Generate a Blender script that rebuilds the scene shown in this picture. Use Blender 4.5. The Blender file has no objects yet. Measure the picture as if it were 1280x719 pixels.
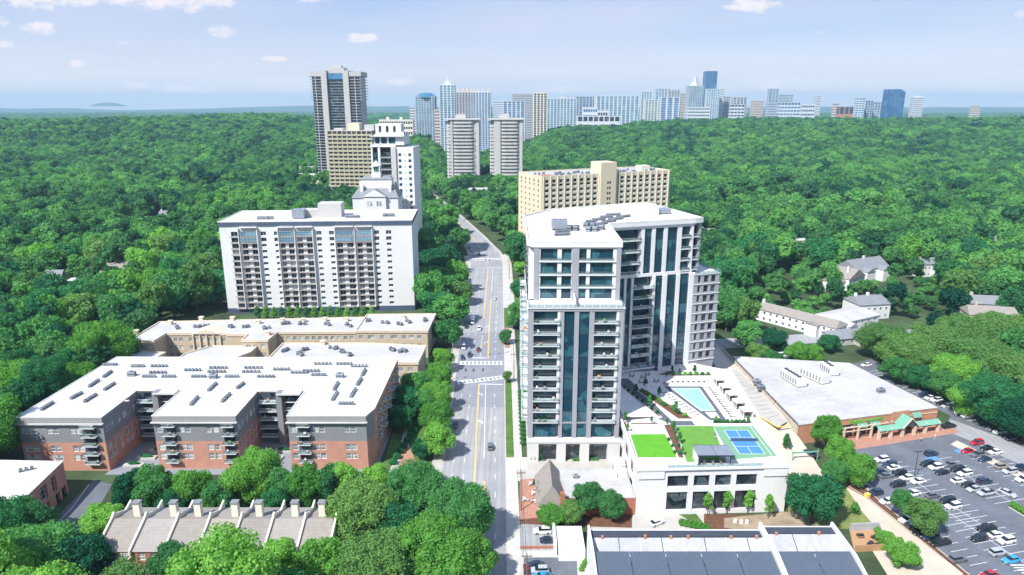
import bpy, bmesh, math, random
import numpy as np
from mathutils import Vector, Matrix, noise as mnoise

S = bpy.context.scene
COL = S.collection
R = math.radians
rnd = random.Random(11)

# ---------------------------------------------------------------- camera, sky, sun, exposure
CAM_H = 110.0
HAZE_D = 0.8e-4
PITCH = math.atan(229.5 / 853.3)
cam = bpy.data.objects.new("camera", bpy.data.cameras.new("camera"))
cam.data.sensor_width = 36.0
cam.data.lens = 24.0
cam.data.clip_start = 1.0
cam.data.clip_end = 90000.0
cam.location = (0, 0, CAM_H)
cam.rotation_euler = (math.pi / 2 - PITCH, 0, 0)
COL.objects.link(cam)
S.camera = cam

SUN_ELEV = R(49)
SUN_DIR = Vector((-0.66, -0.75, 0)).normalized()      # horizontal direction towards the sun
sun_vec = Vector((SUN_DIR.x * math.cos(SUN_ELEV), SUN_DIR.y * math.cos(SUN_ELEV), math.sin(SUN_ELEV)))
sun = bpy.data.objects.new("sun", bpy.data.lights.new("sun", 'SUN'))
sun.data.energy = 4.4
sun.data.angle = R(0.6)
sun.data.color = (1.0, 0.965, 0.91)
sun.rotation_euler = sun_vec.to_track_quat('Z', 'Y').to_euler()
sun.location = (0, 0, 400)
COL.objects.link(sun)

S.view_settings.view_transform = 'Standard'
S.view_settings.look = 'None'
S.view_settings.gamma = 1.0
S.view_settings.exposure = 0.78
S.cycles.max_bounces = 6
S.cycles.diffuse_bounces = 3
S.cycles.glossy_bounces = 3
S.cycles.transmission_bounces = 3
S.cycles.transparent_max_bounces = 6
S.cycles.volume_bounces = 0
S.cycles.caustics_reflective = False
S.cycles.caustics_refractive = False
S.cycles.use_denoising = True
S.cycles.use_adaptive_sampling = True
S.cycles.adaptive_threshold = 0.02


class NT:
    """small helper round a node tree"""
    def __init__(s, t):
        s.t = t
        t.nodes.clear()
    def n(s, kind, **kw):
        nd = s.t.nodes.new(kind)
        for k, v in kw.items():
            if k in nd.inputs:
                nd.inputs[k].default_value = v
            else:
                setattr(nd, k, v)
        return nd
    def l(s, a, b):
        s.t.links.new(a, b)
    def math(s, op, a, b=None, clamp=False):
        nd = s.n('ShaderNodeMath', operation=op, use_clamp=clamp)
        for i, v in enumerate((a, b)):
            if v is None: continue
            if isinstance(v, (int, float)): nd.inputs[i].default_value = v
            else: s.l(v, nd.inputs[i])
        return nd.outputs[0]
    def mix(s, fac, a, b, kind='MIX'):
        nd = s.n('ShaderNodeMix', data_type='RGBA', blend_type=kind)
        nd.clamp_factor = True
        for sock, v in ((nd.inputs[0], fac), (nd.inputs[6], a), (nd.inputs[7], b)):
            if isinstance(v, (int, float)): sock.default_value = v
            elif isinstance(v, tuple): sock.default_value = v if len(v) == 4 else (*v, 1)
            else: s.l(v, sock)
        return nd.outputs[2]
    def ramp(s, fac, *stops):
        nd = s.n('ShaderNodeValToRGB')
        cr = nd.color_ramp
        while len(cr.elements) < len(stops): cr.elements.new(0.5)
        for e, (p, c) in zip(cr.elements, stops):
            e.position = p
            e.color = (*c, 1) if isinstance(c, tuple) else (c, c, c, 1)
        s.l(fac, nd.inputs[0])
        return nd.outputs[0]


# world: Nishita sky with a thin veil of cloud and small fair-weather puffs, all by direction
W = bpy.data.worlds.new("World")
S.world = W
W.use_nodes = True
w = NT(W.node_tree)
SKYK = 0.1
sky = w.n('ShaderNodeTexSky', sky_type='NISHITA', sun_disc=False)
sky.sun_elevation = SUN_ELEV
sky.sun_rotation = math.atan2(SUN_DIR.x, SUN_DIR.y)
sky.altitude = 300
sky.air_density = 1.0
sky.dust_density = 0.6
sky.ozone_density = 3.0
tc = w.n('ShaderNodeTexCoord')
sep = w.n('ShaderNodeSeparateXYZ')
w.l(tc.outputs['Generated'], sep.inputs[0])
el = w.math('MAXIMUM', sep.outputs[2], 0.0)
den = w.math('ADD', el, 0.06)
comb = w.n('ShaderNodeCombineXYZ')
w.l(w.math('DIVIDE', sep.outputs[0], den), comb.inputs[0])
w.l(w.math('DIVIDE', sep.outputs[1], den), comb.inputs[1])
def wnoise(scale, detail, rough, off, dist=0.0):
    mp = w.n('ShaderNodeMapping')
    mp.inputs['Location'].default_value = off
    w.l(comb.outputs[0], mp.inputs[0])
    nz = w.n('ShaderNodeTexNoise', noise_dimensions='3D')
    nz.inputs['Scale'].default_value = scale
    nz.inputs['Detail'].default_value = detail
    nz.inputs['Roughness'].default_value = rough
    nz.inputs['Distortion'].default_value = dist
    w.l(mp.outputs[0], nz.inputs['Vector'])
    return nz.outputs[0]
base = w.mix(1.0, sky.outputs[0], (SKYK, SKYK, SKYK), 'MULTIPLY')
# blue deepens with height
tint = w.ramp(el, (0.0, (0.56, 0.545, 0.57)), (0.035, (0.50, 0.505, 0.565)), (0.09, (0.33, 0.39, 0.54)), (0.16, (0.22, 0.31, 0.54)), (0.45, (0.17, 0.28, 0.54)))
base = w.mix(0.85, base, tint)
veil = w.ramp(wnoise(0.42, 5, 0.55, (3.1, 1.7, 0), 0.3), (0.36, 0.0), (0.70, 0.62))
base = w.mix(veil, base, (0.44, 0.455, 0.535))
grey = w.ramp(wnoise(0.22, 4, 0.5, (7.4, 2.2, 2.0), 0.2), (0.50, 0.0), (0.70, 0.35))
base = w.mix(grey, base, (0.36, 0.40, 0.50))
puffn = wnoise(1.9, 6, 0.58, (0.35, 5.2, 5.0), 0.15)
puff = w.ramp(puffn, (0.70, 0.0), (0.78, 0.6))
base = w.mix(puff, base, (0.62, 0.57, 0.59))
sep2 = w.n('ShaderNodeSeparateXYZ'); w.l(tc.outputs['Generated'], sep2.inputs[0])
yy = w.math('MAXIMUM', sep2.outputs[1], 0.02)
cu, cv = w.math('DIVIDE', sep2.outputs[0], yy), w.math('DIVIDE', sep2.outputs[2], yy)
cc = w.n('ShaderNodeCombineXYZ'); w.l(cu, cc.inputs[0]); w.l(w.math('MULTIPLY', cv, 1.8), cc.inputs[1])
bn = w.n('ShaderNodeTexNoise'); bn.inputs['Scale'].default_value = 30; bn.inputs['Detail'].default_value = 6; bn.inputs['Roughness'].default_value = 0.6; w.l(cc.outputs[0], bn.inputs['Vector'])
tot = None
# fair-weather puffs, each at its own place in the sky (azimuth and height as tangents), with its half-width and half-height
for bu, bv, ba, bb in ((-.746, .112, .040, .014), (-.648, .100, .020, .007), (-.64, .140, .055, .012), (-.49, .143, .075, .013), (-.42, .138, .030, .012), (-.268, .143, .022, .009), (-.40, .097, .018, .006), (-.205, .089, .018, .005), (-.60, .054, .014, .004), (-.705, .080, .012, .004), (-.455, .020, .03, .005), (.265, .142, .020, .005), (.335, .130, .028, .007), (.30, .127, .014, .004), (.365, .022, .012, .005), (.70, .118, .010, .005), (.72, .018, .022, .005), (-.33, .06, .014, .003), (-.53, .024, .02, .004), (.06, .018, .016, .004), (-.15, .030, .02, .004)):
    ba *= 1.35; bb *= 1.35
    dx_ = w.math('DIVIDE', w.math('SUBTRACT', cu, bu), ba); dy_ = w.math('DIVIDE', w.math('SUBTRACT', cv, bv), bb)
    d_ = w.math('ADD', w.math('MULTIPLY', dx_, dx_), w.math('MULTIPLY', dy_, dy_))
    k_ = w.math('SUBTRACT', w.math('ADD', 1.0, w.math('MULTIPLY', w.math('SUBTRACT', bn.outputs[0], 0.5), 5.0)), d_)
    tot = k_ if tot is None else w.math('MAXIMUM', tot, k_)
base = w.mix(w.ramp(tot, (0.0, 0.0), (0.9, 0.85)), base, (0.60, 0.565, 0.585))
bg = w.n('ShaderNodeBackground')
bg.inputs['Strength'].default_value = 1.0
w.l(base, bg.inputs[0])
wo = w.n('ShaderNodeOutputWorld')
w.l(bg.outputs[0], wo.inputs[0])


# ---------------------------------------------------------------- pixel -> ground (used only to read plan positions off the photograph)
_s, _c = math.sin(PITCH), math.cos(PITCH)
def G(px, py, z=0.0):
    u, v = px - 640.0, py - 359.5
    d = 853.3 * _s + v * _c
    t = (CAM_H - z) / d
    return (u * t, (853.3 * _c - v * _s) * t)
def PXY(x, y, z):
    cy = y * _c + (CAM_H - z) * _s
    v = (CAM_H - z) * _c - y * _s
    return (640 + 853.3 * x / cy, 359.5 + 853.3 * v / cy)


# ---------------------------------------------------------------- materials
M = {}
def mat(name, col, rough=0.8, var=0.12, scale=0.6, metal=0.0, bump=0.0, bscale=8.0, spec=0.4, objvar=0.0, fine=0.0, tracks=0.0):
    m = bpy.data.materials.new(name)
    m.use_nodes = True
    t = NT(m.node_tree)
    tc = t.n('ShaderNodeTexCoord')
    geo = t.n('ShaderNodeNewGeometry')
    nz = t.n('ShaderNodeTexNoise')
    nz.inputs['Scale'].default_value = scale
    nz.inputs['Detail'].default_value = 6
    nz.inputs['Roughness'].default_value = 0.65
    t.l(geo.outputs['Position'], nz.inputs['Vector'])
    lo = tuple(c * (1 - var) for c in col)
    hi = tuple(min(1, c * (1 + var)) for c in col)
    c = t.ramp(nz.outputs[0], (0.3, lo), (0.7, hi))
    if fine:
        nf = t.n('ShaderNodeTexNoise')
        nf.inputs['Scale'].default_value = scale * 11
        nf.inputs['Detail'].default_value = 3
        t.l(geo.outputs['Position'], nf.inputs['Vector'])
        c = t.mix(1.0, c, t.ramp(nf.outputs[0], (0.3, 1 - fine), (0.7, 1.0)), 'MULTIPLY')
    if tracks:                      # tyre wear running along the road
        mp = t.n('ShaderNodeMapping'); mp.inputs['Scale'].default_value = (1.1, 0.02, 1); mp.inputs['Rotation'].default_value = (0, 0, 0.016)
        t.l(geo.outputs['Position'], mp.inputs[0])
        nt_ = t.n('ShaderNodeTexNoise'); nt_.inputs['Scale'].default_value = 1.0; nt_.inputs['Detail'].default_value = 4
        t.l(mp.outputs[0], nt_.inputs['Vector'])
        c = t.mix(1.0, c, t.ramp(nt_.outputs[0], (0.3, 1 - tracks), (0.7, 1.0)), 'MULTIPLY')
    if objvar:
        oi = t.n('ShaderNodeObjectInfo')
        c = t.mix(1.0, c, t.ramp(oi.outputs['Random'], (0.0, 1 - objvar), (1.0, 1.0)), 'MULTIPLY')
    p = t.n('ShaderNodeBsdfPrincipled')
    p.inputs['Roughness'].default_value = rough
    p.inputs['Metallic'].default_value = metal
    p.inputs['Specular IOR Level'].default_value = spec
    t.l(c, p.inputs['Base Color'])
    if bump:
        nb = t.n('ShaderNodeTexNoise')
        nb.inputs['Scale'].default_value = bscale
        nb.inputs['Detail'].default_value = 3
        t.l(geo.outputs['Position'], nb.inputs['Vector'])
        b = t.n('ShaderNodeBump')
        b.inputs['Strength'].default_value = bump
        b.inputs['Distance'].default_value = 0.1
        t.l(nb.outputs[0], b.inputs['Height'])
        t.l(b.outputs[0], p.inputs['Normal'])
    o = t.n('ShaderNodeOutputMaterial')
    t.l(p.outputs[0], o.inputs[0])
    M[name] = m
    return m

def glass(name, dark, light, rough=0.06, share=0.35, scale=0.3, spec=0.8):
    """window glass: some panes dark rooms, some with pale blinds behind; varies from pane to pane"""
    m = bpy.data.materials.new(name)
    m.use_nodes = True
    t = NT(m.node_tree)
    oi = t.n('ShaderNodeObjectInfo')
    geo = t.n('ShaderNodeNewGeometry')
    vo = t.n('ShaderNodeTexVoronoi')
    vo.inputs['Scale'].default_value = scale
    t.l(geo.outputs['Position'], vo.inputs['Vector'])
    sx = t.n('ShaderNodeSeparateColor')
    t.l(vo.outputs['Color'], sx.inputs[0])
    f = t.math('ADD', sx.outputs[0], oi.outputs['Random'])
    f = t.math('FRACT', f)
    c = t.ramp(f, (0.0, dark), (1 - share, tuple((a + b) / 2 for a, b in zip(dark, dark))), (1.0, light))
    p = t.n('ShaderNodeBsdfPrincipled')
    p.inputs['Roughness'].default_value = rough
    p.inputs['Specular IOR Level'].default_value = spec
    t.l(c, p.inputs['Base Color'])
    o = t.n('ShaderNodeOutputMaterial')
    t.l(p.outputs[0], o.inputs[0])
    M[name] = m
    return m

def brick(name, c1, c2, mortar, sc=1.0, rough=0.9):
    """courses and joints too fine to build at this distance, over colour patches"""
    m = bpy.data.materials.new(name)
    m.use_nodes = True
    t = NT(m.node_tree)
    geo = t.n('ShaderNodeNewGeometry')
    nz = t.n('ShaderNodeTexNoise')
    nz.inputs['Scale'].default_value = 0.35
    nz.inputs['Detail'].default_value = 8
    nz.inputs['Roughness'].default_value = 0.75
    t.l(geo.outputs['Position'], nz.inputs['Vector'])
    c = t.ramp(nz.outputs[0], (0.3, c1), (0.7, c2))
    s = t.n('ShaderNodeSeparateXYZ')
    t.l(geo.outputs['Position'], s.inputs[0])
    fr = t.math('FRACT', t.math('MULTIPLY', s.outputs[2], 1.0 / (0.6 * sc)))
    line = t.math('LESS_THAN', fr, 0.16)
    c = t.mix(t.math('MULTIPLY', line, 0.35), c, mortar)
    p = t.n('ShaderNodeBsdfPrincipled')
    p.inputs['Roughness'].default_value = rough
    t.l(c, p.inputs['Base Color'])
    o = t.n('ShaderNodeOutputMaterial')
    t.l(p.outputs[0], o.inputs[0])
    M[name] = m

def leafmat(name, lo, hi, trans=0.42):
    m = bpy.data.materials.new(name)
    m.use_nodes = True
    t = NT(m.node_tree)
    oi = t.n('ShaderNodeObjectInfo')
    geo = t.n('ShaderNodeNewGeometry')
    nz = t.n('ShaderNodeTexNoise')
    nz.inputs['Scale'].default_value = 0.55
    nz.inputs['Detail'].default_value = 5
    nz.inputs['Roughness'].default_value = 0.7
    t.l(geo.outputs['Position'], nz.inputs['Vector'])
    big = t.n('ShaderNodeTexNoise')
    big.inputs['Scale'].default_value = 0.011
    big.inputs['Detail'].default_value = 2
    t.l(geo.outputs['Position'], big.inputs['Vector'])
    f = t.math('ADD', t.math('MULTIPLY', oi.outputs['Random'], 0.72), t.math('MULTIPLY', nz.outputs[0], 0.55))
    f = t.math('ADD', f, t.math('MULTIPLY', big.outputs[0], 1.3 if 'wood' in name else 0.2))
    f = t.math('SUBTRACT', f, 0.76 if 'wood' in name else 0.22, True)
    c = t.ramp(f, (0.05, lo), (0.95, hi))
    d = t.n('ShaderNodeBsdfPrincipled')
    d.inputs['Roughness'].default_value = 0.6
    d.inputs['Specular IOR Level'].default_value = 0.12
    t.l(c, d.inputs['Base Color'])
    tr = t.n('ShaderNodeBsdfTranslucent')
    t.l(t.mix(1.0, c, (1.1, 1.25, 0.5), 'MULTIPLY'), tr.inputs[0])
    mx = t.n('ShaderNodeMixShader')
    mx.inputs[0].default_value = trans
    t.l(d.outputs[0], mx.inputs[1])
    t.l(tr.outputs[0], mx.inputs[2])
    o = t.n('ShaderNodeOutputMaterial')
    t.l(mx.outputs[0], o.inputs[0])
    M[name] = m

leafmat('leaf_dark', (0.012, 0.110, 0.062), (0.060, 0.270, 0.095))
leafmat('leaf_mid', (0.026, 0.150, 0.062), (0.135, 0.385, 0.105))
leafmat('leaf_bright', (0.080, 0.270, 0.050), (0.260, 0.540, 0.100))
leafmat('leaf_olive', (0.080, 0.210, 0.065), (0.190, 0.360, 0.100))
leafmat('leaf_wood', (0.008, 0.085, 0.055), (0.160, 0.410, 0.105))
mat('bark', (0.12, 0.09, 0.06), 0.95, 0.3, 3.0)


# ---------------------------------------------------------------- mesh helpers
def link(o, parent=None):
    COL.objects.link(o)
    if parent is not None: o.parent = parent
    return o

def fast_mesh(name, V, F, mats, mi=None):
    """V (n,3), F (m,4) or (m,3) numpy"""
    me = bpy.data.meshes.new(name)
    V = np.asarray(V, dtype=np.float32); F = np.asarray(F, dtype=np.int32)
    k = F.shape[1]
    me.vertices.add(len(V)); me.vertices.foreach_set('co', V.ravel())
    me.loops.add(F.size); me.loops.foreach_set('vertex_index', F.ravel())
    me.polygons.add(len(F))
    me.polygons.foreach_set('loop_start', np.arange(0, F.size, k, dtype=np.int32))
    me.polygons.foreach_set('loop_total', np.full(len(F), k, dtype=np.int32))
    for m_ in mats: me.materials.append(M[m_] if isinstance(m_, str) else m_)
    if mi is not None: me.polygons.foreach_set('material_index', np.asarray(mi, dtype=np.int32))
    me.update(calc_edges=True)
    return me

class MB:
    """collects faces, then becomes ONE mesh object"""
    def __init__(s, *mats):
        s.V = []; s.F = []; s.I = []; s.mats = list(mats) or None; s.cur = 0
    def m(s, name):
        if s.mats is None: s.mats = []
        if name not in s.mats: s.mats.append(name)
        s.cur = s.mats.index(name)
        return s
    def face(s, *pts):
        b = len(s.V); s.V.extend(pts); s.F.append(tuple(range(b, b + len(pts)))); s.I.append(s.cur)
        return s
    def box(s, x0, x1, y0, y1, z0, z1, skip=''):
        b = len(s.V)
        s.V += [(x0, y0, z0), (x1, y0, z0), (x1, y1, z0), (x0, y1, z0), (x0, y0, z1), (x1, y0, z1), (x1, y1, z1), (x0, y1, z1)]
        q = dict(b=(3, 2, 1, 0), t=(4, 5, 6, 7), f=(0, 1, 5, 4), r=(1, 2, 6, 5), k=(2, 3, 7, 6), l=(3, 0, 4, 7))
        for k, f in q.items():
            if k not in skip: s.F.append(tuple(b + i for i in f)); s.I.append(s.cur)
        return s
    def obox(s, p0, p1, w0, w1, z0, z1):
        """box along plan segment p0-p1, from offset w0 to w1 to its RIGHT, between heights"""
        dx, dy = p1[0] - p0[0], p1[1] - p0[1]; L = math.hypot(dx, dy) or 1e-6
        nx, ny = dy / L, -dx / L
        P = [(p0[0] + nx * w0, p0[1] + ny * w0), (p1[0] + nx * w0, p1[1] + ny * w0), (p1[0] + nx * w1, p1[1] + ny * w1), (p0[0] + nx * w1, p0[1] + ny * w1)]
        return s.prism(P, z0, z1)
    def prism(s, P, z0, z1, cap=True, floor=True):
        n = len(P); b = len(s.V)
        A = sum(P[i][0] * P[(i + 1) % n][1] - P[(i + 1) % n][0] * P[i][1] for i in range(n))
        if A < 0: P = P[::-1]
        s.V += [(x, y, z0) for x, y in P] + [(x, y, z1) for x, y in P]
        for i in range(n):
            j = (i + 1) % n
            s.F.append((b + i, b + j, b + n + j, b + n + i)); s.I.append(s.cur)
        if cap: s.F.append(tuple(b + n + i for i in range(n))); s.I.append(s.cur)
        if floor: s.F.append(tuple(b + i for i in reversed(range(n)))); s.I.append(s.cur)
        return s
    def cyl(s, x, y, z0, z1, r0, r1=None, n=8, cap=True):
        r1 = r0 if r1 is None else r1
        b = len(s.V)
        for z, r in ((z0, r0), (z1, r1)):
            for i in range(n):
                a = 2 * math.pi * i / n
                s.V.append((x + r * math.cos(a), y + r * math.sin(a), z))
        for i in range(n):
            j = (i + 1) % n
            s.F.append((b + i, b + j, b + n + j, b + n + i)); s.I.append(s.cur)
        if cap:
            s.F.append(tuple(b + n + i for i in range(n))); s.I.append(s.cur)
            s.F.append(tuple(b + i for i in reversed(range(n)))); s.I.append(s.cur)
        return s
    def bar(s, a, b_, r, n=5, r1=None):
        """round bar between two points"""
        r1 = r if r1 is None else r1
        a = Vector(a); c = Vector(b_); d = (c - a).normalized()
        u = d.orthogonal().normalized(); v = d.cross(u)
        b = len(s.V)
        for p, rr in ((a, r), (c, r1)):
            for i in range(n):
                t = 2 * math.pi * i / n
                s.V.append(tuple(p + rr * (math.cos(t) * u + math.sin(t) * v)))
        for i in range(n):
            j = (i + 1) % n
            s.F.append((b + i, b + j, b + n + j, b + n + i)); s.I.append(s.cur)
        s.F.append(tuple(b + n + i for i in range(n))); s.I.append(s.cur)
        s.F.append(tuple(b + i for i in reversed(range(n)))); s.I.append(s.cur)
        return s
    def mesh(s, name):
        me = bpy.data.meshes.new(name)
        me.from_pydata(s.V, [], s.F)
        for m_ in s.mats or []: me.materials.append(M[m_])
        if s.I: me.polygons.foreach_set('material_index', s.I)
        me.update()
        return me
    def build(s, name, parent=None, kind=None, loc=None, rz=0.0):
        o = bpy.data.objects.new(name, s.mesh(name))
        if loc: o.location = loc
        if rz: o.rotation_euler = (0, 0, rz)
        if kind: o['kind'] = kind
        return link(o, parent)

def tag(o, label, cat, group=None, kind=None):
    o['label'] = label; o['category'] = cat
    if group: o['group'] = group
    if kind: o['kind'] = kind
    return o
def thing(name, label, cat, loc=(0, 0, 0), rz=0.0, group=None):
    o = bpy.data.objects.new(name, None)
    o.empty_display_size = 1.0
    o.location = loc; o.rotation_euler = (0, 0, rz)
    link(o)
    return tag(o, label, cat, group)
def inst(name, me, parent, loc=(0, 0, 0), rz=0.0, sc=None, kind=None):
    o = bpy.data.objects.new(name, me)
    o.location = loc; o.rotation_euler = (0, 0, rz)
    if sc: o.scale = sc if isinstance(sc, tuple) else (sc, sc, sc)
    if kind: o['kind'] = kind
    return link(o, parent)
def copy_tree(o, loc=None, rz=None, label=None):
    c = o.copy(); COL.objects.link(c)
    if loc is not None: c.location = loc
    if rz is not None: c.rotation_euler = (0, 0, rz)
    if label: c['label'] = label
    for ch in o.children:
        d = ch.copy(); COL.objects.link(d); d.parent = c
        for g in ch.children:
            e = g.copy(); COL.objects.link(e); e.parent = d
    return c
def sheet(name, pts, z, m, kind='structure'):
    mb = MB(m); mb.face(*[(x, y, z) for x, y in pts])
    o = mb.build(name); o['kind'] = kind
    if o.data.polygons[0].normal.z < 0: o.data.flip_normals()
    return o
def ordinal(n):
    return f"{n}{'th' if 10 <= n % 100 <= 20 else {1: 'st', 2: 'nd', 3: 'rd'}.get(n % 10, 'th')}"
def inside(p, poly):
    x, y = p; r = False; j = len(poly) - 1
    for i in range(len(poly)):
        xi, yi = poly[i]; xj, yj = poly[j]
        if (yi > y) != (yj > y) and x < (xj - xi) * (y - yi) / (yj - yi) + xi: r = not r
        j = i
    return r

# ---------------------------------------------------------------- tree crowns (meshes shared by the trees)
_ico = bmesh.new(); bmesh.ops.create_icosphere(_ico, subdivisions=2, radius=1.0)
ICO_V = np.array([v.co[:] for v in _ico.verts]); ICO_F = np.array([[v.index for v in f.verts] for f in _ico.faces]); _ico.free()
def crown_mesh(name, seed, nl, nleaf, size, m, RX=1.0, RZ=0.85, pointy=0.0):
    """unit crown: width 2, base at z=0, height about 2*RZ; leaf clumps over many lobes round a solid lumpy core"""
    g = np.random.RandomState(seed)
    C = []; Rr = []
    for i in range(nl):
        a = g.rand() * 2 * np.pi; t = g.rand() ** 0.8
        zz = (t * 2 - 1) * 0.72
        rr = np.sqrt(max(0.02, 1 - zz * zz)) * (0.52 + 0.2 * g.rand())
        if pointy: rr *= (1 - pointy * (t ** 1.1)); 
        sz = 0.16 + 0.26 * g.rand() ** 1.3
        rr *= 1.2 - sz * .6 + .13 * g.randn()
        C.append((np.cos(a) * rr * RX, np.sin(a) * rr * RX, (zz + .06 * g.randn()) * RZ + RZ)); Rr.append(sz * (1 - 0.45 * pointy * t))
    C.append((0, 0, RZ * 1.0)); Rr.append(0.62 * (1 - 0.4 * pointy))
    C.append((0.1 * g.randn(), 0.1 * g.randn(), RZ * 1.55)); Rr.append(0.40 * (1 - 0.6 * pointy))
    C = np.array(C); Rr = np.array(Rr)
    pts = []; nrm = []
    need = nleaf
    while need > 0:
        k = need * 3
        li = g.choice(len(C), k, p=Rr ** 2 / (Rr ** 2).sum())
        d = g.randn(k, 3); d[:, 2] += 0.35; d /= np.linalg.norm(d, axis=1)[:, None]
        p = C[li] + d * (Rr[li] * (0.74 + 0.44 * g.rand(k)))[:, None]
        dist = np.linalg.norm(p[:, None, :] - C[None], axis=2) / Rr[None]
        ok = (dist.min(axis=1) > 0.72) & (p[:, 2] > 0.02)
        pts.append(p[ok][:need]); nrm.append(d[ok][:need]); need -= len(pts[-1])
    P = np.vstack(pts); N = np.vstack(nrm)
    n = len(P)
    N = N + g.randn(n, 3) * 0.75; N /= np.linalg.norm(N, axis=1)[:, None]
    U = np.cross(N, g.randn(n, 3)); U /= np.linalg.norm(U, axis=1)[:, None]
    Vv = np.cross(N, U)
    s1 = (size * (0.55 + 0.75 * g.rand(n)))[:, None]; s2 = s1 * (0.55 + 0.4 * g.rand(n))[:, None]
    Q = np.stack([P - U * s1, P - Vv * s2 + N * s1 * 0.15, P + U * s1, P + Vv * s2 + N * s1 * 0.15], axis=1).reshape(-1, 3)
    F = np.arange(n * 4).reshape(-1, 4)
    # core
    cv = []; cf = []; b = n * 4
    for c, r in zip(C, Rr):
        v = ICO_V * (r * 0.72) * (1 + 0.12 * g.randn(len(ICO_V), 1)) + c
        v[:, 2] = np.maximum(v[:, 2], 0.03)
        cv.append(v); f = ICO_F + b; cf.append(np.hstack([f, f[:, 2:3]])); b += len(v)
    allV = np.vstack([Q] + cv)
    me = bpy.data.meshes.new(name)
    tri = np.vstack(cf)[:, :3]
    me.vertices.add(len(allV)); me.vertices.foreach_set('co', allV.astype(np.float32).ravel())
    nl_ = F.size + tri.size
    me.loops.add(nl_); me.loops.foreach_set('vertex_index', np.concatenate([F.ravel(), tri.ravel()]).astype(np.int32))
    me.polygons.add(len(F) + len(tri))
    me.polygons.foreach_set('loop_start', np.concatenate([np.arange(len(F)) * 4, F.size + np.arange(len(tri)) * 3]).astype(np.int32))
    me.polygons.foreach_set('loop_total', np.concatenate([np.full(len(F), 4), np.full(len(tri), 3)]).astype(np.int32))
    me.materials.append(M[m]); me.update(calc_edges=True)
    return me

def trunk_mesh(name, seed, r=0.035, h=0.55):
    g = random.Random(seed); mb = MB('bark')
    mb.bar((0, 0, -0.02), (0.01, 0.0, h * 0.55), r * 1.25, 7, r * 0.9)
    mb.bar((0.01, 0, h * 0.53), (-0.02, 0.01, h), r * 0.9, 6, r * 0.5)
    for i in range(5):
        a = i * 1.3 + g.random(); L = 0.25 + 0.12 * g.random()
        z = h * (0.5 + 0.1 * i)
        mb.bar((0, 0, z), (math.cos(a) * L, math.sin(a) * L, z + 0.25), r * 0.45, 5, r * 0.15)
    return mb.mesh(name)

TINT = {'dark': 'leaf_dark', 'mid': 'leaf_mid', 'bright': 'leaf_bright', 'olive': 'leaf_olive'}
NEAR = {}; 
for k_, mname in TINT.items():
    NEAR[k_] = []
_nearbase = [crown_mesh('crown', 100 + i, 26 + 5 * i, 8500, 0.044, 'leaf_mid') for i in range(4)]
_bigbase = [crown_mesh('crown', 150 + i, 48 + 8 * i, 17000, 0.030, 'leaf_mid') for i in range(2)]
BIG = {}
for k_, mname in TINT.items():
    BIG[k_] = []
    for b_ in _bigbase:
        c_ = b_.copy(); c_.materials[0] = M[mname]; BIG[k_].append(c_)
for k_, mname in TINT.items():
    for b_ in _nearbase:
        c_ = b_.copy(); c_.materials[0] = M[mname]; NEAR[k_].append(c_)
MIDC = {}
_midbase = [crown_mesh('crown', 200 + i, 22 + 4 * i, 2400, 0.072, 'leaf_mid') for i in range(4)]
for k_, mname in TINT.items():
    MIDC[k_] = []
    for b_ in _midbase:
        c_ = b_.copy(); c_.materials[0] = M[mname]; MIDC[k_].append(c_)
TRUNKS = [trunk_mesh('trunk', i) for i in range(3)]
YOUNG = {k_: crown_mesh('crown', 300, 13, 900, 0.09, TINT[k_], RX=0.8, RZ=1.3, pointy=0.35) for k_ in ('bright', 'mid')}
CYPRESS = {k_: crown_mesh('crown', 310, 14, 700, 0.10, TINT[k_], RX=0.65, RZ=1.8, pointy=0.6) for k_ in ('mid', 'dark', 'bright')}
SHRUB = {k_: crown_mesh('foliage', 320, 9, 420, 0.13, TINT[k_], RZ=0.6) for k_ in ('bright', 'mid', 'dark')}

TREE_N = [0]
def tree(x, y, r, h, tint, label, group, near=True, name='broadleaf_tree', z=0.0):
    
    """crown radius r, total height h"""
    t = thing(name, label, 'tree', (x, y, z), rnd.random() * 6.28, group)
    src = (NEAR if near else MIDC)[tint]
    ch = min(h * 0.86, r * 1.9)
    inst('trunk', rnd.choice(TRUNKS), t, (0, 0, 0), 0, (r * 1.5, r * 1.5, h * 1.0))
    inst('crown', (src if r < 7.5 or not near else BIG[tint])[TREE_N[0] % (4 if r < 7.5 or not near else 2)], t, (0, 0, h - ch), 0, (r, r, ch / 1.75))
    TREE_N[0] += 1
    return t

# ---------------------------------------------------------------- ground, roads, pavements
mat('forest_floor', (0.045, 0.075, 0.03), 1.0, 0.5, 0.05)
mat('asphalt', (0.35, 0.36, 0.38), 0.9, 0.10, 0.10, fine=0.12, tracks=0.28)
mat('asphalt_dark', (0.135, 0.15, 0.18), 0.9, 0.22, 0.12, fine=0.2)
mat('asphalt_patch', (0.235, 0.25, 0.285), 0.9, 0.10, 0.2, fine=0.12)
mat('concrete', (0.43, 0.415, 0.385), 0.9, 0.10, 0.25, fine=0.08)
mat('concrete_pale', (0.49, 0.475, 0.45), 0.9, 0.09, 0.25, fine=0.08)
mat('concrete_beige', (0.52, 0.46, 0.385), 0.9, 0.08, 0.2, fine=0.08)
mat('paint_white', (0.78, 0.78, 0.78), 0.7, 0.12, 0.8)
mat('paint_yellow', (0.80, 0.52, 0.10), 0.7, 0.12, 0.8)
mat('paint_blue', (0.10, 0.28, 0.62), 0.7, 0.1, 0.8)
mat('mulch', (0.16, 0.075, 0.045), 1.0, 0.35, 0.6, fine=0.4)
mat('dirt', (0.34, 0.27, 0.19), 1.0, 0.3, 0.25, fine=0.3)
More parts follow.
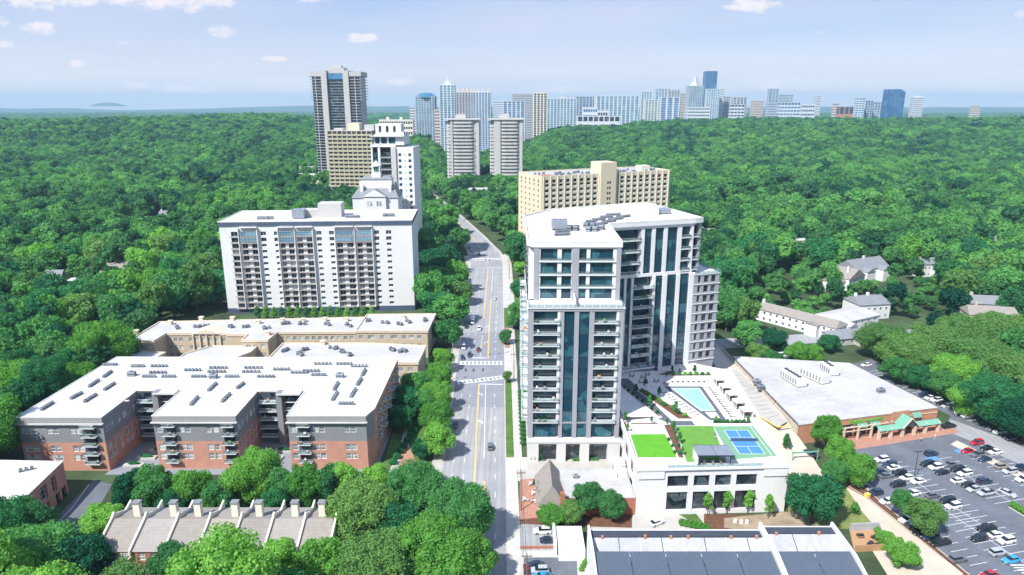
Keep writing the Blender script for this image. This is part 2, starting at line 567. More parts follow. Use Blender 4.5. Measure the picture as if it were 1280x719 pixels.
mat('grass', (0.085, 0.175, 0.035), 1.0, 0.35, 0.25, fine=0.4)
mat('grass_dry', (0.20, 0.24, 0.07), 1.0, 0.35, 0.2, fine=0.3)
mat('brick_paving', (0.42, 0.22, 0.16), 0.9, 0.15, 0.8, fine=0.2)

RK = [(-0.8, 90), (-1.6, 167), (-2.4, 211), (-3.7, 299), (-6.8, 473), (-9.8, 511), (-25.5, 580), (-47, 667), (-63, 727), (-83, 802), (-111, 902), (-160, 1040), (-250, 1230)]
LK = [(-20.6, 90), (-21.3, 167), (-22.0, 211), (-24.4, 303), (-29.0, 473), (-35, 520), (-48, 595), (-66, 672), (-81, 736), (-101, 815), (-128, 912), (-178, 1050), (-268, 1238)]
rad = 14800
gp = [(rad * math.cos(2 * math.pi * i / 64), rad * math.sin(2 * math.pi * i / 64)) for i in range(64)]
sheet('ground', gp, 0.0, 'forest_floor')

def strip(name, A, B, z, m):
    mb = MB(m)
    for i in range(len(A) - 1):
        mb.face((A[i][0], A[i][1], z), (A[i + 1][0], A[i + 1][1], z), (B[i + 1][0], B[i + 1][1], z), (B[i][0], B[i][1], z))
    o = mb.build(name); o['kind'] = 'structure'
    if o.data.polygons[0].normal.z < 0: o.data.flip_normals()
    return o
def offs(Pl, d):
    out = []
    for i, p in enumerate(Pl):
        a = Pl[max(0, i - 1)]; b = Pl[min(len(Pl) - 1, i + 1)]
        dx, dy = b[0] - a[0], b[1] - a[1]; L = math.hypot(dx, dy)
        out.append((p[0] + dy / L * d, p[1] - dx / L * d))
    return out
def lerpx(Pl, y):
    for a, b in zip(Pl, Pl[1:]):
        if a[1] <= y <= b[1]: return a[0] + (b[0] - a[0]) * (y - a[1]) / (b[1] - a[1])
    return Pl[-1][0]
strip('road', LK, RK, 0.02, 'asphalt')
# darker resurfaced stretch round the junction
sheet('road_patch', [(lerpx(LK, 236) + .1, 236), (lerpx(RK, 236) - .1, 236), (lerpx(RK, 322) - .1, 322), (lerpx(LK, 322) + .1, 322)], 0.026, 'asphalt_patch')
def kerb(name, line, d0, d1, z1=0.14, m='concrete_pale'):
    A, B = offs(line, d0), offs(line, d1)
    mb = MB(m)
    for i in range(len(A) - 1):
        mb.prism([A[i], A[i + 1], B[i + 1], B[i]], -0.05, z1)
    o = mb.build(name); o['kind'] = 'structure'
    return o
seg = lambda L, a, b: [(lerpx(L, a), a)] + [p for p in L if a < p[1] < b] + [(lerpx(L, b), b)]
kerb('kerb', seg(RK, 92, 1225), 0.0, 0.3)
kerb('kerb', seg(LK, 92, 1225), -0.3, 0.0)
kerb('pavement', seg(LK, 92, 500), -3.6, -0.3, 0.12, 'concrete')
kerb('pavement', seg(LK, 560, 1200), -3.0, -0.3, 0.12, 'concrete')
kerb('pavement', seg(RK, 505, 1200), 0.3, 2.0, 0.12, 'concrete')
kerb('pavement', seg(RK, 92, 190), 0.3, 3.6, 0.12, 'concrete_pale')
kerb('pavement', seg(RK, 190, 198), 0.3, 7.0, 0.12, 'concrete_pale')
kerb('pavement', seg(RK, 198, 345), 2.9, 5.4, 0.12, 'concrete_pale')
kerb('verge', seg(RK, 198, 262), 0.3, 2.9, 0.10, 'grass')
kerb('pavement', seg(RK, 262, 300), 0.3, 2.9, 0.118, 'concrete_pale')
kerb('pavement', seg(RK, 300, 330), 0.3, 2.9, 0.118, 'brick_paving')
kerb('verge', seg(RK, 330, 365), 0.3, 2.9, 0.10, 'grass')
kerb('pavement', seg(RK, 345, 505), 2.9, 6.5, 0.12, 'concrete_pale')
kerb('pavement', seg(RK, 365, 505), 0.3, 2.9, 0.118, 'concrete_pale')
sheet('lawn', [(0.6, 365), (16, 365), (12, 430), (0.5, 430)], 0.05, 'grass')

# road markings -- each line its own thin sheet 4 mm above the last
def line(name, pts, wd, z, m):
    A, B = offs(pts, -wd / 2), offs(pts, wd / 2)
    return strip(name, A, B, z, m)
def dashes(pts, wd, L, gap, z=0.034, m='paint_white'):
    mb = MB(m)
    acc = 0
    for a, b in zip(pts, pts[1:]):
        D = math.dist(a, b); d = (b[0] - a[0]) / D, (b[1] - a[1]) / D; n = (d[1] * wd / 2, -d[0] * wd / 2)
        s = -acc % (L + gap) if acc else 0
        while s + L < D:
            p = (a[0] + d[0] * s, a[1] + d[1] * s); q = (p[0] + d[0] * L, p[1] + d[1] * L)
            mb.face((p[0] - n[0], p[1] - n[1], z), (p[0] + n[0], p[1] + n[1], z), (q[0] + n[0], q[1] + n[1], z), (q[0] - n[0], q[1] - n[1], z))
            s += L + gap
        acc += D
    o = mb.build('lane_line'); o['kind'] = 'structure'
    if o.data.polygons[0].normal.z < 0: o.data.flip_normals()
    return o
for dx in (-0.16, 0.16):
    line('centre_line', [(-10.0 + dx, 95), (-10.4 + dx, 152), (-12.2 + dx, 211), (-13.4 + dx, 257.5)], 0.17, 0.034, 'paint_yellow')
    line('centre_line', [(-6.7 + dx, 95), (-7.1 + dx, 150), (-8.5 + dx, 184)], 0.17, 0.034, 'paint_yellow')
    line('centre_line', [(-10.7 + dx, 286.5), (-11.4 + dx, 320), (-12.2 + dx, 385)], 0.18, 0.034, 'paint_yellow')
    line('centre_line', [(-15.0 + dx, 345), (-16.8 + dx, 461)], 0.18, 0.034, 'paint_yellow')
line('lane_line', [(-9.0, 198), (-10.7, 257.5)], 0.16, 0.034, 'paint_white')
line('lane_line', [(-14.4, 286.5), (-14.6, 318)], 0.16, 0.034, 'paint_white')
line('lane_line', [(-12.4, 400), (-13.4, 461)], 0.2, 0.034, 'paint_white')
dashes([(-4.4, 95), (-4.5, 160), (-5.8, 211), (-6.6, 240), (-7.0, 256)], 0.15, 3, 7)
dashes([(-7.6, 287), (-8.2, 330), (-9.6, 461)], 0.15, 3, 7)
dashes([(-13.6, 95), (-14.0, 160), (-15.6, 211), (-16.6, 256)], 0.15, 3, 7)
dashes([(-17.2, 95), (-17.6, 160), (-18.9, 211), (-19.9, 256)], 0.15, 3, 7)
dashes([(-17.6, 288), (-18.4, 330), (-20.6, 461)], 0.15, 3, 7)
dashes([(-20.9, 288), (-21.8, 330), (-24.8, 461)], 0.15, 3, 7)
mid = [((a[0] + b[0]) / 2, (a[1] + b[1]) / 2) for a, b in zip(RK[5:], LK[5:])]
for dx in (-0.2, 0.2): line('centre_line', [(p[0] + dx, p[1]) for p in mid], 0.2, 0.034, 'paint_yellow')
def bar4(name, p0, p1, wd, z=0.034, m='paint_white'):
    return line(name, [p0, p1], wd, z, m)
bar4('stop_line', (-21.8, 287.4), (-11.3, 287.4), 0.6)
bar4('stop_line', (-13.0, 257.9), (-3.6, 257.4), 0.5)
bar4('stop_line', (-29.5, 486), (-18.5, 484), 0.7)
bar4('stop_line', (-16.6, 462), (-7.0, 462), 0.6)
def crosswalk(a, b, wd):
    d = Vector((b[0] - a[0], b[1] - a[1])); L = d.length; d /= L; n = Vector((-d.y, d.x))
    mb = MB('paint_white')
    def q(s0, s1, t0, t1):
        P = [Vector(a) + d * s + n * t for s, t in ((s0, t0), (s1, t0), (s1, t1), (s0, t1))]
        mb.face(*[(p.x, p.y, 0.034) for p in P])
    q(0, L, -wd / 2, -wd / 2 + 0.35); q(0, L, wd / 2 - 0.35, wd / 2)
    k = int(L / 1.75)
    for i in range(k):
        s = (i + 0.5) * L / k
        q(s - 0.42, s + 0.42, -wd / 2 + 0.36, wd / 2 - 0.36)
    o = mb.build('crosswalk'); o['kind'] = 'structure'
    if o.data.polygons[0].normal.z < 0: o.data.flip_normals()
crosswalk((-23.3, 281.3), (-3.9, 281.3), 4.2)
crosswalk((-22.7, 259.0), (-3.8, 265.0), 3.6)
crosswalk((-29.4, 492), (-8.5, 489), 4.0)
# turn arrows
def arrow(x, y, turn=-1):
    mb = MB('paint_white'); z = 0.038
    mb.face((x - .12, y, z), (x + .12, y, z), (x + .12, y + 2.3, z), (x - .12, y + 2.3, z))
    mb.face((x - .12, y + 2.05, z + .001), (x + turn * 1.1, y + 2.4, z + .001), (x + turn * 1.1, y + 2.65, z + .001), (x + .12, y + 2.3, z + .001))
    mb.face((x + turn * 1.0, y + 1.9, z + .002), (x + turn * 1.0, y + 3.1, z + .002), (x + turn * 1.9, y + 2.5, z + .002))
    o = mb.build('turn_arrow'); o['kind'] = 'structure'
for x, y in ((-11.8, 246), (-10.7, 222), (-13.0, 306), (-13.2, 330)): arrow(x, y, -1 if y < 290 else 1)

# side street behind the store and forecourts
sheet('side_street', [(88, 292), (100, 300), (128, 304), (160, 310), (260, 322), (262, 334), (160, 323), (126, 317), (98, 313), (70, 300), (70, 290)], 0.02, 'asphalt')
sheet('side_street', [(20, 300), (70, 300), (70, 290), (40, 284), (20, 288)], 0.02, 'asphalt')
def PP(*ps): return [G(*p) for p in ps]
LOT = PP((1042, 574), (1062, 554), (1180, 538), (1188, 520), (1063, 456), (1088, 449), (1176, 488), (1300, 548), (1420, 600), (1420, 800), (1245, 800), (1207, 719), (1092, 622))
sheet('car_park', LOT, 0.03, 'asphalt_dark')
sheet('car_park_lane', PP((1188, 524), (1180, 538), (1215, 552), (1262, 575), (1300, 590), (1330, 580), (1245, 545)), 0.034, 'asphalt')
_so = G(998, 533, 7)
def SLC(u, v): return (_so[0] + math.cos(R(14)) * u - math.sin(R(14)) * v, _so[1] + .6 + math.sin(R(14)) * u + math.cos(R(14)) * v)
sheet('forecourt_strip', [SLC(9, 0.3), SLC(9, -8), SLC(26, -7.5), SLC(61, -6.2), SLC(61, 0.3)], 0.05, 'brick_paving')
# driveway between podium and store
sheet('driveway', PP((985, 596), (1036, 588), (1084, 621), (1204, 718), (1260, 800), (1160, 800), (1085, 680), (1052, 600)) , 0.03, 'concrete_beige')
DRZ = [(178, 0.035), (192, 0.04), (198, 1.2), (206, 3.4), (213, 5.2), (219, 5.8), (285, 5.8)]
def drz(y):
    for (a, za), (b, zb_) in zip(DRZ, DRZ[1:]):
        if a <= y <= b: return za + (zb_ - za) * (y - a) / (b - a)
    return 0.035
mb = MB('concrete_beige')
def dl(y): return 76.2 + (y - 168) * 0.0775
def dr(y): return 97.6 if y < 190 else 96.2 if y < 204 else 95.0 - (y - 206) * 0.035
for (a, za), (b, zb_) in zip(DRZ, DRZ[1:]):
    mb.face((dl(a), a, za), (dr(a), a, za), (dr(b), b, zb_), (dl(b), b, zb_))
    if zb_ > .1: mb.face((dr(a), a, za), (dr(a), a, -.05), (dr(b), b, -.05), (dr(b), b, zb_))
o = mb.build('driveway'); o['kind'] = 'structure'
def GD6(*ps): return [G(x, y, 5.84) for x, y in ps]
sheet('parking_ramp', GD6((905, 462), (922, 462), (984, 527), (972, 534), (930, 508)), 5.815, 'concrete')
mb = MB('asphalt_patch')
for i in range(12):
    f = i / 12; a = Vector(G(903 + 62 * f, 468 + 60 * f, 5.8)); b = Vector(G(925 + 52 * f, 470 + 54 * f, 5.8))
    mb.face((a.x, a.y, 5.83), (b.x, b.y, 5.83), (b.x, b.y + .35, 5.83), (a.x, a.y + .35, 5.83))
o = mb.build('ramp_joint'); o['kind'] = 'structure'
for pa, pb in (((929, 508), (972, 534)), ((972, 534), (987, 532)), ((896, 484), (906, 492))):
    a, b = G(*pa, 5.83), G(*pb, 5.83); mb = MB('paint_yellow'); mb.obox(a, b, -.25, .25, 5.78, 5.9); o = mb.build('kerb_paint'); o['kind'] = 'structure'
MULCH = PP((1036, 560), (1062, 570), (1070, 596), (1094, 620), (1209, 717), (1247, 760), (1243, 760), (1204, 719), (1084, 623), (1037, 597))
sheet('mulch_bed', MULCH, 0.045, 'mulch')
kerb('kerb', [G(1211, 719), G(1094, 622), G(1068, 598)], 0.0, 0.25, 0.14, 'concrete_beige')
kerb('kerb', [G(1204, 718), G(1084, 621.5), G(1037, 594.5)], -0.25, 0.0, 0.14, 'concrete_beige')
# grass and earth between podium and driveway
sheet('lawn', PP((985, 600), (1052, 602), (1078, 640), (1095, 660), (1040, 662), (985, 655)), 0.04, 'grass_dry')
sheet('earth_bed', PP((980, 640), (1010, 640), (1015, 662), (965, 668), (905, 660), (905, 648)), 0.048, 'dirt')
sheet('mulch_bed', PP((862, 642), (985, 645), (990, 668), (862, 668)), 0.044, 'mulch')
sheet('rubble_yard', PP((745, 640), (880, 642), (880, 668), (735, 670)), 0.046, 'concrete')
sheet('grass_patch', PP((845, 641), (868, 640), (880, 655), (873, 658)), 0.052, 'grass')
# south-east of the tower
sheet('forecourt', PP((648, 574), (792, 574), (800, 600), (655, 603), (640, 600)), 0.05, 'concrete')
sheet('patio', PP((650, 600), (690, 596), (690, 645), (649, 650)), 0.055, 'brick_paving')
sheet('earth_bed', PP((650, 640), (790, 640), (790, 660), (650, 656)), 0.05, 'mulch')
sheet('small_car_park', PP((649, 655), (712, 658), (712, 688), (649, 688)), 0.055, 'asphalt')
sheet('forecourt', PP((640, 688), (735, 688), (740, 800), (640, 800)), 0.045, 'concrete_pale')
sheet('small_car_park', PP((655, 697), (721, 697), (724, 760), (655, 760)), 0.052, 'asphalt_dark')
# west side: brick court forecourt, access road
ACCESS = PP((117, 600), (140, 606), (120, 640), (80, 690), (60, 740), (35, 740), (60, 660), (72, 645))
sheet('access_road', ACCESS, 0.03, 'asphalt_dark')
kerb('kerb', PP((62, 665), (92, 634), (112, 606)), -0.3, 0.0, 0.14)
sheet('garden_terrace', PP((470, 610), (545, 610), (560, 520), (500, 510)), 0.04, 'grass')
sheet('garden_path', PP((486, 590), (498, 590), (512, 560), (509, 540), (516, 528), (512, 526), (504, 540), (500, 560)), 0.05, 'concrete')
sheet('garden_terrace', PP((500, 560), (512, 560), (520, 578), (500, 582)), 0.055, 'brick_paving')
# courts between the brick prongs
mat('paver_grey', (0.10, 0.115, 0.145), 0.85, 0.1, 0.6)
sheet('courtyard', [(-125, 187.5), (-42, 187.5), (-42, 245), (-125, 245)], 0.035, 'asphalt_patch')

# parking bays: rows at 14 degrees
PA = R(14); U = Vector((math.cos(PA), math.sin(PA))); Vd = Vector((math.sin(PA), -math.cos(PA)))
def bays(px, n, L, both=True, step=2.75):
    """bay lines from a pixel start along the row direction (towards the camera)"""
    o = Vector(G(*px)); mb = MB('paint_white'); z = 0.042
    def ln(a, b, wd):
        d = (b - a).normalized(); m_ = Vector((d.y, -d.x)) * wd / 2
        mb.face(*[(p.x, p.y, z) for p in (a - m_, a + m_, b + m_, b - m_)])
    for i in range(n + 1):
        c = o + Vd * (i * step)
        ln(c - U * (L if both else 0), c + U * L, 0.12)
    if both: ln(o, o + Vd * (n * step), 0.12)
    ob = mb.build('bay_line'); ob['kind'] = 'structure'
    if ob.data.polygons[0].normal.z < 0: ob.data.flip_normals()
bays((1110, 580), 14, 5.4)
bays((1173, 574), 9, 5.4)
bays((1173, 632.5), 13, 5.4)
bays((1222, 566), 11, 5.4)
bays((1098, 624), 12, 5.2, False)
bays((1188, 556), 3, 5.0, False)
# right-hand bays along the trees
_b = MB('paint_white')
for i in range(26):
    p = Vector(G(1098, 463)).lerp(Vector(G(1280, 553)), i / 26)
    d = Vector((-0.9, -0.28)).normalized(); n_ = Vector((d.y, -d.x)) * .07; q = p + d * 5
    _b.face(*[(v.x, v.y, .042) for v in (p - n_, p + n_, q + n_, q - n_)])
_o = _b.build('bay_line'); _o['kind'] = 'structure'
if _o.data.polygons[0].normal.z < 0: _o.data.flip_normals()
_b = MB('paint_blue')
for px in ((1154, 573), (1192, 563)):
    c = Vector(G(*px))
    _b.face(*[(v.x, v.y, .046) for v in (c, c + U * 4.6, c + U * 4.6 + Vd * 2.2, c + Vd * 2.2)])
_o = _b.build('accessible_bay'); _o['kind'] = 'structure'
_b = MB('paint_white')
for i in range(6):
    c = Vector(G(1262, 706)) + Vd * i * 1.0
    _b.face(*[(v.x, v.y, .046) for v in (c, c + U * 4.6 + Vd * 1.2, c + U * 4.6 + Vd * 1.5, c + Vd * .35)])
_o = _b.build('hatched_bay'); _o['kind'] = 'structure'
sheet('island', PP((1188, 556), (1196, 551), (1300, 603), (1296, 609)), 0.14, 'concrete_beige')
kerb('kerb', [G(1261, 634), G(1300, 657)], 0, 0.3, .16); kerb('kerb', [G(1267, 629), G(1300, 648)], 0, 0.3, .16)
sheet('grass_patch', PP((1261, 634), (1267, 629), (1300, 648), (1300, 657)), 0.12, 'grass')

# distant low hills and the one bare dome on the left horizon
mat('hill', (0.05, 0.10, 0.06), 1.0, 0.3, 0.002)
def ridge(name, y0, depth, x0, x1, h, seed, n=90):
    mb = MB('hill'); rr = [(x0 + (x1 - x0) * i / n) for i in range(n + 1)]
    hh = [max(2, h * (0.55 + 0.9 * mnoise.noise((x * 0.00022 + seed, seed * 3.1, 0)) + 0.3 * mnoise.noise((x * 0.0011, seed, 2)))) for x in rr]
    for i in range(n):
        a, b = rr[i], rr[i + 1]
        mb.face((a, y0, -1), (b, y0, -1), (b, y0 + depth * .5, hh[i + 1]), (a, y0 + depth * .5, hh[i]))
        mb.face((a, y0 + depth * .5, hh[i]), (b, y0 + depth * .5, hh[i + 1]), (b, y0 + depth, -1), (a, y0 + depth, -1))
    o = mb.build(name); o['kind'] = 'structure'
ridge('hills', 7000, 1500, -11000, 11000, 42, 1)
ridge('hills', 9300, 1500, -11000, 11000, 78, 5)
ridge('hills', 11500, 1500, -9800, 9800, 112, 9)
_m = MB('hill')
for i in range(24):
    for j in range(8):
        def hp(a, t):
            r = 200 * (1 - t); return (-7150 + math.cos(a) * r * 1.7, 12500 + math.sin(a) * r, 70 + 62 * math.sin(t * math.pi / 2) ** 0.9)
        a0, a1 = 2 * math.pi * i / 24, 2 * math.pi * (i + 1) / 24; t0, t1 = j / 8, (j + 1) / 8
        _m.face(hp(a0, t0), hp(a1, t0), hp(a1, t1), hp(a0, t1))
_o = _m.build('bare_hill'); _o['kind'] = 'structure'

# ---------------------------------------------------------------- building kit
mat('white_wall', (0.66, 0.665, 0.67), 0.85, 0.05, 0.08, fine=0.04)
mat('white_roof', (0.64, 0.64, 0.635), 0.8, 0.12, 0.09, fine=0.13)
mat('roof_grey', (0.40, 0.41, 0.44), 0.9, 0.14, 0.12, fine=0.15)
mat('roof_pale', (0.47, 0.465, 0.465), 0.9, 0.14, 0.1, fine=0.14)
mat('grey_panel', (0.30, 0.31, 0.345), 0.7, 0.05, 0.2)
mat('pale_stone', (0.58, 0.58, 0.57), 0.8, 0.05, 0.15)
mat('grey_siding', (0.215, 0.225, 0.24), 0.8, 0.06, 0.3, fine=0.05)
mat('navy_panel', (0.06, 0.085, 0.14), 0.7, 0.05, 0.3)
mat('tan_stone', (0.50, 0.41, 0.30), 0.9, 0.10, 0.3, fine=0.12)
mat('tan_trim', (0.62, 0.53, 0.41), 0.85, 0.06, 0.3)
mat('cream', (0.66, 0.57, 0.42), 0.85, 0.05, 0.05, fine=0.05)
mat('cream_pale', (0.68, 0.64, 0.55), 0.85, 0.05, 0.05)
mat('khaki', (0.42, 0.38, 0.27), 0.85, 0.06, 0.05)
mat('concrete_wall', (0.46, 0.45, 0.44), 0.85, 0.06, 0.05)
mat('frame_white', (0.72, 0.73, 0.74), 0.6, 0.02)
mat('frame_dark', (0.03, 0.035, 0.045), 0.5, 0.05)
mat('steel', (0.33, 0.37, 0.42), 0.45, 0.15, 0.8, metal=0.5)
mat('unit_grey', (0.27, 0.30, 0.34), 0.6, 0.25, 1.5, objvar=0.3)
mat('unit_dark', (0.06, 0.07, 0.085), 0.6, 0.2, 1.5)
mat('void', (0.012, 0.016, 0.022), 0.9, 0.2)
mat('dark_roof', (0.045, 0.055, 0.075), 0.7, 0.12, 0.4)
mat('metal_roof', (0.115, 0.145, 0.19), 0.42, 0.06, 0.3, metal=0.3)
mat('slate', (0.22, 0.235, 0.26), 0.85, 0.12, 0.5, fine=0.2)
mat('shingle', (0.30, 0.275, 0.25), 0.95, 0.12, 0.6, fine=0.25)
mat('teak', (0.42, 0.25, 0.13), 0.8, 0.1)
mat('awning_green', (0.15, 0.36, 0.27), 0.7, 0.06)
mat('sign_green', (0.10, 0.50, 0.06), 0.5, 0.05)
mat('fabric_white', (0.66, 0.65, 0.64), 0.9, 0.03)
mat('fabric_grey', (0.3, 0.31, 0.33), 0.9, 0.1, objvar=0.5)
mat('turf_bright', (0.10, 0.36, 0.02), 1.0, 0.1, 0.5, fine=0.12)
mat('turf', (0.12, 0.30, 0.045), 1.0, 0.12, 0.3, fine=0.15)
mat('court_green', (0.16, 0.33, 0.20), 0.8, 0.04)
mat('court_blue', (0.06, 0.22, 0.56), 0.8, 0.04)
mat('fascia_grey', (0.27, 0.27, 0.27), 0.8, 0.06)
mat('terracotta_pale', (0.60, 0.47, 0.44), 0.85, 0.05)
mat('terracotta', (0.45, 0.2, 0.11), 0.9, 0.15, 1.0)
brick('brick_orange', (0.41, 0.195, 0.14), (0.52, 0.26, 0.19), (0.5, 0.36, 0.29))
brick('brick_tan', (0.42, 0.34, 0.25), (0.52, 0.43, 0.32), (0.55, 0.49, 0.40))
brick('brick_red', (0.30, 0.10, 0.06), (0.42, 0.16, 0.10), (0.4, 0.3, 0.25))
brick('brick_store', (0.42, 0.19, 0.11), (0.52, 0.25, 0.15), (0.5, 0.36, 0.27))
glass('glass_teal', (0.008, 0.048, 0.080), (0.05, 0.17, 0.21), 0.05, 0.4, 0.22)
glass('glass_dark', (0.008, 0.016, 0.026), (0.10, 0.13, 0.15), 0.08, 0.45, 0.3)
glass('glass_blind', (0.15, 0.19, 0.21), (0.50, 0.53, 0.53), 0.15, 0.75, 0.3)
glass('glass_blue', (0.015, 0.09, 0.22), (0.06, 0.22, 0.38), 0.10, 0.4, 0.05)
glass('glass_sky', (0.04, 0.15, 0.24), (0.13, 0.28, 0.37), 0.10, 0.5, 0.05)
def _rail():
    m = bpy.data.materials.new('railing_glass'); m.use_nodes = True
    t = NT(m.node_tree); a = t.n('ShaderNodeBsdfTransparent'); a.inputs[0].default_value = (0.72, 0.80, 0.82, 1)
    g = t.n('ShaderNodeBsdfGlossy'); g.inputs['Roughness'].default_value = 0.05; g.inputs[0].default_value = (0.8, 0.85, 0.88, 1)
    d = t.n('ShaderNodeBsdfDiffuse'); d.inputs[0].default_value = (0.62, 0.68, 0.70, 1)
    x = t.n('ShaderNodeMixShader'); x.inputs[0].default_value = 0.35; t.l(g.outputs[0], x.inputs[1]); t.l(d.outputs[0], x.inputs[2])
    y = t.n('ShaderNodeMixShader'); y.inputs[0].default_value = 0.17; t.l(a.outputs[0], y.inputs[1]); t.l(x.outputs[0], y.inputs[2])
    o = t.n('ShaderNodeOutputMaterial'); t.l(y.outputs[0], o.inputs[0]); M['railing_glass'] = m
_rail()

_WIN = {}
def winmesh(w, h, kind='plain', frame='frame_white', gl='glass_dark', fw=0.09, nx=1, nz=1, name='window'):
    """x along the wall, y INTO the wall, z up; origin at the lower outer corner"""
    key = (round(w, 2), round(h, 2), kind, frame, gl, fw, nx, nz)
    if key in _WIN: return _WIN[key]
    mb = MB(frame, gl)
    mb.m(frame)
    mb.box(0, w, 0.0, 0.09, 0, fw, 'k'); mb.box(0, w, 0.0, 0.09, h - fw, h, 'k')
    mb.box(0, fw, 0.0, 0.09, fw, h - fw, 'kbt'); mb.box(w - fw, w, 0.0, 0.09, fw, h - fw, 'kbt')
    b = fw * 0.6
    for i in range(1, nx):
        x = w * i / nx; mb.box(x - b / 2, x + b / 2, 0.015, 0.08, fw, h - fw, 'kbt')
    for i in range(1, nz):
        z = h * i / nz; mb.box(fw, w - fw, 0.012, 0.08, z - b / 2, z + b / 2, 'klr')
    mb.m(gl); mb.face((fw * .5, 0.07, fw * .5), (w - fw * .5, 0.07, fw * .5), (w - fw * .5, 0.07, h - fw * .5), (fw * .5, 0.07, h - fw * .5))
    _WIN[key] = mb.mesh(name)
    return _WIN[key]

def wallgrid(mb, p0, p1, z0, z1, rects, rev=0.22, floorz=None):
    """wall from plan p0 to p1 (outside to the right of travel) with real openings and reveals"""
    L = math.dist(p0, p1); dx, dy = (p1[0] - p0[0]) / L, (p1[1] - p0[1]) / L; nx, ny = dy, -dx
    us = sorted({0.0, L} | {round(r[0], 3) for r in rects} | {round(r[1], 3) for r in rects})
    ws = sorted({z0, z1} | {round(r[2], 3) for r in rects} | {round(r[3], 3) for r in rects})
    us = [u for u in us if -1e-6 <= u <= L + 1e-6]; ws = [q for q in ws if z0 - 1e-6 <= q <= z1 + 1e-6]
    hole = set()
    ui = {u: i for i, u in enumerate(us)}; wi = {q: i for i, q in enumerate(ws)}
    for r in rects:
        a, b = ui.get(round(r[0], 3)), ui.get(round(r[1], 3)); c, d = wi.get(round(r[2], 3)), wi.get(round(r[3], 3))
        if None in (a, b, c, d): continue
        for i in range(a, b):
            for j in range(c, d): hole.add((i, j))
    P = lambda u, q, k=0.0: (p0[0] + dx * u - nx * k, p0[1] + dy * u - ny * k, q)
    for j in range(len(ws) - 1):
        i = 0
        while i < len(us) - 1:
            if (i, j) in hole: i += 1; continue
            k = i
            while k < len(us) - 1 and (k, j) not in hole: k += 1
            mb.face(P(us[i], ws[j]), P(us[k], ws[j]), P(us[k], ws[j + 1]), P(us[i], ws[j + 1])); i = k
    for u0, u1, a, b in rects:
        mb.face(P(u0, a), P(u1, a), P(u1, a, rev), P(u0, a, rev))
        mb.face(P(u0, b), P(u0, b, rev), P(u1, b, rev), P(u1, b))
        mb.face(P(u0, a), P(u0, a, rev), P(u0, b, rev), P(u0, b))
        mb.face(P(u1, a), P(u1, b), P(u1, b, rev), P(u1, a, rev))

def put_windows(root, p0, p1, rects, rev=0.22, bake=None, **kw):
    """one window per opening: each its own part, or baked into one mesh builder when they are too many or too small"""
    L = math.dist(p0, p1); dx, dy = (p1[0] - p0[0]) / L, (p1[1] - p0[1]) / L; nx, ny = dy, -dx
    a = math.atan2(dy, dx)
    for u0, u1, z0, z1 in rects:
        k = rev - 0.09
        x, y = p0[0] + dx * u0 - nx * k, p0[1] + dy * u0 - ny * k
        if bake is not None:
            g = kw.get('gl', 'glass_dark'); bake.m(g)
            q = lambda u, z: (p0[0] + dx * u - nx * (rev - .02), p0[1] + dy * u - ny * (rev - .02), z)
            bake.face(q(u0, z0), q(u1, z0), q(u1, z1), q(u0, z1))
            if kw.get('mull'):
                bake.m(kw.get('frame', 'frame_white')); um = (u0 + u1) / 2
                q2 = lambda u, z: (p0[0] + dx * u - nx * (rev - .06), p0[1] + dy * u - ny * (rev - .06), z)
                bake.face(q2(um - .09, z0), q2(um + .09, z0), q2(um + .09, z1), q2(um - .09, z1))
        else:
            k2 = {i: j for i, j in kw.items() if i != 'mull'}
            inst('window', winmesh(u1 - u0, z1 - z0, **k2), root, (x, y, z0), a)

def grid(us, zs):
    return [(a, b, c, d) for a, b in us for c, d in zs]
def spread(L, n, w, m0=0.0, m1=None):
    """n openings of width w evenly over [m0, L-m1]"""
    m1 = m0 if m1 is None else m1
    s = (L - m0 - m1) / n
    return [(m0 + s * (i + .5) - w / 2, m0 + s * (i + .5) + w / 2) for i in range(n)]
def floors(z, n, fh, sill, h):
    return [(z + i * fh + sill, z + i * fh + sill + h) for i in range(n)]

def roof_part(root, poly, z, m='white_roof', par=0.6, pw=0.35, pm=None, name='roof'):
    """flat roof sheet and a parapet that stands round it"""
    mb = MB(m); mb.face(*[(x, y, z) for x, y in poly]); o = mb.build(name, root)
    if o.data.polygons[0].normal.z < 0: o.data.flip_normals()
    if par:
        mb = MB(pm or m); n = len(poly)
        A = sum(poly[i][0] * poly[(i + 1) % n][1] - poly[(i + 1) % n][0] * poly[i][1] for i in range(n))
        P = poly if A > 0 else poly[::-1]
        ins = inset(P, pw)
        for i in range(n):
            j = (i + 1) % n
            a, b, c, d = P[i], P[j], ins[j], ins[i]
            mb.face((*a, z + par), (*b, z + par), (*c, z + par), (*d, z + par))
            mb.face((*d, z), (*c, z), (*c, z + par), (*d, z + par))
            mb.face((*a, z), (*b, z), (*b, z + par), (*a, z + par))
        mb.build('parapet', root)
def inset(P, d):
    n = len(P); out = []
    for i in range(n):
        a, b, c = Vector(P[i - 1]), Vector(P[i]), Vector(P[(i + 1) % n])
        e1 = (b - a).normalized(); e2 = (c - b).normalized()
        n1 = Vector((-e1.y, e1.x)); n2 = Vector((-e2.y, e2.x))
        k = 1 + n1.dot(n2)
        v = (n1 + n2) / max(k, .2)
        out.append((b.x + v.x * d, b.y + v.y * d))
    return out

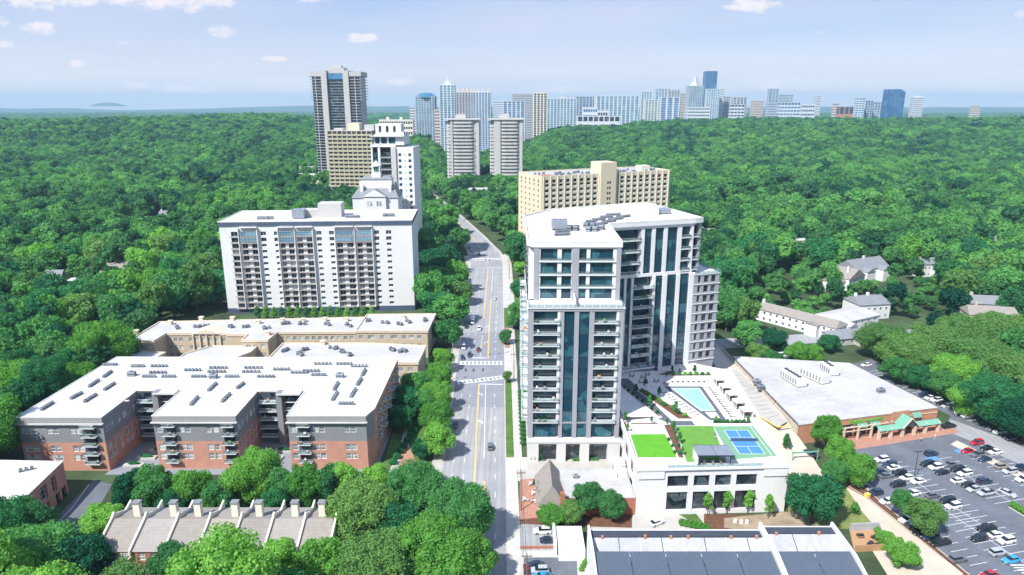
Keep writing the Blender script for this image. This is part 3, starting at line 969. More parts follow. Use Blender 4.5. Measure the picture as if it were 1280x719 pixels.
# air-conditioning units
def ac_mesh(nm, w, d, h, fan=True, m='unit_grey'):
    mb = MB(m, 'unit_dark'); mb.m(m); mb.box(-w / 2, w / 2, -d / 2, d / 2, .12, h)
    mb.m('unit_dark')
    if fan: mb.cyl(0, 0, h + .005, h + .08, min(w, d) * .38, n=10)
    mb.box(-w / 2 - .01, w / 2 + .01, -d / 2 - .01, d / 2 + .01, h * .35, h * .62, 'tb'); mb.box(-w / 2, w / 2, -d / 2, d / 2, 0, .12, 't')
    return mb.mesh(nm)
AC = ac_mesh('condenser', .85, .85, .95)
BIGAC = ac_mesh('air_handler', 2.6, 1.6, 1.7)
VENT = None
def ac_row(root, p, q, n, z, me=None, name='condenser'):
    for i in range(n):
        t_ = (i + .5) / n
        inst(name, me or AC, root, (p[0] + (q[0] - p[0]) * t_, p[1] + (q[1] - p[1]) * t_, z), math.atan2(q[1] - p[1], q[0] - p[0]))

_RAIL = {}
def balcony(root, x, y, z, rz, w, d, slab='white_wall', h=1.05, th=0.22, rail='railing_glass', clutter=0, sides=True):
    """slab (part) with a railing (sub-part); local x along the wall, -y outward"""
    k = (round(w, 2), round(d, 2), slab, h, th, rail, sides)
    if k not in _RAIL:
        a = MB(slab); a.box(0, w, -d, 0, -th, 0)
        b = MB(rail, 'frame_white'); b.m(rail); b.box(0.04, w - .04, -d + .03, -d + .07, .06, h - .04)
        if sides: b.box(0.03, .07, -d + .08, -.02, .06, h - .04); b.box(w - .07, w - .03, -d + .08, -.02, .06, h - .04)
        b.m('frame_white'); b.box(0.02, w - .02, -d + .02, -d + .08, h - .04, h)
        _RAIL[k] = (a.mesh('balcony'), b.mesh('railing'))
    a, b = _RAIL[k]
    o = inst('balcony', a, root, (x, y, z), rz)
    inst('railing', b, o)
    for i in range(clutter):
        g = rnd.random() * (w - 1.6) + .8
        f = MB(rnd.choice(['fabric_white', 'fabric_grey', 'teak', 'leaf_mid'])); hh = .45 + .4 * rnd.random(); ww = .4 + .6 * rnd.random()
        f.box(g - ww / 2, g + ww / 2, -d * .75, -d * .3, 0.01, hh); f.box(g - ww / 2, g + ww / 2, -d * .34, -d * .3, hh, hh + .35)
        f.build('balcony_seat' if f.mats[0] != 'leaf_mid' else 'planter', o)
    return o

# ---------------------------------------------------------------- the large grey and white tower
T = thing('residential_tower', 'tall grey and white glass tower with stepped front, right of the avenue', 'tower', (0, 0, 0))
FX0, FX1, FY = 4.9, 33.6, 195.6
A18 = R(18); WC, WS = math.cos(A18), math.sin(A18)
WX, WY = 34.0, 236.6
def WP(u, v=0.0): return (WX + WC * u - WS * v, WY + WS * u + WC * v)
# --- lower front block: white shaft shell to the sides and rear
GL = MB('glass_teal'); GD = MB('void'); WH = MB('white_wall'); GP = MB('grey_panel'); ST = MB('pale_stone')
# glazed cores set behind the piers
def glazed(p0, p1, back, z0, z1, cols, rows, gl='glass_teal', nm=1.3, nz=1):
    """window units (parts) standing in a plane behind the piers"""
    L = math.dist(p0, p1); d = ((p1[0] - p0[0]) / L, (p1[1] - p0[1]) / L); n = (d[1], -d[0]); a = math.atan2(d[1], d[0])
    for u0, u1 in cols:
        for c0, c1 in rows:
            x, y = p0[0] + d[0] * u0 - n[0] * back, p0[1] + d[1] * u0 - n[1] * back
            inst('window', winmesh(u1 - u0, c1 - c0, frame='frame_dark', gl=gl, fw=.10, nx=max(1, round((u1 - u0) / nm)), nz=nz), T, (x, y, c0), a)
fz = [13.8 + 3.62 * k for k in range(10)] + [50.0]
# solid rear body behind the balconies (2 m deep recess)
WH.box(FX0 + .35, FX1 - .35, FY + 2.35, 258, 0, 50.2, 'b')
# outer piers and bands of the front
def pier(mb, x0, x1, y0, y1, z0, z1): mb.box(x0, x1, y0, y1, z0, z1)
for x0, x1 in ((FX0, 6.5), (14.5, 15.7), (18.8, 20.2), (23.3, 24.8), (32.2, FX1)):
    pier(GP, x0, x1, FY, FY + 2.4, 8.25, 50.0)
pier(WH, 13.75, 14.5, FY + .05, FY + 2.4, 13.8, 50.0)
pier(WH, 31.5, 32.2, FY + .05, FY + 2.4, 13.8, 50.0)
GP.box(FX0 - .1, FX1 + .1, FY - .15, FY + 2.4, 50.0, 50.9)
GP.box(15.7, 18.8, FY + .1, FY + .5, 13.2, 13.6); GP.box(20.2, 23.3, FY + .1, FY + .5, 13.2, 13.6)
# windows behind balconies
for bx0, bx1 in ((6.5, 13.75), (24.8, 31.5)):
    glazed((bx0, FY), (bx1, FY), 2.2, 0, 0, [(0.05, bx1 - bx0 - .05)], [(z + .05, z + 3.25) for z in fz[:-1]], nm=1.2)
    glazed((bx0, FY), (bx1, FY), .55, 0, 0, [(0.02, bx1 - bx0 - .02)], [(8.5, 13.2)], nm=1.2, nz=2)
    for k, z in enumerate(fz[:-1]):
        balcony(T, bx0 - .02, FY + 2.1, z, 0, bx1 - bx0 + (.7 if bx0 < 10 else .7), 2.75, slab='white_wall', clutter=(1 if (k * 7 + int(bx0)) % 3 else 2))
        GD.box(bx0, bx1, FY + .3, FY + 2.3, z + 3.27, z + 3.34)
for cx0, cx1 in ((15.7, 18.8), (20.2, 23.3)):
    glazed((cx0, FY), (cx1, FY), .45, 0, 0, [(0.02, cx1 - cx0 - .02)], [(8.5, 13.2)] + [(z - .18, z + 3.42) for z in fz[:-1]], nm=1.0)
# base: pale stone with three dark openings
ST.m('pale_stone')
bo = [(8.4, 14.1), (17.0, 21.5), (24.4, 30.2)]
wallgrid(ST, (FX0, FY - .3), (FX1 + .6, FY - .3), 0, 6.9, [(a - FX0, b - FX0, 0, 6.3) for a, b in bo], 2.0)
WH.box(FX0 - .2, FX1 + .8, FY - .55, FY + 2.4, 6.9, 7.6); WH.box(FX0 - .05, FX1 + .6, FY - .25, FY + 2.4, 7.6, 8.25)
ST.box(FX0, FX0 + .4, FY - .3, 258, 0, 6.9, 'f')
for a, b in bo:
    glazed((a, FY - .3), (b, FY - .3), 2.0, 0, 0, [(0, b - a)], [(0.0, 6.3)], gl='glass_dark', nm=1.5, nz=2)
    s_ = MB('steel'); s_.box(a + 1.6, b - 1.6, FY + .8, FY + .9, 5.0, 5.35); s_.build('sign_strip', T)  # plain bar added to stand in for lit sign lettering, not a lamp
# left (street) side of the lower block: recess strips with a stack of balconies
for k, z in enumerate(fz[:-1]):
    for y0, y1 in ((197.0, 204.5), (222.0, 229.5), (240, 247)):
        balcony(T, FX0 + .35, y1, z, -math.pi / 2, y1 - y0, 2.3, slab='white_wall', clutter=1 if (k + int(y0)) % 2 else 0)
sidecols = [(197.4, 204.1), (208, 211), (214, 217), (222.4, 229.1), (233, 236), (240.4, 246.6), (250, 253)]
sp0, sp1 = (FX0 + .35, 258.0), (FX0 + .35, FY + 2.35)
rects = [(258 - b, 258 - a, z + .1, z + 2.9) for a, b in sidecols for z in fz[:-1]] + [(258 - b, 258 - a, 8.6, 12.6) for a, b in sidecols]
wallgrid(WH, (FX0, 258.0), (FX0, FY + 2.35), 6.9, 50.2, rects, .3)
put_windows(T, (FX0, 258.0), (FX0, FY + 2.35), rects, .3, frame='frame_dark', gl='glass_teal', nx=2)
# roof terrace of the lower block
ter = MB('white_roof'); ter.box(FX0 - .35, FX1 + .35, FY - .4, 203.8, 50.9, 51.15); ter.build('roof_terrace', T)
rl = MB('railing_glass', 'frame_white'); rl.m('railing_glass')
for a, b in (((FX0, FY - .1), (FX1, FY - .1)), ((FX0, 203.4), (FX0, FY)), ((FX1, FY), (FX1, 203.4))):
    rl.obox(a, b, -.03, .03, 51.2, 52.2)
rl.m('frame_white')
for x in np.linspace(FX0, FX1, 13): rl.box(x - .05, x + .05, FY - .16, FY - .06, 51.15, 52.25)
rl.build('railing', T)
wl = MB('white_wall'); wl.box(18.9, 19.2, FY + .3, 203.5, 51.15, 53.6); wl.build('terrace_screen', T)
# --- upper front block
UY = 203.6; UX0, UX1 = 6.9, 33.2
def slab(mb, x0, x1, y0, y1, z0, z1): mb.box(x0, x1, y0, y1, z0, z1)
rowz = [(51.6, 54.9), (55.6, 58.9), (59.6, 63.1), (63.9, 67.4)]
colx = [(8.7, 13.9), (15.2, 18.2), (20.6, 22.8), (23.9, 30.9)]
frects = [(a - UX0, b - UX0, c, d) for a, b in colx for c, d in rowz]
wallgrid(WH, (UX0, UY), (UX1, UY), 51.1, 67.9, frects, .7)
put_windows(T, (UX0, UY), (UX1, UY), frects, .7, frame='frame_dark', gl='glass_teal', nx=4)
for x0, x1 in ((UX0 - .25, 8.2), (18.35, 20.45), (31.9, UX1 + .1)): slab(GP, x0, x1, UY - .28, UY - .002, 51.15, 67.9)
for z in (55.25, 59.25, 63.5): slab(WH, 8.21, 18.34, UY - .45, UY - .004, z - .15, z + .15); slab(WH, 20.46, 31.89, UY - .45, UY - .004, z - .15, z + .15)
for c, d in rowz[1:]:
    for a, b in ((8.5, 18.2), (20.6, 31.2)):
        q = MB('railing_glass'); q.box(a, b, UY - .42, UY - .38, c - .05, c + .85); q.build('railing', T)
slab(GP, UX0 - .35, UX1 + .3, UY - .4, UY + 1, 67.9, 69.0)
# roof outline (front block and wing together)
ROOF = [(UX0 - .5, UY - .5), (UX1 + .4, UY - .5), WP(-0.2, -.6), WP(34.8, -.6), WP(38.3, .2), WP(38.3, 40.5), WP(22, 41.5), (15.0, 269.0), (4.4, 254.0), (4.6, 206)]
WH.box(UX0 + .01, UX0 + .3, UY, UY + .8, 51.1, 67.9); WH.box(UX1 - .3, UX1 - .01, UY, UY + .8, 51.1, 67.9)
WH.prism([(FX0 + .2, 206), (UX0 + .02, 206), (UX0 + .02, UY + .75), (UX1 - .02, UY + .75), WP(0, 2.45), WP(34.4, 2.45), WP(36.4, 2.45), WP(37.9, 2.4), WP(37.9, 40.2), WP(22, 41), (15.4, 268.2), (FX0 + .2, 253.8)], 50.9, 67.95, False)
rb = MB('white_wall'); rb.prism(ROOF, 67.96, 69.25); rb.build('cornice', T)
roof_part(T, ROOF, 69.27, 'white_roof', 0.55, .5)
lrects = [(258 - b - .0, 258 - a, z + .2, z + 3.0) for a, b in sidecols[1:] for z in (51.6, 55.6, 59.6, 63.9)]
lrects = [r for r in lrects if r[0] > 4.5]
put_windows(T, (FX0 + .19, 258.0), (FX0 + .19, 203.0), lrects, .0, frame='frame_dark', gl='glass_teal', nx=2)
# --- wing
GW = 'glass_teal'
def wpier(mb, u0, u1, v0, v1, z0, z1): mb.prism([WP(u0, v0), WP(u1, v0), WP(u1, v1), WP(u0, v1)], z0, z1)
# upper zone
for u0, u1 in ((13.0, 14.3), (17.3, 18.7), (22.1, 23.6), (27.8, 29.5), (33.3, 34.4)):
    wpier(WH, u0, u1, 0, 1.9, 50.0, 67.95)
wpier(WH, -.3, 34.4, -.05, 1.9, 66.9, 67.95); wpier(WH, 0, 34.6, -.15, 1.9, 49.2, 50.3)
wpier(GP, 12.4, 13.0, .3, 2.4, 50.0, 66.9); wpier(GP, 36.9, 37.9, .6, 40, 0, 67.95)
for u0, u1 in ((14.3, 17.3), (18.7, 22.1), (23.6, 27.8)):
    glazed(WP(0), WP(30), .5, 0, 0, [(u0, u1)], [(50.3, 54.3), (54.3, 58.5), (58.5, 62.7), (62.7, 66.9)], nm=1.0)
wz = [50.4, 54.2, 58.5, 62.8]
for z in wz:
    glazed(WP(0), WP(30), .45 + 1.9, 0, 0, [(0.5, 12.4)], [(z + .1, z + 3.7)], nm=1.3)
    glazed(WP(0), WP(30), 1.2, 0, 0, [(29.5, 33.3)], [(z + .1, z + 3.7)], nm=1.1)
    glazed(WP(0), WP(30), 2.3, 0, 0, [(34.4, 36.9)], [(z + .1, z + 3.7)], nm=1.1)
    x, y = WP(0.3, 2.2); balcony(T, x, y, z, A18, 12.6, 2.5, clutter=1)
    x, y = WP(29.5, 1.1); balcony(T, x, y, z, A18, 3.8, 1.5)
    x, y = WP(34.4, 2.2); balcony(T, x, y, z, A18, 2.9, 2.2)
WH.prism([WP(0, 2.4), WP(36.9, 2.4), WP(36.9, 40), WP(0, 40)], 0, 50.9, False)
# lower zone stands a little proud
LZ0, LZ1 = 9.5, 49.2
lower = [(7.4, 9.4), (10.3, 18.3), (19.2, 22.3), (24.0, 28.0), (29.4, 33.4)]
wfl = [45.2 - 3.75 * k for k in range(9)]
for u0, u1 in ((3.2, 4.0), (6.6, 7.4), (9.4, 10.3), (18.3, 19.2), (22.3, 24.0), (28.0, 29.4), (33.4, 36.3)):
    wpier(WH, u0, u1, -.9, 1.9, LZ0, LZ1)
wpier(GP, 0, 3.2, -.3, 1.9, LZ0, LZ1)
for u0, u1 in ((4.0, 6.6), (7.4, 9.4), (19.2, 22.3), (24.0, 28.0), (29.4, 33.4)):
    glazed(WP(0), WP(30), -.25, 0, 0, [(u0, u1)], [(z, z + 3.74) for z in wfl] + [(11.4, 15.1)], nm=.95)
for k, z in enumerate(wfl):
    glazed(WP(0), WP(30), 1.6, 0, 0, [(10.3, 18.3)], [(z + .05, z + 3.4)], nm=1.25)
    x, y = WP(10.2, 1.5); balcony(T, x, y, z, A18, 8.3, 3.1, clutter=2 if k % 2 else 1)
x, y = WP(2.0, 1.0); balcony(T, x, y, 15.0, A18, 17.5, 4.4, clutter=3, th=.6)
nv = MB('navy_panel'); nv.prism([WP(2, -.2), WP(20.2, -.2), WP(20.2, 1.9), WP(2, 1.9)], 10.4, 14.35); nv.prism([WP(19.9, -4), WP(20.4, -4), WP(20.4, -.2), WP(19.9, -.2)], 10.4, 14.35); nv.build('entrance_wall', T)
# --- low east wing, grey with punched windows
LP = lambda u, v=0.0: (67.5 + WC * u - WS * v, 247.2 + WS * u + WC * v)
EW = MB('grey_panel')
lwz = [(z + .5, z + 3.0) for z in [44.9 - 3.78 * k for k in range(9)]]
er = [(a, b, c, d) for a, b in ((1.7, 2.9), (4.3, 6.3), (7.4, 9.4)) for c, d in lwz]
wallgrid(EW, LP(0, -1), LP(11.0, -1), 9.6, 48.6, er, .5)
put_windows(T, LP(0, -1), LP(11.0, -1), er, .5, frame='frame_dark', gl='glass_dark', nx=2)
er2 = [(a, b, c, d) for a, b in spread(28, 7, 2.2, 1) for c, d in lwz]
wallgrid(EW, LP(11.0, -1), LP(11.0, 27), 0, 48.6, er2, .4)
put_windows(T, LP(11.0, -1), LP(11.0, 27), er2, .4, frame='frame_dark', gl='glass_dark', nx=2)
EW.face((*LP(11, 27), 0), (*LP(0, 27), 0), (*LP(0, 27), 48.6), (*LP(11, 27), 48.6))
EW.face((*LP(0, -1), 9.6), (*LP(0, -1), 48.6), (*LP(0, 3), 48.6), (*LP(0, 3), 9.6))
for k in range(10):
    z = 48.68 - 3.78 * k; q = MB('white_wall' if k == 0 else 'pale_stone')
    q.prism([LP(-.1, -1.3), LP(11.3, -1.3), LP(11.3, 1 if k else 27.3), LP(-.1, 1 if k else 27.3)], z - .2, z); q.build('string_course', T)
ow = [LP(0, -1.3), LP(11.3, -1.3), LP(11.3, 27.3), LP(0, 27.3)]
roof_part(T, ow, 48.7, 'white_roof', 0, .3, name='roof_terrace')
q = MB('railing_glass'); q.obox(ow[0], ow[1], -.05, 0, 48.75, 49.8); q.obox(ow[1], ow[2], -.05, 0, 48.75, 49.8); q.build('railing', T)
EW.build('east_wall', T)
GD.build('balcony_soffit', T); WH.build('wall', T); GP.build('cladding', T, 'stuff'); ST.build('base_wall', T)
q = MB('concrete_pale')
for i in range(5): x = 9.5 + i * 5; q.box(x, x + .12, 205, 250, 69.273, 69.29)
for i in range(6): q.box(7.5, 32, 209 + i * 6, 209.12 + i * 6, 69.273, 69.288)
for i in range(5): q.prism([WP(3, 5 + i * 7), WP(37, 5 + i * 7), WP(37, 5.12 + i * 7), WP(3, 5.12 + i * 7)], 69.273, 69.286)
q.build('roof_seam', T, 'stuff')
# rooftop plant
def rp(px, py, z=69.3): return G(px, py, z)
for a, b, n in (((694, 291), (712, 290), 5), ((693, 295), (713, 294), 5), ((696, 288), (710, 287), 4), ((731, 279), (746, 277), 4), ((740, 276), (757, 275), 5), ((750, 273), (766, 272), 5), ((745, 282), (760, 280), 4), ((752, 279), (770, 277), 5), ((760, 276), (779, 274), 6), ((770, 273), (788, 271), 6), ((757, 270), (776, 269), 5)):
    ac_row(T, rp(*a), rp(*b), n, 69.28)
for p in ((712, 288), (720, 288), (733, 284), (741, 284), (736, 289), (744, 289), (752, 287)):
    x, y = rp(*p); inst('air_handler', BIGAC, T, (x, y, 69.28), 1.2)
bb = MB('white_wall'); x, y = rp(700, 281); bb.box(x - 8, x + 9, y, y + 7, 69.28, 71.4); bb.build('lift_housing', T)
x, y = rp(699, 287); q = MB('steel'); q.box(x - 2.6, x + 2.6, y - 2, y + 2, 69.9, 72.6); [q.cyl(x - 1.7 + i * 1.7, y, 72.6, 73.0, .7, n=10) for i in range(3)]; q.build('cooling_tower', T)
q = MB('white_wall'); q.prism([WP(16, 13), WP(27, 13), WP(27, 24), WP(16, 24)], 69.28, 72.6); q.build('lift_housing', T)
q = MB('steel'); q.prism([WP(27.5, 14), WP(33, 14), WP(33, 19), WP(27.5, 19)], 69.6, 71.2); q.build('cooling_tower', T)

# ---------------------------------------------------------------- white podium with the roof deck
PD = thing('podium_building', 'two-storey white block with a pool and sports court on its roof', 'building', (0, 0, 0))
PF0, PF1 = (34.1, 166.0), (75.9, 167.9)
PBR, PBL = (81.6, 240.0), (34.5, 236.0)
DK = 13.2
mb = MB('white_wall')
wc = [(8.4, 14.2), (15.7, 20.1), (21.6, 26.1), (27.5, 33.3)]
pr = grid(wc, [(1.4, 7.0), (8.6, 12.0)])
wallgrid(mb, PF0, PF1, 0, 13.9, pr, .6)
put_windows(PD, PF0, PF1, pr, .6, frame='frame_dark', gl='glass_dark', nx=5, nz=3)
LW = math.dist(PF0, PBL)
lr = grid([(LW - 12, LW - 7), (LW - 22, LW - 16), (LW - 33, LW - 26)], [(1.8, 6.4), (7.8, 12.0)])
wallgrid(mb, PBL, PF0, 0, 13.9, lr, .5)
put_windows(PD, PBL, PF0, lr, .5, frame='frame_dark', gl='glass_dark', nx=4, nz=3)
wallgrid(mb, PF1, PBR, 0, 13.9, [], .5)
mb.face((*PBL, 0), (*PBL, 13.9), (*PBR, 13.9), (*PBR, 0))
mb.build('wall', PD)
def fp(u, v=0.0):
    a = math.atan2(PF1[1] - PF0[1], PF1[0] - PF0[0]); return (PF0[0] + math.cos(a) * u - math.sin(a) * v, PF0[1] + math.sin(a) * u + math.cos(a) * v)
q = MB('white_wall')
for u0, u1 in ((.3, 7.4), (34.9, 41.6)):
    q.prism([fp(u0, -.35), fp(u1, -.35), fp(u1, -.002), fp(u0, -.002)], 11.4, 13.85)
q.build('wall_panel', PD, kind='stuff')
q = MB('white_wall')
P_ = [fp(-.25, -.55), fp(42.1, -.55), fp(42.1, 3.2), fp(34.6, 3.2), fp(34.6, 1.0), fp(8.2, 1.0), fp(8.2, 5.2), fp(-.25, 5.2)]
q.prism(P_, 13.905, 14.4); q.build('cornice', PD)
q = MB('white_wall')
q.prism([(34.0, 171.2), (34.7, 171.2), (34.8, 235), (34.1, 235)], 13.905, 14.35)
q.prism([(75.6, 171), (76.3, 171), (81.9, 239.6), (81.1, 239.6)], 13.905, 14.35)
q.build('parapet', PD, kind='stuff')
q = MB('railing_glass', 'frame_dark'); q.m('railing_glass'); q.prism([fp(8.3, .1), fp(34.5, .1), fp(34.5, .16), fp(8.3, .16)], 14.45, 15.3); q.m('frame_dark')
for i in range(20): x, y = fp(8.4 + i * 1.37, .13); q.cyl(x, y, 14.4, 15.35, .03, n=4)
q.build('railing', PD)
def deck(name, pts, z, m): 
    q = MB(m); q.face(*[(x, y, z) for x, y in pts]); o = q.build(name, PD)
    if o.data.polygons[0].normal.z < 0: o.data.flip_normals()
    return o
deck('roof_deck', [PF0, PF1, PBR, (60, 254), PBL], DK, 'fabric_white')
deck('putting_green', [(35.9, 188.4), (46.5, 188.6), (46.8, 174.4), (35.7, 174.4)], DK + .03, 'turf_bright')
deck('lawn', [(51.0, 193.9), (62.6, 194.0), (60.0, 171.8), (48.9, 171.8)], DK + .03, 'turf')
deck('sports_court', [(62.6, 193.8), (75.0, 193.9), (75.4, 175.2), (62.0, 173.2)], DK + .03, 'court_green')
q = MB('paint_white'); q.box(65.1, 72.5, 176.3, 191.1, DK + .032, DK + .036); q.box(74.0, 74.15, 175.4, 193.6, DK + .032, DK + .036); q.build('court_line', PD, kind='stuff')
q = MB('court_blue')
for a, b, c, d in ((65.25, 68.7, 186.6, 190.95), (68.82, 72.35, 186.6, 190.95), (65.25, 72.35, 180.9, 186.45), (65.25, 68.7, 176.45, 180.75), (68.82, 72.35, 176.45, 180.75)):
    q.box(a, b, c, d, DK + .038, DK + .044)
q.build('court_surface', PD, kind='stuff')
t = thing('court_net', 'low net across the blue court on the podium roof', 'net', (0, 0, DK))
q = MB('navy_panel'); q.box(65.0, 72.8, 183.97, 184.03, .1, .95); q.build('net', t); q = MB('frame_dark'); q.cyl(64.9, 184, .03, 1.05, .06); q.build('post', t); q = MB('frame_dark'); q.cyl(72.9, 184, .03, 1.05, .06); q.build('post', t)
deck('path', [(38.7, 232), (42.5, 232), (50.6, 197.5), (56.8, 197.5), (57.2, 194.3), (51.0, 194.3), (46.9, 198.5), (39.2, 222)], DK + .03, 'paver_grey')
# glass-roofed lower hall to the west, a tilted white sheet
q = MB('white_roof'); q.face((34.9, 231, 14.8), (34.9, 196.8, 14.8), (46.2, 199.8, 13.5), (39.0, 222, 13.5)); q.build('sloping_roof', PD)
# planters with clipped shrubs
def planter(pts, h=.55):
    q = MB('white_wall'); q.prism(pts, DK + .005, DK + h); q.build('planter', PD)
    q = MB('mulch'); q.prism(inset(pts if True else pts, .2), DK + h, DK + h + .02); q.build('planter_soil', PD)
strip1 = [(38.4, 224.5), (39.4, 224.5), (47.8, 199.5), (46.7, 199.5)]
strip2 = [(43.4, 221), (46.6, 221), (57.6, 197.9), (52.6, 197.9)]
for s_ in (strip1, strip2):
    planter(s_[::-1], .5)
planter([(46.9, 173.2), (48.6, 173.2), (50.4, 193.9), (47.0, 193.9)], .5)
planter([(62.8, 194.6), (74.8, 194.6), (74.8, 196.2), (62.8, 196.2)], .5)
planter([(34.7, 189.2), (35.8, 189.2), (35.8, 196.2), (34.7, 196.2)], .5)
planter([(37, 194.4), (45.8, 194.4), (45.8, 195.6), (37, 195.6)], .4)
planter([(58.6, 233.2), (73.6, 233.6), (73.6, 235.2), (58.6, 234.8)], .5)
planter([(52.6, 234.2), (58.2, 234.2), (60.2, 237.6), (59.4, 238.4)], .5)
SH = SHRUB
def shrub(x, y, z, r, h, k, label, group, cyp=False, root=None):
    if cyp:
        t = thing('column_shrub', label, 'shrub', (x, y, z), rnd.random() * 6, group); inst('foliage', CYPRESS[k], t, (0, 0, 0.1), 0, (r, r, h / 3.6)); inst('trunk', TRUNKS[0], t, (0, 0, 0), 0, (.8, .8, 1))
    else:
        t = inst('shrub', SHRUB[k], None, (x, y, z), rnd.random() * 6, (r, r, h / 1.1)); tag(t, label, 'shrub', group)
    return t
gs = random.Random(3)
for i in range(8):
    f = (i + .5) / 8; x = 38.9 + (47.2 - 38.9) * f; y = 223.5 + (200.5 - 223.5) * f
    shrub(x, y, DK + .5, .75, 1.0, 'dark', f'{ordinal(i + 1)} dark clipped shrub from the tower in the narrow planter', 'clipped shrubs in the narrow planter')
for i in range(11):
    f = (i + .5) / 11; x = 45 + (55.2 - 45) * f; y = 219.8 + (198.8 - 219.8) * f
    shrub(x + gs.uniform(-.6, .6), y, DK + .5, .9, 1.1, 'bright' if i % 3 == 1 else 'mid', f'{ordinal(i + 1)} shrub from the tower in the planter beside the pool', 'shrubs in the poolside planter')
for i in range(9):
    shrub(63.6 + i * 1.3, 195.4, DK + .5, .75, .9, 'dark' if i % 2 else 'mid', f'{ordinal(i + 1)} shrub from the left in the planter behind the sports court', 'shrubs behind the court')
for i in range(7):
    shrub(59.4 + i * 2.1, 234.1, DK + .5, .95, 1.1, 'mid' if i % 2 else 'bright', f'{ordinal(i + 1)} shrub from the left in the planter below the east wing', 'shrubs below the east wing')
for i in range(5):
    shrub(47.9 + i * .5, 175.5 + i * 4.2, DK + .5, .7, 1.0, 'mid', f'{ordinal(i + 1)} low shrub from the street between the two lawns', 'shrubs between the lawns')
for i, (x, y, h, k) in enumerate([(59.4, 236.5, 3.4, 'dark'), (56.3, 231.4, 3.0, 'dark'), (61.6, 234.2, 3.0, 'dark'), (47.1, 223.4, 3.6, 'dark'), (42.5, 217, 4.4, 'dark'), (45.3, 207.2, 4.6, 'mid'), (50.1, 215, 4.2, 'dark'), (53.2, 204.2, 3.8, 'mid'),
        (47.9, 193.2, 3.4, 'mid'), (49.2, 189.8, 4.0, 'mid'), (49.3, 182.4, 4.0, 'mid'), (48.4, 175.4, 2.8, 'mid'), (43.6, 195.2, 2.6, 'mid'), (35.4, 195.8, 4.2, 'mid'), (35.3, 189.9, 3.0, 'mid'), (63.8, 195.5, 2.8, 'bright'), (73.9, 195.5, 2.8, 'bright'), (67.4, 235.4, 4.0, 'mid')]):
    w_ = ['at the foot of the tower', 'beside the dark entrance wall', 'in the planter under the east wing', 'at the top of the dark path', 'left of the dark path near the tower', 'left of the dark path halfway down', 'in the poolside planter near the tower', 'in the poolside planter halfway down',
          'at the foot of the dark path', 'at the far corner of the striped lawn', 'between the two lawns', 'at the street end between the lawns', 'behind the putting green', 'at the far left corner of the podium roof', 'left of the putting green', 'at the left end behind the court', 'at the right end behind the court', 'in the square pot below the east wing'][i]
    shrub(x, y, DK + .4, 1.25 if h > 3.5 else .85, h, k, f'narrow upright evergreen {w_}', 'upright evergreens on the podium roof', True)
# pool
t = thing('swimming_pool', 'pale blue pool with dark stone coping on the podium roof', 'pool', (0, 0, DK))
WA = [(56.6, 222.6), (65.6, 222.6), (66.0, 205.0), (61.9, 205.0)]
CO = [(53.9, 224.6), (67.4, 224.6), (67.9, 198.0), (62.7, 198.0)]
mat('water', (0.30, 0.62, 0.66), 0.06, 0.10, 0.3, spec=0.6)
q = MB('paver_grey'); q.prism(CO, .02, .12); q.build('coping', t)
q = MB('white_wall'); q.prism(inset(WA[::-1], -.45), .12, .16); q.build('pool_edge', t)
q = MB('water'); q.prism(WA, .16, .2); q.build('water', t)
q = MB('white_wall'); q.prism([(62.6, 203.6), (66.2, 203.6), (66.3, 199.4), (63.4, 199.4)], .12, .17); q.build('spa_edge', t)
q = MB('fabric_white'); q.prism([(63.0, 203.1), (65.8, 203.1), (65.9, 199.9), (63.7, 199.9)], .17, .21); q.build('spa', t)
# cabanas
cab = thing('cabana', 'first white pool cabana, nearest the tower', 'cabana', (73.6, 226, DK), R(5), 'cabanas beside the pool')
q = MB('fabric_white'); q.box(-1.7, 1.7, -1.8, 1.8, 2.45, 2.75); q.build('canopy', cab)
for sx in (-1, 1):
    for sy in (-1, 1):
        q = MB('frame_white'); q.box(sx * 1.55 - .08, sx * 1.55 + .08, sy * 1.65 - .08, sy * 1.65 + .08, 0, 2.45); q.build('post', cab)
mat('curtain', (0.55, 0.44, 0.40), 0.9, 0.06)
q = MB('curtain'); q.box(1.4, 1.46, -1.5, 1.5, 0, 2.4); q.box(-1.4, 1.4, 1.5, 1.56, 0, 2.4); q.build('curtain', cab)
q = MB('fabric_grey'); q.box(-1.0, 1.1, -.9, .9, .02, .5); q.build('daybed', cab)
for i, y in enumerate((219.5, 213.2, 207, 200.6)):
    copy_tree(cab, (73.9 + i * .35, y, DK), R(5), f'{ordinal(i + 2)} white pool cabana from the tower')
# loungers and parasol tables
lo = thing('sun_lounger', 'sun lounger right of the pool, nearest the tower', 'lounger', (70.2, 223.4, DK), R(90), 'sun loungers right of the pool')
q = MB('fabric_white'); q.box(-.33, .33, -.95, .45, .22, .34); q.build('cushion', lo)
q = MB('fabric_white'); q.face((-.33, .45, .3), (.33, .45, .3), (.33, 1.0, .75), (-.33, 1.0, .75)); q.face((-.33, .45, .2), (-.33, 1.0, .65), (.33, 1.0, .65), (.33, .45, .2)); q.build('backrest', lo)
q = MB('frame_dark'); q.box(-.36, .36, -.98, .98, .12, .2); q.build('frame', lo)
for i in range(1, 13): copy_tree(lo, (70.2 + i * .05, 223.4 - i * 1.9, DK), R(90), f'{ordinal(i + 1)} sun lounger from the tower, right of the pool')
for i in range(11):
    c = copy_tree(lo, (51.9 + i * .75, 221.5 - i * 1.95, DK), R(-65), f'{ordinal(i + 1)} sun lounger from the tower, left of the pool'); c['group'] = 'sun loungers left of the pool'
for i in range(7):
    c = copy_tree(lo, (57.8 + i * 1.9, 229.2, DK), R(180), f'{ordinal(i + 1)} sun lounger from the left, beyond the far end of the pool'); c['group'] = 'sun loungers beyond the pool'
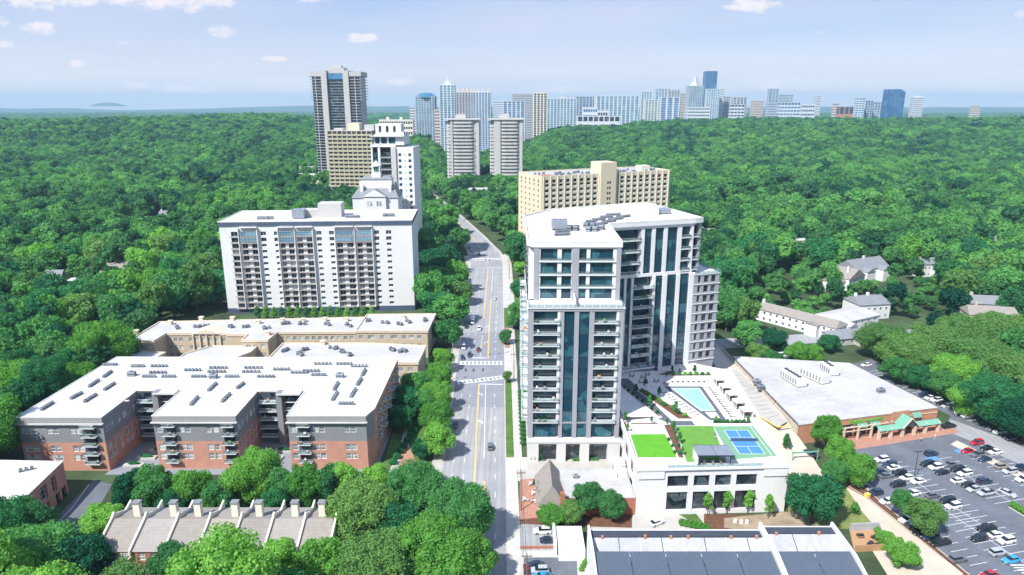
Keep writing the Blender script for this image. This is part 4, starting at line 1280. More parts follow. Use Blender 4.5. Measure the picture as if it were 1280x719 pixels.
def table_set(x, y, z, label, n=4, r=.5, col='fabric_white', chair='fabric_grey', group=None):
    t = thing('table_set', label, 'table', (x, y, z), rnd.random() * 3, group)
    q = MB(col); q.cyl(0, 0, .70, .76, r, n=10); q.build('tabletop', t)
    q = MB('frame_dark'); q.cyl(0, 0, 0, .70, .06); q.build('pedestal', t)
    return t
def chair(x, y, z, a, label, group, col='fabric_grey'):
    t = thing('chair', label, 'chair', (x, y, z), a, group)
    q = MB(col); q.box(-.25, .25, -.25, .25, .40, .48); q.build('seat', t); q = MB(col); q.box(-.25, .25, .21, .27, .48, .9); q.build('backrest', t)
    q = MB('frame_dark'); [q.box(sx * .22 - .02, sx * .22 + .02, sy * .22 - .02, sy * .22 + .02, 0, .4) for sx in (-1, 1) for sy in (-1, 1)]; q.build('legs', t)
nth = 0
for x, y in ((44, 234), (48, 232.5), (52, 229), (46.5, 228), (50, 235.5), (55, 226.5)):
    nth += 1
    table_set(x, y, DK, f'{ordinal(nth)} pale round table from the left on the terrace under the tower', group='tables on the terrace under the tower')
    for k in range(4):
        a = k * math.pi / 2 + .4
        chair(x + math.cos(a) * .85, y + math.sin(a) * .85, DK, a - math.pi / 2, f'{("grey chair", "grey chair", "grey chair", "grey chair")[k]} {("right of", "behind", "left of", "in front of")[k]} the {ordinal(nth)} terrace table under the tower', 'chairs on the terrace')
# pergola
pg = thing('pergola', 'grey flat-roofed pergola over the seating at the podium edge', 'pergola', (56.2, 171.9, DK))
q = MB('steel'); q.box(-5.2, -.05, -2.9, 2.9, 3.4, 3.6); q.build('roof_panel', pg); q = MB('steel'); q.box(.05, 5.0, -2.9, 2.9, 3.4, 3.6); q.build('roof_panel', pg)
q = MB('frame_dark'); q.box(-5.25, 5.05, -3.0, -2.9, 3.3, 3.65); q.box(-5.25, 5.05, 2.9, 3.0, 3.3, 3.65); q.box(-.05, .05, -2.9, 2.9, 3.3, 3.64); q.build('beam', pg)
for sx in (-4.4, 4.0): q = MB('frame_dark'); q.box(sx - .12, sx + .12, -2.8, -2.56, 0, 3.4); q.build('post', pg)
q = MB('white_wall'); q.box(-5.0, -4.8, -2.5, 2.7, 0, 3.4); q.build('side_wall', pg); q = MB('white_wall'); q.box(2.6, 4.4, 2.0, 2.6, 0, 3.4); q.build('side_wall', pg)
for i, x in enumerate((53.6, 56.0, 58.2)):
    table_set(x, 171.3, DK, f'{("left", "middle", "right")[i]} round table under the pergola', group='tables under the pergola')
    for k in range(3):
        a = k * 2.1 + .3; chair(x + math.cos(a) * .8, 171.3 + math.sin(a) * .8, DK, a - math.pi / 2, f'{("near", "far", "middle")[k]} grey chair at the {("left", "middle", "right")[i]} pergola table', 'chairs under the pergola')
for i, (x, y) in enumerate(((61.6, 188.5), (61.0, 186))):
    t = thing('bench', f'{("far", "near")[i]} grey bench between the lawn and the court', 'bench', (x, y, DK), R(80)); q = MB('fabric_grey'); q.box(-.8, .8, -.25, .25, .3, .45); q.build('seat', t); q = MB('frame_dark'); q.box(-.7, -.6, -.2, .2, .03, .3); q.box(.6, .7, -.2, .2, .03, .3); q.build('legs', t)
for i, (x, y) in enumerate(((46.9, 184.5), (47.2, 180.5), (47.0, 176.8))):
    t = inst('green_seat', SHRUB['dark'], None, (x - .3, y, DK), 0, (.7, .7, .8)); t.name = 'shrub'; tag(t, f'{("far", "middle", "near")[i]} round dark shrub on the right edge of the putting green', 'shrub', 'round shrubs beside the putting green')

# ---------------------------------------------------------------- long white apartment slab (left, middle distance)
aD = math.atan2(5.9, 98.8)
WSB = thing('apartment_slab', 'long white apartment slab with many balconies, left of the avenue', 'apartment block', (-154, 354.6, 0), aD)
mb = MB('white_wall', 'navy_panel')
FH = 3.28; zb = [2.9 + FH * k for k in range(14)]
bal = [(5.3, 9.7, 0), (10.8, 19.5, 1), (30.7, 38.3, 1), (39.6, 48.3, 1), (60.3, 69.6, 1), (71.0, 79.4, 1)]
win2 = [(21.3, 23.7), (28.2, 30.2), (50.4, 52.6), (57.0, 59.2), (80.6, 83.0), (87.0, 89.4)]
rects = [(u0, u1, z + .02, z + FH - .62) for a, b, k in bal for u0, u1 in (((a + .3, a + (b - a) * .37), (a + (b - a) * .60, b - .3)) if k else ((a + .4, b - .4),)) for z in zb]
wr = [(a, b, z + 1.0, z + 2.5) for a, b in win2 for z in zb[:-3]]
wr2 = [(a - .2, b + .2, z + .5, z + 2.6) for a, b in win2 for z in zb[-3:]]
mb.m('white_wall')
wallgrid(mb, (0, 0), (100.6, 0), 2.9, 48.0, [r for r in rects + wr + wr2 if r[3] < 48], .5)
mb.m('navy_panel'); wallgrid(mb, (0, 0), (100.6, 0), 0, 2.9, [], .1)
DP = 38.0
mb.m('white_wall')
er = grid(spread(DP, 5, 1.8, 2), [(z + .9, z + 2.5) for z in zb if z < 46])
wallgrid(mb, (100.6, 0), (100.6, DP), 0, 48.0, er, .2)
wallgrid(mb, (100.6, DP), (0, DP), 0, 48.0, [], .2); wallgrid(mb, (0, DP), (0, 0), 0, 48, [], .2)
mb.build('wall', WSB)
put_windows(WSB, (0, 0), (100.6, 0), wr + wr2, .5, frame='frame_white', gl='glass_dark', nx=2)
put_windows(WSB, (100.6, 0), (100.6, DP), er, .2, frame='frame_white', gl='glass_dark')
bk = MB('frame_white')
bal2 = [(u0, u1, 1) for a, b, k in bal for u0, u1 in (((a + .3, a + (b - a) * .37), (a + (b - a) * .60, b - .3)) if k else ((a + .4, b - .4),))]
for a, b, big in bal2:
    for k, z in enumerate(zb):
        if z + FH - .42 > 48: continue
        inst('window', winmesh(b - a - .04, FH - .66, frame='frame_white', gl='glass_dark' if (k * 3 + int(a)) % 4 else 'glass_blind', fw=.12, nx=2), WSB, (a + .02, .41, z + .03))
for a, b, big in bal:
    for k, z in enumerate(zb):
        if z + FH - .42 > 48: continue
        balcony(WSB, a - .1, -.01, z + .02, 0, b - a + .2, 1.25, th=.2, slab='terracotta_pale', h=.6, clutter=0, rail='railing_glass', sides=False)
fin = MB('white_wall')
for u in (9.9, 19.6, 30.4, 38.95, 48.4, 60.0, 70.3, 79.6): fin.box(u - .18, u + .18, -1.5, -.002, 2.9, 46.8)
fin.build('fin_wall', WSB, kind='stuff')
for a, b in ((10.8, 19.5), (30.7, 38.3), (39.6, 48.3), (60.3, 69.6), (71.0, 79.4)):
    for k in (11, 12, 13):
        if (k + int(a)) % 5: inst('window', winmesh(b - a - .3, 2.5, frame='frame_white', gl='glass_sky', nx=5, nz=2), WSB, (a + .15, -1.2, zb[k] + .3 - .02)) if zb[k] + 3 < 47.5 else None
q = MB('navy_panel'); q.prism([(-.3, -.5), (101, -.5), (101, DP + .3), (-.3, DP + .3)], 48.01, 50.0, False); q.build('fascia', WSB)
roof_part(WSB, [(-.35, -.55), (101.05, -.55), (101.05, DP + .35), (-.35, DP + .35)], 50.02, 'white_roof', .4)
q = MB('white_roof')
for a, b in ((10.8, 19.5), (30.7, 38.3), (39.6, 48.3), (60.3, 69.6), (71.0, 79.4)): q.box(a - .3, b + .3, -2.2, -.004, 47.2, 47.5)
q.build('canopy', WSB, kind='stuff')
q = MB('concrete_wall'); q.box(49, 61.5, 13, 23, 50.05, 57.5); q.build('lift_housing', WSB)
q = MB('concrete_wall'); q.box(38, 49, 14, 22, 50.05, 54.0); q.build('lift_housing', WSB)
q = MB('steel'); q.box(36, 42.5, 8, 14, 50.4, 55); [q.box(36 + i * 1.7, 37.2 + i * 1.7, 7.9, 8, 51, 54) for i in range(4)]; q.build('cooling_tower', WSB)
for a, b, n in (((18, 8), (26, 8), 4), ((64, 10), (72, 10), 3), ((84, 14), (90, 14), 3)): ac_row(WSB, a, b, n, 50.05, BIGAC, 'air_handler')

# ---------------------------------------------------------------- brick and grey apartment house with the big white roof
BR = thing('brick_apartments', 'brick and grey siding apartment house with three street wings under one white roof', 'apartment block')
Z1 = 18.0
A0, A1 = (-150.6, 190.0), (-124.4, 190.0)
C1a, C1b = (-134.0 + 2.0, 0), None
plan = [G(20, 521, Z1), G(128, 522.5, Z1), G(160, 499, Z1), G(173, 489.5, Z1), G(187, 489.5, Z1)]
X0 = -150.6; XR = -42.8
y_f = 190.0; y_c = 207.5
def px(x, y=500.0): return G(x, y, Z1)[0]
# wings: (x0,x1); courts between
W1 = (X0, G(128, 521, Z1)[0]); W2 = (G(194, 517, Z1)[0], G(297, 517, Z1)[0]); W3 = (G(362, 516, Z1)[0], G(459, 516, Z1)[0])
PL = [(X0, y_f), (W1[1], y_f), (W1[1], y_f + 20), (W2[0], y_f + 20), (W2[0], y_f + 1), (W2[1], y_f + 1), (W2[1], y_f + 19.5), (W3[0], y_f + 19.5), (W3[0], y_f + 1), (W3[1], y_f + 1), (W3[1] + 1.6, y_f + 6), (XR, 240), (X0 + 2, 241)]
GFL = [(2.9 + 3.02 * k) for k in range(5)]
bw = MB('brick_orange', 'grey_siding', 'pale_stone')
allwin = []
def brwall(p0, p1, cols, zsplit=9.6, base=True, kind='w', gs_=None):
    rs = [(a - .1, b + .1, z + .55, z + 2.6) for a, b in cols for z in GFL]
    lo_ = [r for r in rs if r[3] < zsplit]; hi_ = [r for r in rs if r[2] >= zsplit - .4]
    bw.m('brick_orange'); wallgrid(bw, p0, p1, 0 if not base else 0, zsplit, lo_, .2)
    bw.m('grey_siding'); wallgrid(bw, p0, p1, zsplit, 17.2, hi_, .2)
    put_windows(BR, p0, p1, lo_ + hi_, .2, frame='frame_white', gl='glass_blind', nz=2, fw=.13)
    return rs
def wing_front(x0, x1, y):
    L = x1 - x0
    s = L / 26.0
    cols = [(1.0 * s, 2.9 * s), (3.4 * s, 5.3 * s)] if x0 < -140 else [(.8, 2.5)]
    cols += [(8.7 * s, 10.2 * s), (10.5 * s, 12.0 * s), (15.7 * s, 17.2 * s), (17.6 * s, 19.1 * s)] if x0 < -140 else [(7.6, 9.1), (9.5, 11.0)] + ([(L - 9.4, L - 7.9), (L - 7.2, L - 5.7)] if abs(x0 - W2[0]) < 1 else [(L - 6.7, L - 5.2), (L - 4.8, L - 3.3)])
    bx = (19.6 * s, 23.8 * s) if x0 < -140 else (3.0, 6.6)
    brwall((x0, y), (x1, y), cols)
    for k, z in enumerate(GFL):
        g_ = MB('void' if k % 2 else 'glass_dark'); 
        inst('window', winmesh(bx[1] - bx[0], 2.5, frame='frame_dark', gl='glass_dark', nx=3), BR, (x0 + bx[0], y - .10, z + .05))
        balcony(BR, x0 + bx[0] - .2, y - .1, z - .02, 0, bx[1] - bx[0] + .4, 1.3, clutter=1, th=.22)
    if abs(x0 - W2[0]) < 1:
        for k, z in enumerate(GFL):
            inst('window', winmesh(3.4, 2.5, frame='frame_dark', gl='glass_dark', nx=3), BR, (x1 - 4.2, y - .10, z + .05)); balcony(BR, x1 - 4.4, y - .1, z - .02, 0, 3.8, 1.3, clutter=1, th=.22)
    # light cornice and balcony canopy
    q = MB('roof_pale'); q.box(x0 - .5, x1 + .5, y - 1.0, y - .002, 15.9, 16.2); q.build('canopy', BR)
    q = MB('fascia_grey'); q.box(x0 - .1, x1 + .1, y - .25, y - .003, 16.3, 17.95); q.build('fascia', BR)
wing_front(*W1, y_f); wing_front(*W2, y_f + 1); wing_front(*W3, y_f + 1)
brwall(PL[1], PL[2], [(1.2, 2.9), (3.6, 5.4), (7.6, 9.2), (10.8, 12.5), (13.2, 15.0), (16.4, 17.8)])
brwall(PL[5], PL[6], [(1.2, 2.9), (3.6, 5.4), (7.6, 9.2), (10.8, 12.5), (13.2, 15.0), (16.4, 17.8)])
brwall(PL[3], PL[4], []); brwall(PL[7], PL[8], [])
for p0, p1 in ((PL[2], PL[3]), (PL[6], PL[7])):
    L = p1[0] - p0[0]
    bw.m('grey_siding'); wallgrid(bw, p0, p1, 0, 17.2, [], .2)
    for k, z in enumerate(GFL):
        for a, b in ((1.0, L * .42), (L * .58, L - 1.0)):
            inst('window', winmesh(b - a, 2.5, frame='frame_dark', gl='glass_dark', nx=3), BR, (p0[0] + a, p0[1] - .10, z + .05))
            balcony(BR, p0[0] + a - .1, p0[1] - .05, z, 0, b - a + .2, 2.6 if a < 2 else 1.6, clutter=1, th=.3)
    q = MB('grey_siding'); m_ = p0[0] + L * .5; q.box(m_ - .9, m_ + .9, p0[1] - 3.0, p0[1] - .004, 0, 18.6); q.build('stair_bay', BR)
    q = MB('roof_pale'); q.box(m_ - .4, p1[0] - .6, p0[1] - 3.6, p0[1] - .005, 18.1, 18.5); q.build('canopy', BR)
rw0, rw1 = PL[10], PL[11]
LR = math.dist(rw0, rw1)
brwall(PL[9], PL[10], [], zsplit=9.6)
rr_ = [(a, b, z + .6, z + 2.4) for a, b in spread(LR, 11, 2.0, 1) for z in GFL]
bw.m('brick_orange'); wallgrid(bw, rw0, rw1, 0, 17.2, rr_, .25); put_windows(BR, rw0, rw1, rr_, .25, frame='frame_white', gl='glass_blind', nx=2)
aR = math.atan2(rw1[1] - rw0[1], rw1[0] - rw0[0])
for i in range(1, 10, 2):
    for z in GFL[1:]:
        f = (i + .5) / 11; balcony(BR, rw0[0] + (rw1[0] - rw0[0]) * f - math.cos(aR) * 1.6, rw0[1] + (rw1[1] - rw0[1]) * f - math.sin(aR) * 1.6, z, aR, 3.2, 1.1, th=.2)
bw.m('brick_orange'); wallgrid(bw, PL[11], PL[12], 0, 17.2, [], .2); bw.m('grey_siding'); wallgrid(bw, PL[12], PL[0], 0, 17.2, [], .2)
bw.build('wall', BR)
q = MB('fascia_grey'); q.prism(PL, 17.2, 17.98, False); q.build('cornice', BR)
roof_part(BR, inset(PL, -.25), 18.0, 'white_roof', .22, .3)
for a, b, n in (((129, 457), (147, 457), 5), ((164, 459), (181, 459), 5), ((188, 459), (210, 459), 5), ((186, 467), (209, 467), 5), ((178, 472), (195, 472), 5), ((202, 472), (220, 472), 5), ((230, 464), (252, 464), 5), ((261, 461), (285, 461), 5), ((259, 466), (283, 466), 5),
        ((239, 472), (258, 472), 5), ((305, 461), (329, 461), 5), ((302, 466), (326, 466), 5), ((341, 463), (363, 463), 5), ((363, 467), (385, 467), 5), ((378, 465), (400, 465), 5), ((389, 470), (408, 470), 5), ((321, 472), (344, 472), 5), ((392, 456), (415, 456), 5), ((420, 456), (441, 456), 5), ((438, 459), (460, 459), 5), ((281, 472), (299, 472), 5), ((423, 506), (443, 506), 5)):
    ac_row(BR, G(*a, Z1), G(*b, Z1), n, 18.02)
for a, b in (((129, 473), (140, 465)), ((111, 485), (124, 476)), ((130, 489), (144, 480)), ((88, 500), (103, 492)), ((105, 504), (121, 494)), ((51, 514), (67, 504)), ((260, 490), (271, 480)), ((296, 487), (305, 480)), ((277, 504), (288, 493)), ((238, 508), (248, 497)), ((417, 489), (423, 479)), ((415, 502), (422, 491)), ((438, 498), (445, 487)), ((446, 483), (452, 474)), ((452, 471), (457, 463))):
    ac_row(BR, G(*a, Z1), G(*b, Z1), 5, 18.02)
q = MB('roof_pale')
for i in range(1, 9): q.box(X0 + 4, XR - 3, 211 + i * 3.4, 211.12 + i * 3.4, 18.003, 18.02)
for w_ in (W1, W2, W3):
    for i in range(1, 5): x = w_[0] + (w_[1] - w_[0]) * i / 5; q.box(x, x + .12, 193, 214, 18.003, 18.021)
q.build('roof_seam', BR, 'stuff')
q = MB('terracotta_pale')
for px_, py_, w_ in ((155, 501, 1.6), (272, 498, 1.2), (150, 500, .8), (405, 477, 1.0), (330, 478, .9)): x, y = G(px_, py_, Z1); q.box(x - w_, x + w_, y - .5, y + .5, 18.004, 18.026)
q.build('roof_patch', BR, 'stuff')
for p in ((165, 470), (425, 472), (267, 473)):
    x, y = G(*p, Z1); inst('air_handler', BIGAC, BR, (x, y, 18.02))
for i, (xa, xb, w_) in enumerate(((W1[1], W2[0], 'left'), (W2[1], W3[0], 'right'))):
    xm = (xa + xb) / 2
    for j, (dy, ww) in enumerate(((193, 1.0), (197.5, .8), (202, 1.1))):
        t = thing('garden_planter', f'{("near", "middle", "far")[j]} raised planter in the {w_} court of the brick apartments', 'planter', (xm + (j - 1) * 1.8, dy, .04))
        q = MB('concrete_pale'); q.box(-3, 3, -.9, .9, 0, .6); q.build('planter_box', t); inst('planting', SHRUB['dark'], t, (0, 0, .55), 0, (2.6, .8, .8))
# small brick annex bottom left
AN = thing('brick_annex', 'small brick building with a white roof at the left edge beside the access road', 'building')
ap = [G(78, 577, 10), G(40, 612, 10)]
dxa = (ap[1][0] - ap[0][0], ap[1][1] - ap[0][1])
P4 = [(-150, 178.6), (-148, 158.2), (-127.8, 157.2), (-130.0, 177.8)]
bw = MB('brick_orange')
sp = lambda a, b: math.dist(a, b)
wallgrid(bw, P4[0], P4[1], 0, 9.8, []); wallgrid(bw, P4[1], P4[2], 0, 9.8, [(8, 12, 1, 8)]); L_ = sp(P4[2], P4[3])
ar = [(L_ - 7.0, L_ - 4.8, 3.6, 8.6), (L_ - 13, L_ - 9.5, 4.2, 8.6), (L_ - 13, L_ - 9.5, .8, 3.3), (L_ - 3.2, L_ - .8, 0, 3.0), (L_ - 6.4, L_ - 4.2, 0, 3.0)]
wallgrid(bw, P4[2], P4[3], 0, 9.8, ar, .8); wallgrid(bw, P4[3], P4[0], 0, 9.8, [])
bw.build('wall', AN); put_windows(AN, P4[2], P4[3], ar[:3], .8, frame='frame_white', gl='glass_dark', nx=2, nz=3)
roof_part(AN, P4, 9.82, 'white_roof', .3)
ac_row(AN, (-139, 172), (-135.6, 174), 3, 9.85)

# ---------------------------------------------------------------- long tan brick apartment range behind the brick house
KB = thing('tan_brick_range', 'long low tan brick range with cream cornice and many roof units, behind the brick apartments', 'apartment range')
kw = MB('brick_tan', 'tan_trim')
def kblock(pts, z, cols_by_edge, fl, rm='roof_pale', cor=True):
    """pts run anticlockwise; cols_by_edge {edge index: window columns}"""
    for i in range(len(pts)):
        p0, p1 = pts[i], pts[(i + 1) % len(pts)]
        cols = cols_by_edge.get(i, [])
        rs = [(a, b, f + .8, f + 2.5) for a, b in cols for f in fl if f + 2.6 < z - .9]
        kw.m('brick_tan'); wallgrid(kw, p0, p1, 0, z - .7, rs, .22)
        put_windows(KB, p0, p1, rs, .22, frame='frame_white', gl='glass_blind', nx=2, nz=2, fw=.08)
    if cor:
        kw.m('tan_trim'); kw.prism(inset(pts, -.35), z - .7, z - .02, False)
    roof_part(KB, inset(pts, -.4), z, rm, .45, .45, 'tan_trim')
kf = [.4, 3.9, 7.6]
kblock([(-163.6, 276.0), (-153.3, 276.0), (-153.0, 286.0), (-144.7, 286.0), (-125.2, 286.0), (-125.2, 284.6), (-116.0, 284.6), (-115.6, 277), (-104.9, 277), (-104.3, 287.4), (-69.4, 288.2), (-69.4, 309), (-163.6, 302)], 12.0,
       {0: spread(10.3, 3, 1.8, .5), 2: spread(8, 3, 1.7, .3), 3: spread(19.5, 6, 1.6, 1), 7: spread(10.7, 3, 1.9, .6), 9: spread(34.9, 12, 1.7, .6)}, kf)
kblock([(-69.2, 287.6), (-37.6, 287.6), (-36.8, 312.5), (-69.2, 311.5)], 12.6, {0: [(1.2, 3.2), (5, 8), (10.5, 12.7), (15.2, 18.2), (20.2, 22.2), (23.5, 25.6), (27, 29)], 1: spread(24, 6, 1.6, 1)}, [.8, 4.2, 8.1])
kblock([(-96.8, 252), (-61.9, 252), (-61.9, 250.6), (-37.0, 250.6), (-36.2, 269.5), (-60, 272.6), (-96.7, 272.6)], 12.0, {0: spread(34, 9, 1.9, 1), 2: spread(24.9, 6, 2.0, 1), 3: spread(19, 4, 1.6, 1)}, kf)
kblock([(-136.5, 258), (-117, 258), (-110.1, 270), (-110.1, 277.5), (-129, 277.5), (-136.5, 268)], 9.0, {}, kf)
kblock([(-162, 250), (-150, 250), (-146, 270), (-162, 272)], 8.8, {}, kf)
kw.build('wall', KB)
# pediment over the centre
q = MB('tan_trim'); q.face((-141, 285.2, 12.0), (-129, 285.2, 12.0), (-135, 285.2, 14.0)); q.face((-141, 285.2, 12.0), (-135, 285.2, 14.0), (-135, 294, 14.0), (-141, 294, 12.0)); q.face((-129, 285.2, 12.0), (-129, 294, 12.0), (-135, 294, 14.0), (-135, 285.2, 14.0)); q.build('pediment', KB)
for i in range(5):
    x = -141 + i * 3.0; q = MB('tan_trim'); q.box(x - .25, x + .25, 285.3, 285.99, 3.5, 11.3); q.build('pilaster', KB)
def chimney(root, x, y, z, w=1.6, h=1.6, m='tan_trim'):
    q = MB(m); q.box(x - w / 2, x + w / 2, y - w / 2, y + w / 2, z, z + h); q.box(x - w * .62, x + w * .62, y - w * .62, y + w * .62, z + h, z + h + .25); q.build('chimney', root)
for px_, py_ in ((170, 417), (213, 405), (252, 400), (291, 400), (323, 404), (353, 402), (379, 402), (406, 401), (433, 401), (504, 398), (404, 430), (335, 418)):
    x, y = G(px_, py_, 12.3); chimney(KB, x, y, 12.02, 1.8)
for px_, py_ in ((163, 417), (534, 402), (224, 410), (246, 408), (261, 408), (290, 408), (309, 409), (330, 411), (356, 405), (380, 405), (409, 406), (437, 407), (463, 403), (482, 405), (500, 407), (511, 404), (361, 438), (380, 437), (416, 436), (430, 440), (438, 445), (490, 438), (502, 440), (378, 443)):
    x, y = G(px_, py_, 12.3)
    for k in range(3): inst('condenser', AC, KB, (x + rnd.uniform(-2, 2), y + rnd.uniform(-1.5, 1.5), 12.65 if y > 285 and x > -69 else 12.03), rnd.random() * 3, (1.5, 1.5, 1.3))

# ---------------------------------------------------------------- generic far block
def ftower(name, label, cat, loc, rz, w, d, h, n, style='grid', nb=8, wall='cream', gl='glass_dark', ww=.55, roofm='roof_grey', parts=False, base=None, group=None, cap=None, parapet=.8, slabm=None):
    t = thing(name, label, cat, (loc[0], loc[1], 0), rz, group)
    fh = h / n
    mb = MB(wall)
    E = [((0, 0), (w, 0), nb), ((w, 0), (w, d), max(2, round(nb * d / w))), ((w, d), (0, d), 0), ((0, d), (0, 0), max(2, round(nb * d / w)))]
    if style in ('grid', 'pair'):
        bk = MB()
        for p0, p1, k in E:
            L = math.dist(p0, p1)
            rs = [(a, b, i * fh + fh * .30, i * fh + fh * .78) for a, b in (spread(L, k, L / k * ww, L * .015) if k else []) for i in range(n)]
            wallgrid(mb, p0, p1, 0, h, rs, .35)
            put_windows(t, p0, p1, rs, .35, bake=None if (parts and p0[1] == 0 and p1[1] == 0) else bk, gl=gl, frame=wall if parts is False else 'frame_white', mull=(style == 'pair'), **({} if not parts else {'nx': 2}))
        mb.build('wall', t)
        if bk.F: bk.build('windows' if False else 'window', t, 'stuff')
    else:
        g = MB(gl); g.prism([(.4, .4), (w - .4, .4), (w - .4, d - .4), (.4, d - .4)], 0, h - .1); g.build('glazing', t)
        if style in ('band', 'balcony'):
            s_ = MB(slabm or wall)
            o = 0.0 if style == 'band' else .9
            for i in range(n):
                z = i * fh
                s_.prism([(-o, -o), (w + o, -o), (w + o, d + o), (-o, d + o)], z - .15 * fh if i else 0, z + fh * .34)
            s_.build('floor_band', t, 'stuff')
            for p0, p1, k in E:
                L = math.dist(p0, p1)
                for a, b in ([(L * j / max(1, k) - L / max(1, k) * .1, L * j / max(1, k) + L / max(1, k) * .1) for j in range(k + 1)] if k else []):
                    a = max(a, 0); b = min(b, L); dx, dy = (p1[0] - p0[0]) / L, (p1[1] - p0[1]) / L
                    mb.obox((p0[0] + dx * a, p0[1] + dy * a), (p0[0] + dx * b, p0[1] + dy * b), -.5, o * .6 + .05, 0, h)
        if style == 'pier':
            for p0, p1, k in E:
                L = math.dist(p0, p1); k = max(k, 1); hw = L / k * (1 - ww) / 2
                for j in range(k + 1):
                    a, b = max(0, L * j / k - hw), min(L, L * j / k + hw); dx, dy = (p1[0] - p0[0]) / L, (p1[1] - p0[1]) / L
                    mb.obox((p0[0] + dx * a, p0[1] + dy * a), (p0[0] + dx * b, p0[1] + dy * b), -.5, .35, 0, h)
            s_ = MB(slabm or wall)
            for i in range(1, n): s_.prism([(.1, .1), (w - .1, .1), (w - .1, d - .1), (.1, d - .1)], i * fh - .12 * fh, i * fh + .12 * fh)
            s_.build('floor_band', t, 'stuff')
        if mb.F: mb.build('pier', t, 'stuff')
    q = MB(wall); q.prism([(-.2, -.2), (w + .2, -.2), (w + .2, d + .2), (-.2, d + .2)], h + .01, h + parapet); q.build('cornice', t)
    q = MB(roofm); q.prism([(.3, .3), (w - .3, .3), (w - .3, d - .3), (.3, d - .3)], h + parapet, h + parapet + .03, True, False); q.build('roof', t)
    for (x0, x1, y0, y1, hh, m_) in (cap or []):
        q = MB(m_); q.box(x0 * w, x1 * w, y0 * d, y1 * d, h + parapet, h + parapet + hh); q.build('roof_block', t)
    return t

# C: cream block behind the tower
ac_ = math.atan2(516.3 - 469.7, 118.6 - 20.2)
C_ = thing('cream_block', 'wide cream residential block with rows of paired dark windows, behind the grey tower', 'apartment block', (20.2, 469.7, 0), ac_)
cw = MB('cream'); cb = MB()
CW, CD, CH = 109.0, 36.0, 61.5
zc = [CH - 6.6 - 3.78 * k for k in range(13)]
def ccols(a, b, n): s = (b - a) / n; return [(a + s * (i + .5) - 1.45, a + s * (i + .5) + 1.45) for i in range(n)]
cl, cr2 = ccols(1.5, 46, 8), ccols(63.5, 107.5, 8)
rs = [(a, b, z, z + 1.75) for a, b in cl + cr2 for z in zc]
top = [(a + .15, b - .15, CH - 4.1, CH - 1.9) for a, b in cl + cr2]
cw.m('cream'); wallgrid(cw, (0, 0), (46.5, 0), 0, CH, [r for r in rs + top if r[1] < 46.5], .6)
wallgrid(cw, (63, 0), (CW, 0), 0, CH, [(a - 63, b - 63, c, d) for a, b, c, d in rs + top if a > 63], .6)
wallgrid(cw, (0, CD), (0, 0), 0, CH, grid(spread(CD, 5, 1.9, 1.5), [(z, z + 1.75) for z in zc] + [(CH - 4.1, CH - 1.9)]), .6)
wallgrid(cw, (CW, 0), (CW, CD), 0, CH, grid(spread(CD, 5, 1.9, 1.5), [(z, z + 1.75) for z in zc]), .6); wallgrid(cw, (CW, CD), (0, CD), 0, CH, [])
cw.build('wall', C_)
put_windows(C_, (0, 0), (CW, 0), rs, .6, frame='frame_dark', gl='glass_dark', nx=2, fw=.12)
put_windows(C_, (0, 0), (CW, 0), top, .6, frame='frame_dark', gl='glass_dark', nx=2, fw=.2)
put_windows(C_, (0, CD), (0, 0), grid(spread(CD, 5, 1.9, 1.5), [(z, z + 1.75) for z in zc] + [(CH - 4.1, CH - 1.9)]), .6, bake=cb, gl='glass_dark'); cb.build('window', C_, 'stuff')
q = MB('cream_pale')
for i in range(9): x = 1.5 + 44.5 / 8 * i; q.box(x - .35, x + .35, -.5, -.002, 0, CH + .8); x = 63.5 + 44 / 8 * i; q.box(x - .35, x + .35, -.5, -.002, 0, CH + .8)
q.build('pier', C_, 'stuff')
q = MB('cream_pale')
for a, b in cl + cr2:
    for z in zc: q.box(a - .2, b + .2, -.12, -.003, z - 1.4, z - .25)
q.build('spandrel', C_, 'stuff')
q = MB('cream'); q.box(46.5, 59.5, -2, 12, 0, CH + 8.5); q.box(59.52, 63, .5, 12, 0, CH + 3); q.build('stair_tower', C_)
tw = [(52 + s, z) for z in zc for s in (0, 1.8)] + [(52 + s, CH - 2.5) for s in (0, 1.8)]
for x, z in tw[:26]: inst('window', winmesh(1.1, 1.7, frame='frame_dark', gl='glass_dark'), C_, (x, -2.08, z))
roof_part(C_, [(0, 0), (CW, 0), (CW, CD), (0, CD)], CH + .01, 'roof_grey', .9, .5, 'cream')
for i in range(46):
    x = rnd.uniform(3, 44) if i % 2 else rnd.uniform(65, 106)
    inst('condenser', AC, C_, (x, rnd.uniform(4, 20), CH + .03), rnd.random() * 3, (1.6, 1.6, 1.5))
q = MB('cream_pale'); q.box(88, 96, 8, 15, CH + .02, CH + 4); q.build('lift_housing', C_)
q = MB('terracotta'); q.box(2, 10, 2, 8, CH + .03, CH + 1.0); q.build('roof_deck', C_)

